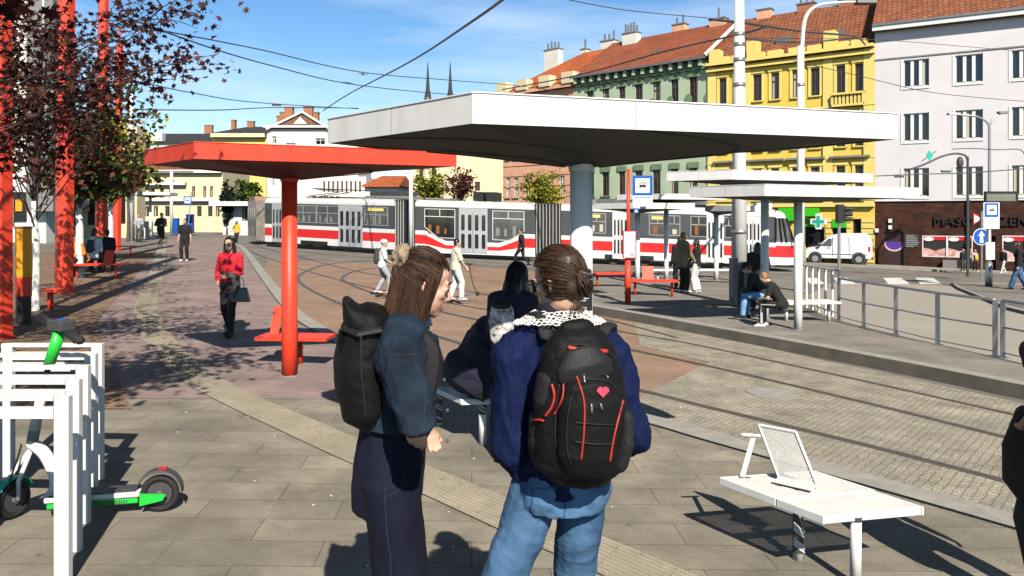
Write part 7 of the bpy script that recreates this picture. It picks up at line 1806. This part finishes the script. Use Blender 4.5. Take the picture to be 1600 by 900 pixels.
person('woman in a yellow jacket walking in front of the far kiosk', 370, 382, 345, 178, fig=Fig(feet=((-.05, .16, .08), (.06, -.12, .09)), hands=((-.25, .05, .85), (.33, .1, 1.0))), top='cloth_yellow', bot='cloth_black', vox=.018, inf=.022, hair=('hair_brown', 'long'), shoes='cloth_white', extra=lambda t, f: (remeshed('shirt', MB().tube([f.P+f.up*.1+f.fwd*.10, f.neck-f.up*.08+f.fwd*.09], [(.055, .06), (.05, .06)], 10), .015, 'cloth_white', t, 1)))
person('person in pale clothes with a dark bag beside the back end of the tram', 403, 377.5, 341, 200, fig=Fig(feet=((-.1, .25, .08), (.1, -.2, .1)), lean=5), top='cloth_grey', bot='cloth_white', vox=.02, inf=.022, extra=pack('cloth_black', .17, .4, .12, .018))
# ---- children with kick scooters
def kick(label, g, yaw, h=.95, m='cloth_orange', tilt=0):
    t = thing('kick_scooter', label, 'kick scooter', g, yaw, 'kick scooters of the two boys'); B = M.Rotation(tilt, 3, 'X')
    q = lambda x, y, z: B@V((x, y, z))
    MB().tube([q(0, -.30, .08), q(0, .26, .07)], [(.055, .012), (.055, .012)], 8, side=(1, 0, 0)).build('deck', m, t, False)
    for y in (-.36, .36): MB().tube([q(-.014, y, .055), q(.014, y, .055)], .055, 16).build('wheel', 'rubber', t, False)
    c = MB().tube([q(0, .36, .06), q(0, .26, .3), q(0, .20, h)], [.018, .016, .014], 8).build('steering_column', 'dark_grey', t, False)
    MB().tube([q(-.2, .20, h), q(.2, .20, h)], .014, 8).build('handlebar', 'black', c, False); return t
f = Fig(feet=((-.09, -.16, .12), (.09, .20, .12)), hands=((-.14, .32, .98), (.14, .32, .98)), lean=4, sh=.16)
person('boy with a white helmet and grey backpack riding a kick scooter', 597, 460, 374, -78, fig=f, top='cloth_white', bot='cloth_grey', shoes='cloth_white', helmet='cloth_white', hair=None, vox=.014, sleeve=.5, inf=.026, extra=pack('cloth_darkgrey', .15, .40, .16, .014))
g = GP(611, 462); kick('kick scooter with an orange deck under the boy in the helmet', g, R(-80))
f = Fig(feet=((-.10, -.14, .08), (.10, .14, .08)), hands=((-.10, .30, .95), (.18, .26, .92)), lean=2, sh=.165)
person('dark haired boy in a cream T-shirt and white trousers holding a folded scooter', 712, 469, 373, -70, fig=f, top='cloth_cream', bot='cloth_white', shoes='cloth_white', hair=('hair_black', 'short'), vox=.014, sleeve=.5, inf=.030, wide=.015)
g = GP(727, 466); kick('blue grey kick scooter held upright by the boy in the cream T-shirt', g, R(-60), .85, 'denim_blue', .12)
f = Fig(feet=((-.06, .34, .09), (.06, -.36, .13)), hands=((-.22, -.05, .86), (.22, .2, .92)), pel=(0, 0, .88))
person('man in black striding past in front of the tram doors', 815, 416, 357, 75, fig=f, top='cloth_black', bot='cloth_black', vox=.018, inf=.018, hair=('hair_brown', 'short'))
# ---- the platform
def tote(t, f):
    mb = MB().ell(f.P+V((-.16, .10, -.12)), (.09, .14, .12)); remeshed('shoulder_bag', mb, .014, mat('bag_brown', (.22, .13, .10), .6, var=.3), t, 1)
person('person in a khaki jacket and black trousers in the standing couple', 1067, 457, 362, -70, c=PC, fig=Fig(hands=((-.2, .12, .82), (.12, .28, .95)), feet=((-.1, 0, .08), (.1, .05, .08))), top='cloth_khaki', bot='cloth_black', shoes='cloth_white', hair=('hair_fair', 'short'), vox=.015, inf=.03, hem=-.2, extra=tote)
person('woman in a black top and wide white trousers in the standing couple', 1089, 457, 373, 60, c=PC, fig=Fig(hands=((-.12, .28, .95), (.22, .1, .85)), sh=.165), top='cloth_black', bot='cloth_white', shoes='cloth_white', hair=('hair_black', 'long'), vox=.015, inf=.016, wide=.05)
person('person in dark clothes half hidden behind the khaki jacket', 1062, 452, 370, 10, c=PC, fig=Fig(), top='cloth_black', bot='cloth_black', vox=.018, inf=.03)
f = Fig(lean=30, pel=(0, 0, .52), feet=((-.12, .42, .08), (.14, .38, .08)), hands=((-.08, .45, .62), (.10, .44, .58)), head=(0, 35), knee=(V((-.2, .6, 1)), V((.2, .6, 1))), elbow=(V((-.7, -.4, -.3)), V((.7, -.4, -.3))))
def stripe(t, f):
    mb = MB()
    for i in (0, 1):
        o = V((-1 if i == 0 else 1, 0, .15)).normalized()
        mb.tube([f.Hp[i].lerp(f.K[i], .3)+o*.088, f.K[i]+o*.068, f.K[i].lerp(f.A[i], .5)+o*.062, f.A[i]+o*.052], (.007, .028), 6, side=V((0, 0, 1)))
    mb.build('side_stripe', 'cloth_white', t, False)
person('young man in a black T-shirt and striped black trousers bent over his phone', 1222, 512, 425, 68, c=PC, fig=f, top='cloth_black', bot='cloth_black', shoes='cloth_white', hair=('hair_fair', 'short'), vox=.012, sleeve=.45, inf=.016, extra=stripe, X=None, group=None)
f = Fig(lean=34, pel=(0, 0, .52), feet=((-.14, .45, .08), (.12, .40, .08)), hands=((-.10, .46, .60), (.08, .46, .60)), head=(0, 30), knee=(V((-.2, .6, 1)), V((.2, .6, 1))), elbow=(V((-.7, -.4, -.3)), V((.7, -.4, -.3))))
person('seated person in a dark cap and light blue torn jeans behind the young man', 1196, 499, 411, 60, c=PC, fig=f, top='cloth_black', bot='cloth_lightblue', shoes='cloth_black', hair=('hair_black', 'short'), vox=.013, inf=.02, helmet='cloth_black')
person('person in black standing behind the canopy post next to the wide mast', 1184, 486, 378, -20, c=PC, fig=Fig(hands=((-.2, .15, .85), (.18, .25, 1.0))), top='cloth_black', bot='cloth_black', hair=('hair_black', 'long'), vox=.014, inf=.03, hem=-.25)
# ---- right edge
def bigbag(t, f):
    mb = MB(); c = f.P+V((-.17, .02, -.10)); mb.tube([c+V((0, 0, .25)), c+V((-.03, 0, .05)), c+V((-.02, 0, -.14)), c+V((.04, 0, -.27))], [(.035, .12), (.052, .18), (.05, .19), (.03, .12)], 14, side=V((1, 0, 0)), cap='round'); o = remeshed('bag', mb, .01, 'bag_black', t, 2)
Yr = 4.0
f = Fig(hands=((-.21, .06, 1.0), (.25, .04, .8)), sh=.185, elbow=(V((-.4, -1, -.2)), V((.5, -1, -.2))))
person('person in a burgundy T-shirt cut off by the right edge, carrying a black bag', 1668, 0, 440, 10, fig=f, top='cloth_burgundy', bot='cloth_black', skin='skin_tan', Y=Yr, vox=.009, sleeve=.3, inf=.018, extra=bigbag, hair=('hair_brown', 'short'))
person('person in a dark jacket and blue jeans at the right edge behind the railing', 1592, 453, 377, 60, fig=Fig(feet=((-.05, .25, .08), (.06, -.25, .1))), top='cloth_black', bot='denim_blue', vox=.016, inf=.022, wide=.03, extra=pack('cloth_darkgrey', .14, .4, .14, .016), hair=('hair_brown', 'long'))
person('distant person in dark clothes with white shoes before the red shop window', 1504, 425, 388, 200, fig=Fig(), top='cloth_black', bot='cloth_darkgrey', shoes='cloth_white', vox=.02, inf=.015)
person('distant person with a yellow bag before the red shop window', 1523, 425, 389, 190, fig=Fig(), top='cloth_grey', bot='cloth_black', shoes='cloth_white', vox=.02, extra=lambda t, f: remeshed('yellow_bag', MB().box(f.chest+V((0, .16, -.14)), (.26, .12, .36)), .02, 'cloth_yellow', t, 2))
person('distant person in white trousers walking past the brown tiled wall', 1568, 427, 388, 110, fig=Fig(feet=((-.05, .28, .08), (.06, -.26, .12))), top='cloth_black', bot='cloth_white', shoes='cloth_white', vox=.02, inf=.02)
# ---- sitters on the left
def vest(m):
    return lambda t, f: remeshed('vest', f.torso(.035, 0, .5), .018, m, t, 2)
sf = lambda l=15: Fig(lean=l, pel=(0, 0, .52), feet=((-.12, .40, .08), (.12, .42, .08)), hands=((-.12, .35, .62), (.12, .35, .62)), knee=(V((-.2, .6, 1)), V((.2, .6, 1))), head=(0, 12))
person('person in an orange vest sitting on the red bench between the masts', 131, 433, 358, 150, fig=sf(25), top='cloth_orange', bot='cloth_black', hair=('hair_brown', 'short'), vox=.016, inf=.02, s=1.0, group=None)
person('person with a yellow cap sitting behind the orange vest', 118, 428, 366, 160, fig=sf(10), top='cloth_black', bot='cloth_darkgrey', helmet='cloth_yellow', hair=None, vox=.018, inf=.02, s=1.0)
person('person in white and black sitting with their back to the camera on the red bench', 143, 428, 362, 10, fig=sf(12), top='cloth_white', bot='cloth_black', vox=.016, inf=.025, s=1.0, extra=pack('cloth_darkgrey', .12, .34, .1, .016))
person('person in a green shirt partly hidden by the third red mast', 148, 424, 358, 30, fig=sf(5), top='cloth_green', bot='cloth_black', vox=.018, inf=.02, s=1.02)
person('person in a dark shirt sitting right of the third red mast', 166, 424, 362, 20, fig=sf(8), top='cloth_navy', bot='cloth_black', vox=.018, inf=.02, s=1.0)

# ------------------------------------------------------------------ loose pieces of one part become parts of their own
def islands(o):
    me = o.data; n = len(me.vertices); par = list(range(n))
    def fd(a):
        while par[a] != a: par[a] = par[par[a]]; a = par[a]
        return a
    for p in me.polygons:
        v = p.vertices
        for k in v[1:]: par[fd(k)] = fd(v[0])
    groups = {}
    for p in me.polygons: groups.setdefault(fd(p.vertices[0]), []).append(p)
    if len(groups) < 2 or len(groups) > 90: return
    for i, ps in enumerate(groups.values()):
        ids = sorted({k for p in ps for k in p.vertices}); mp_ = {k: j for j, k in enumerate(ids)}
        m2 = bpy.data.meshes.new(me.name); m2.from_pydata([me.vertices[k].co for k in ids], [], [tuple(mp_[k] for k in p.vertices) for p in ps])
        for a in me.materials: m2.materials.append(a)
        for q, p in zip(m2.polygons, ps): q.material_index = p.material_index; q.use_smooth = p.use_smooth
        if i == 0: first = m2
        else:
            c = o.copy(); c.data = m2; col.objects.link(c)
    o.data = first
for o in list(bpy.data.objects):
    if o.type == 'MESH' and o.parent and not o.children and o.name.split('.')[0] in ('wheel', 'bottle_pocket', 'cornice', 'window_hood', 'window_head', 'medallion', 'cornice_bracket', 'parapet', 'pilaster', 'bogie', 'rustication', 'button', 'window_surround', 'eye'): islands(o)
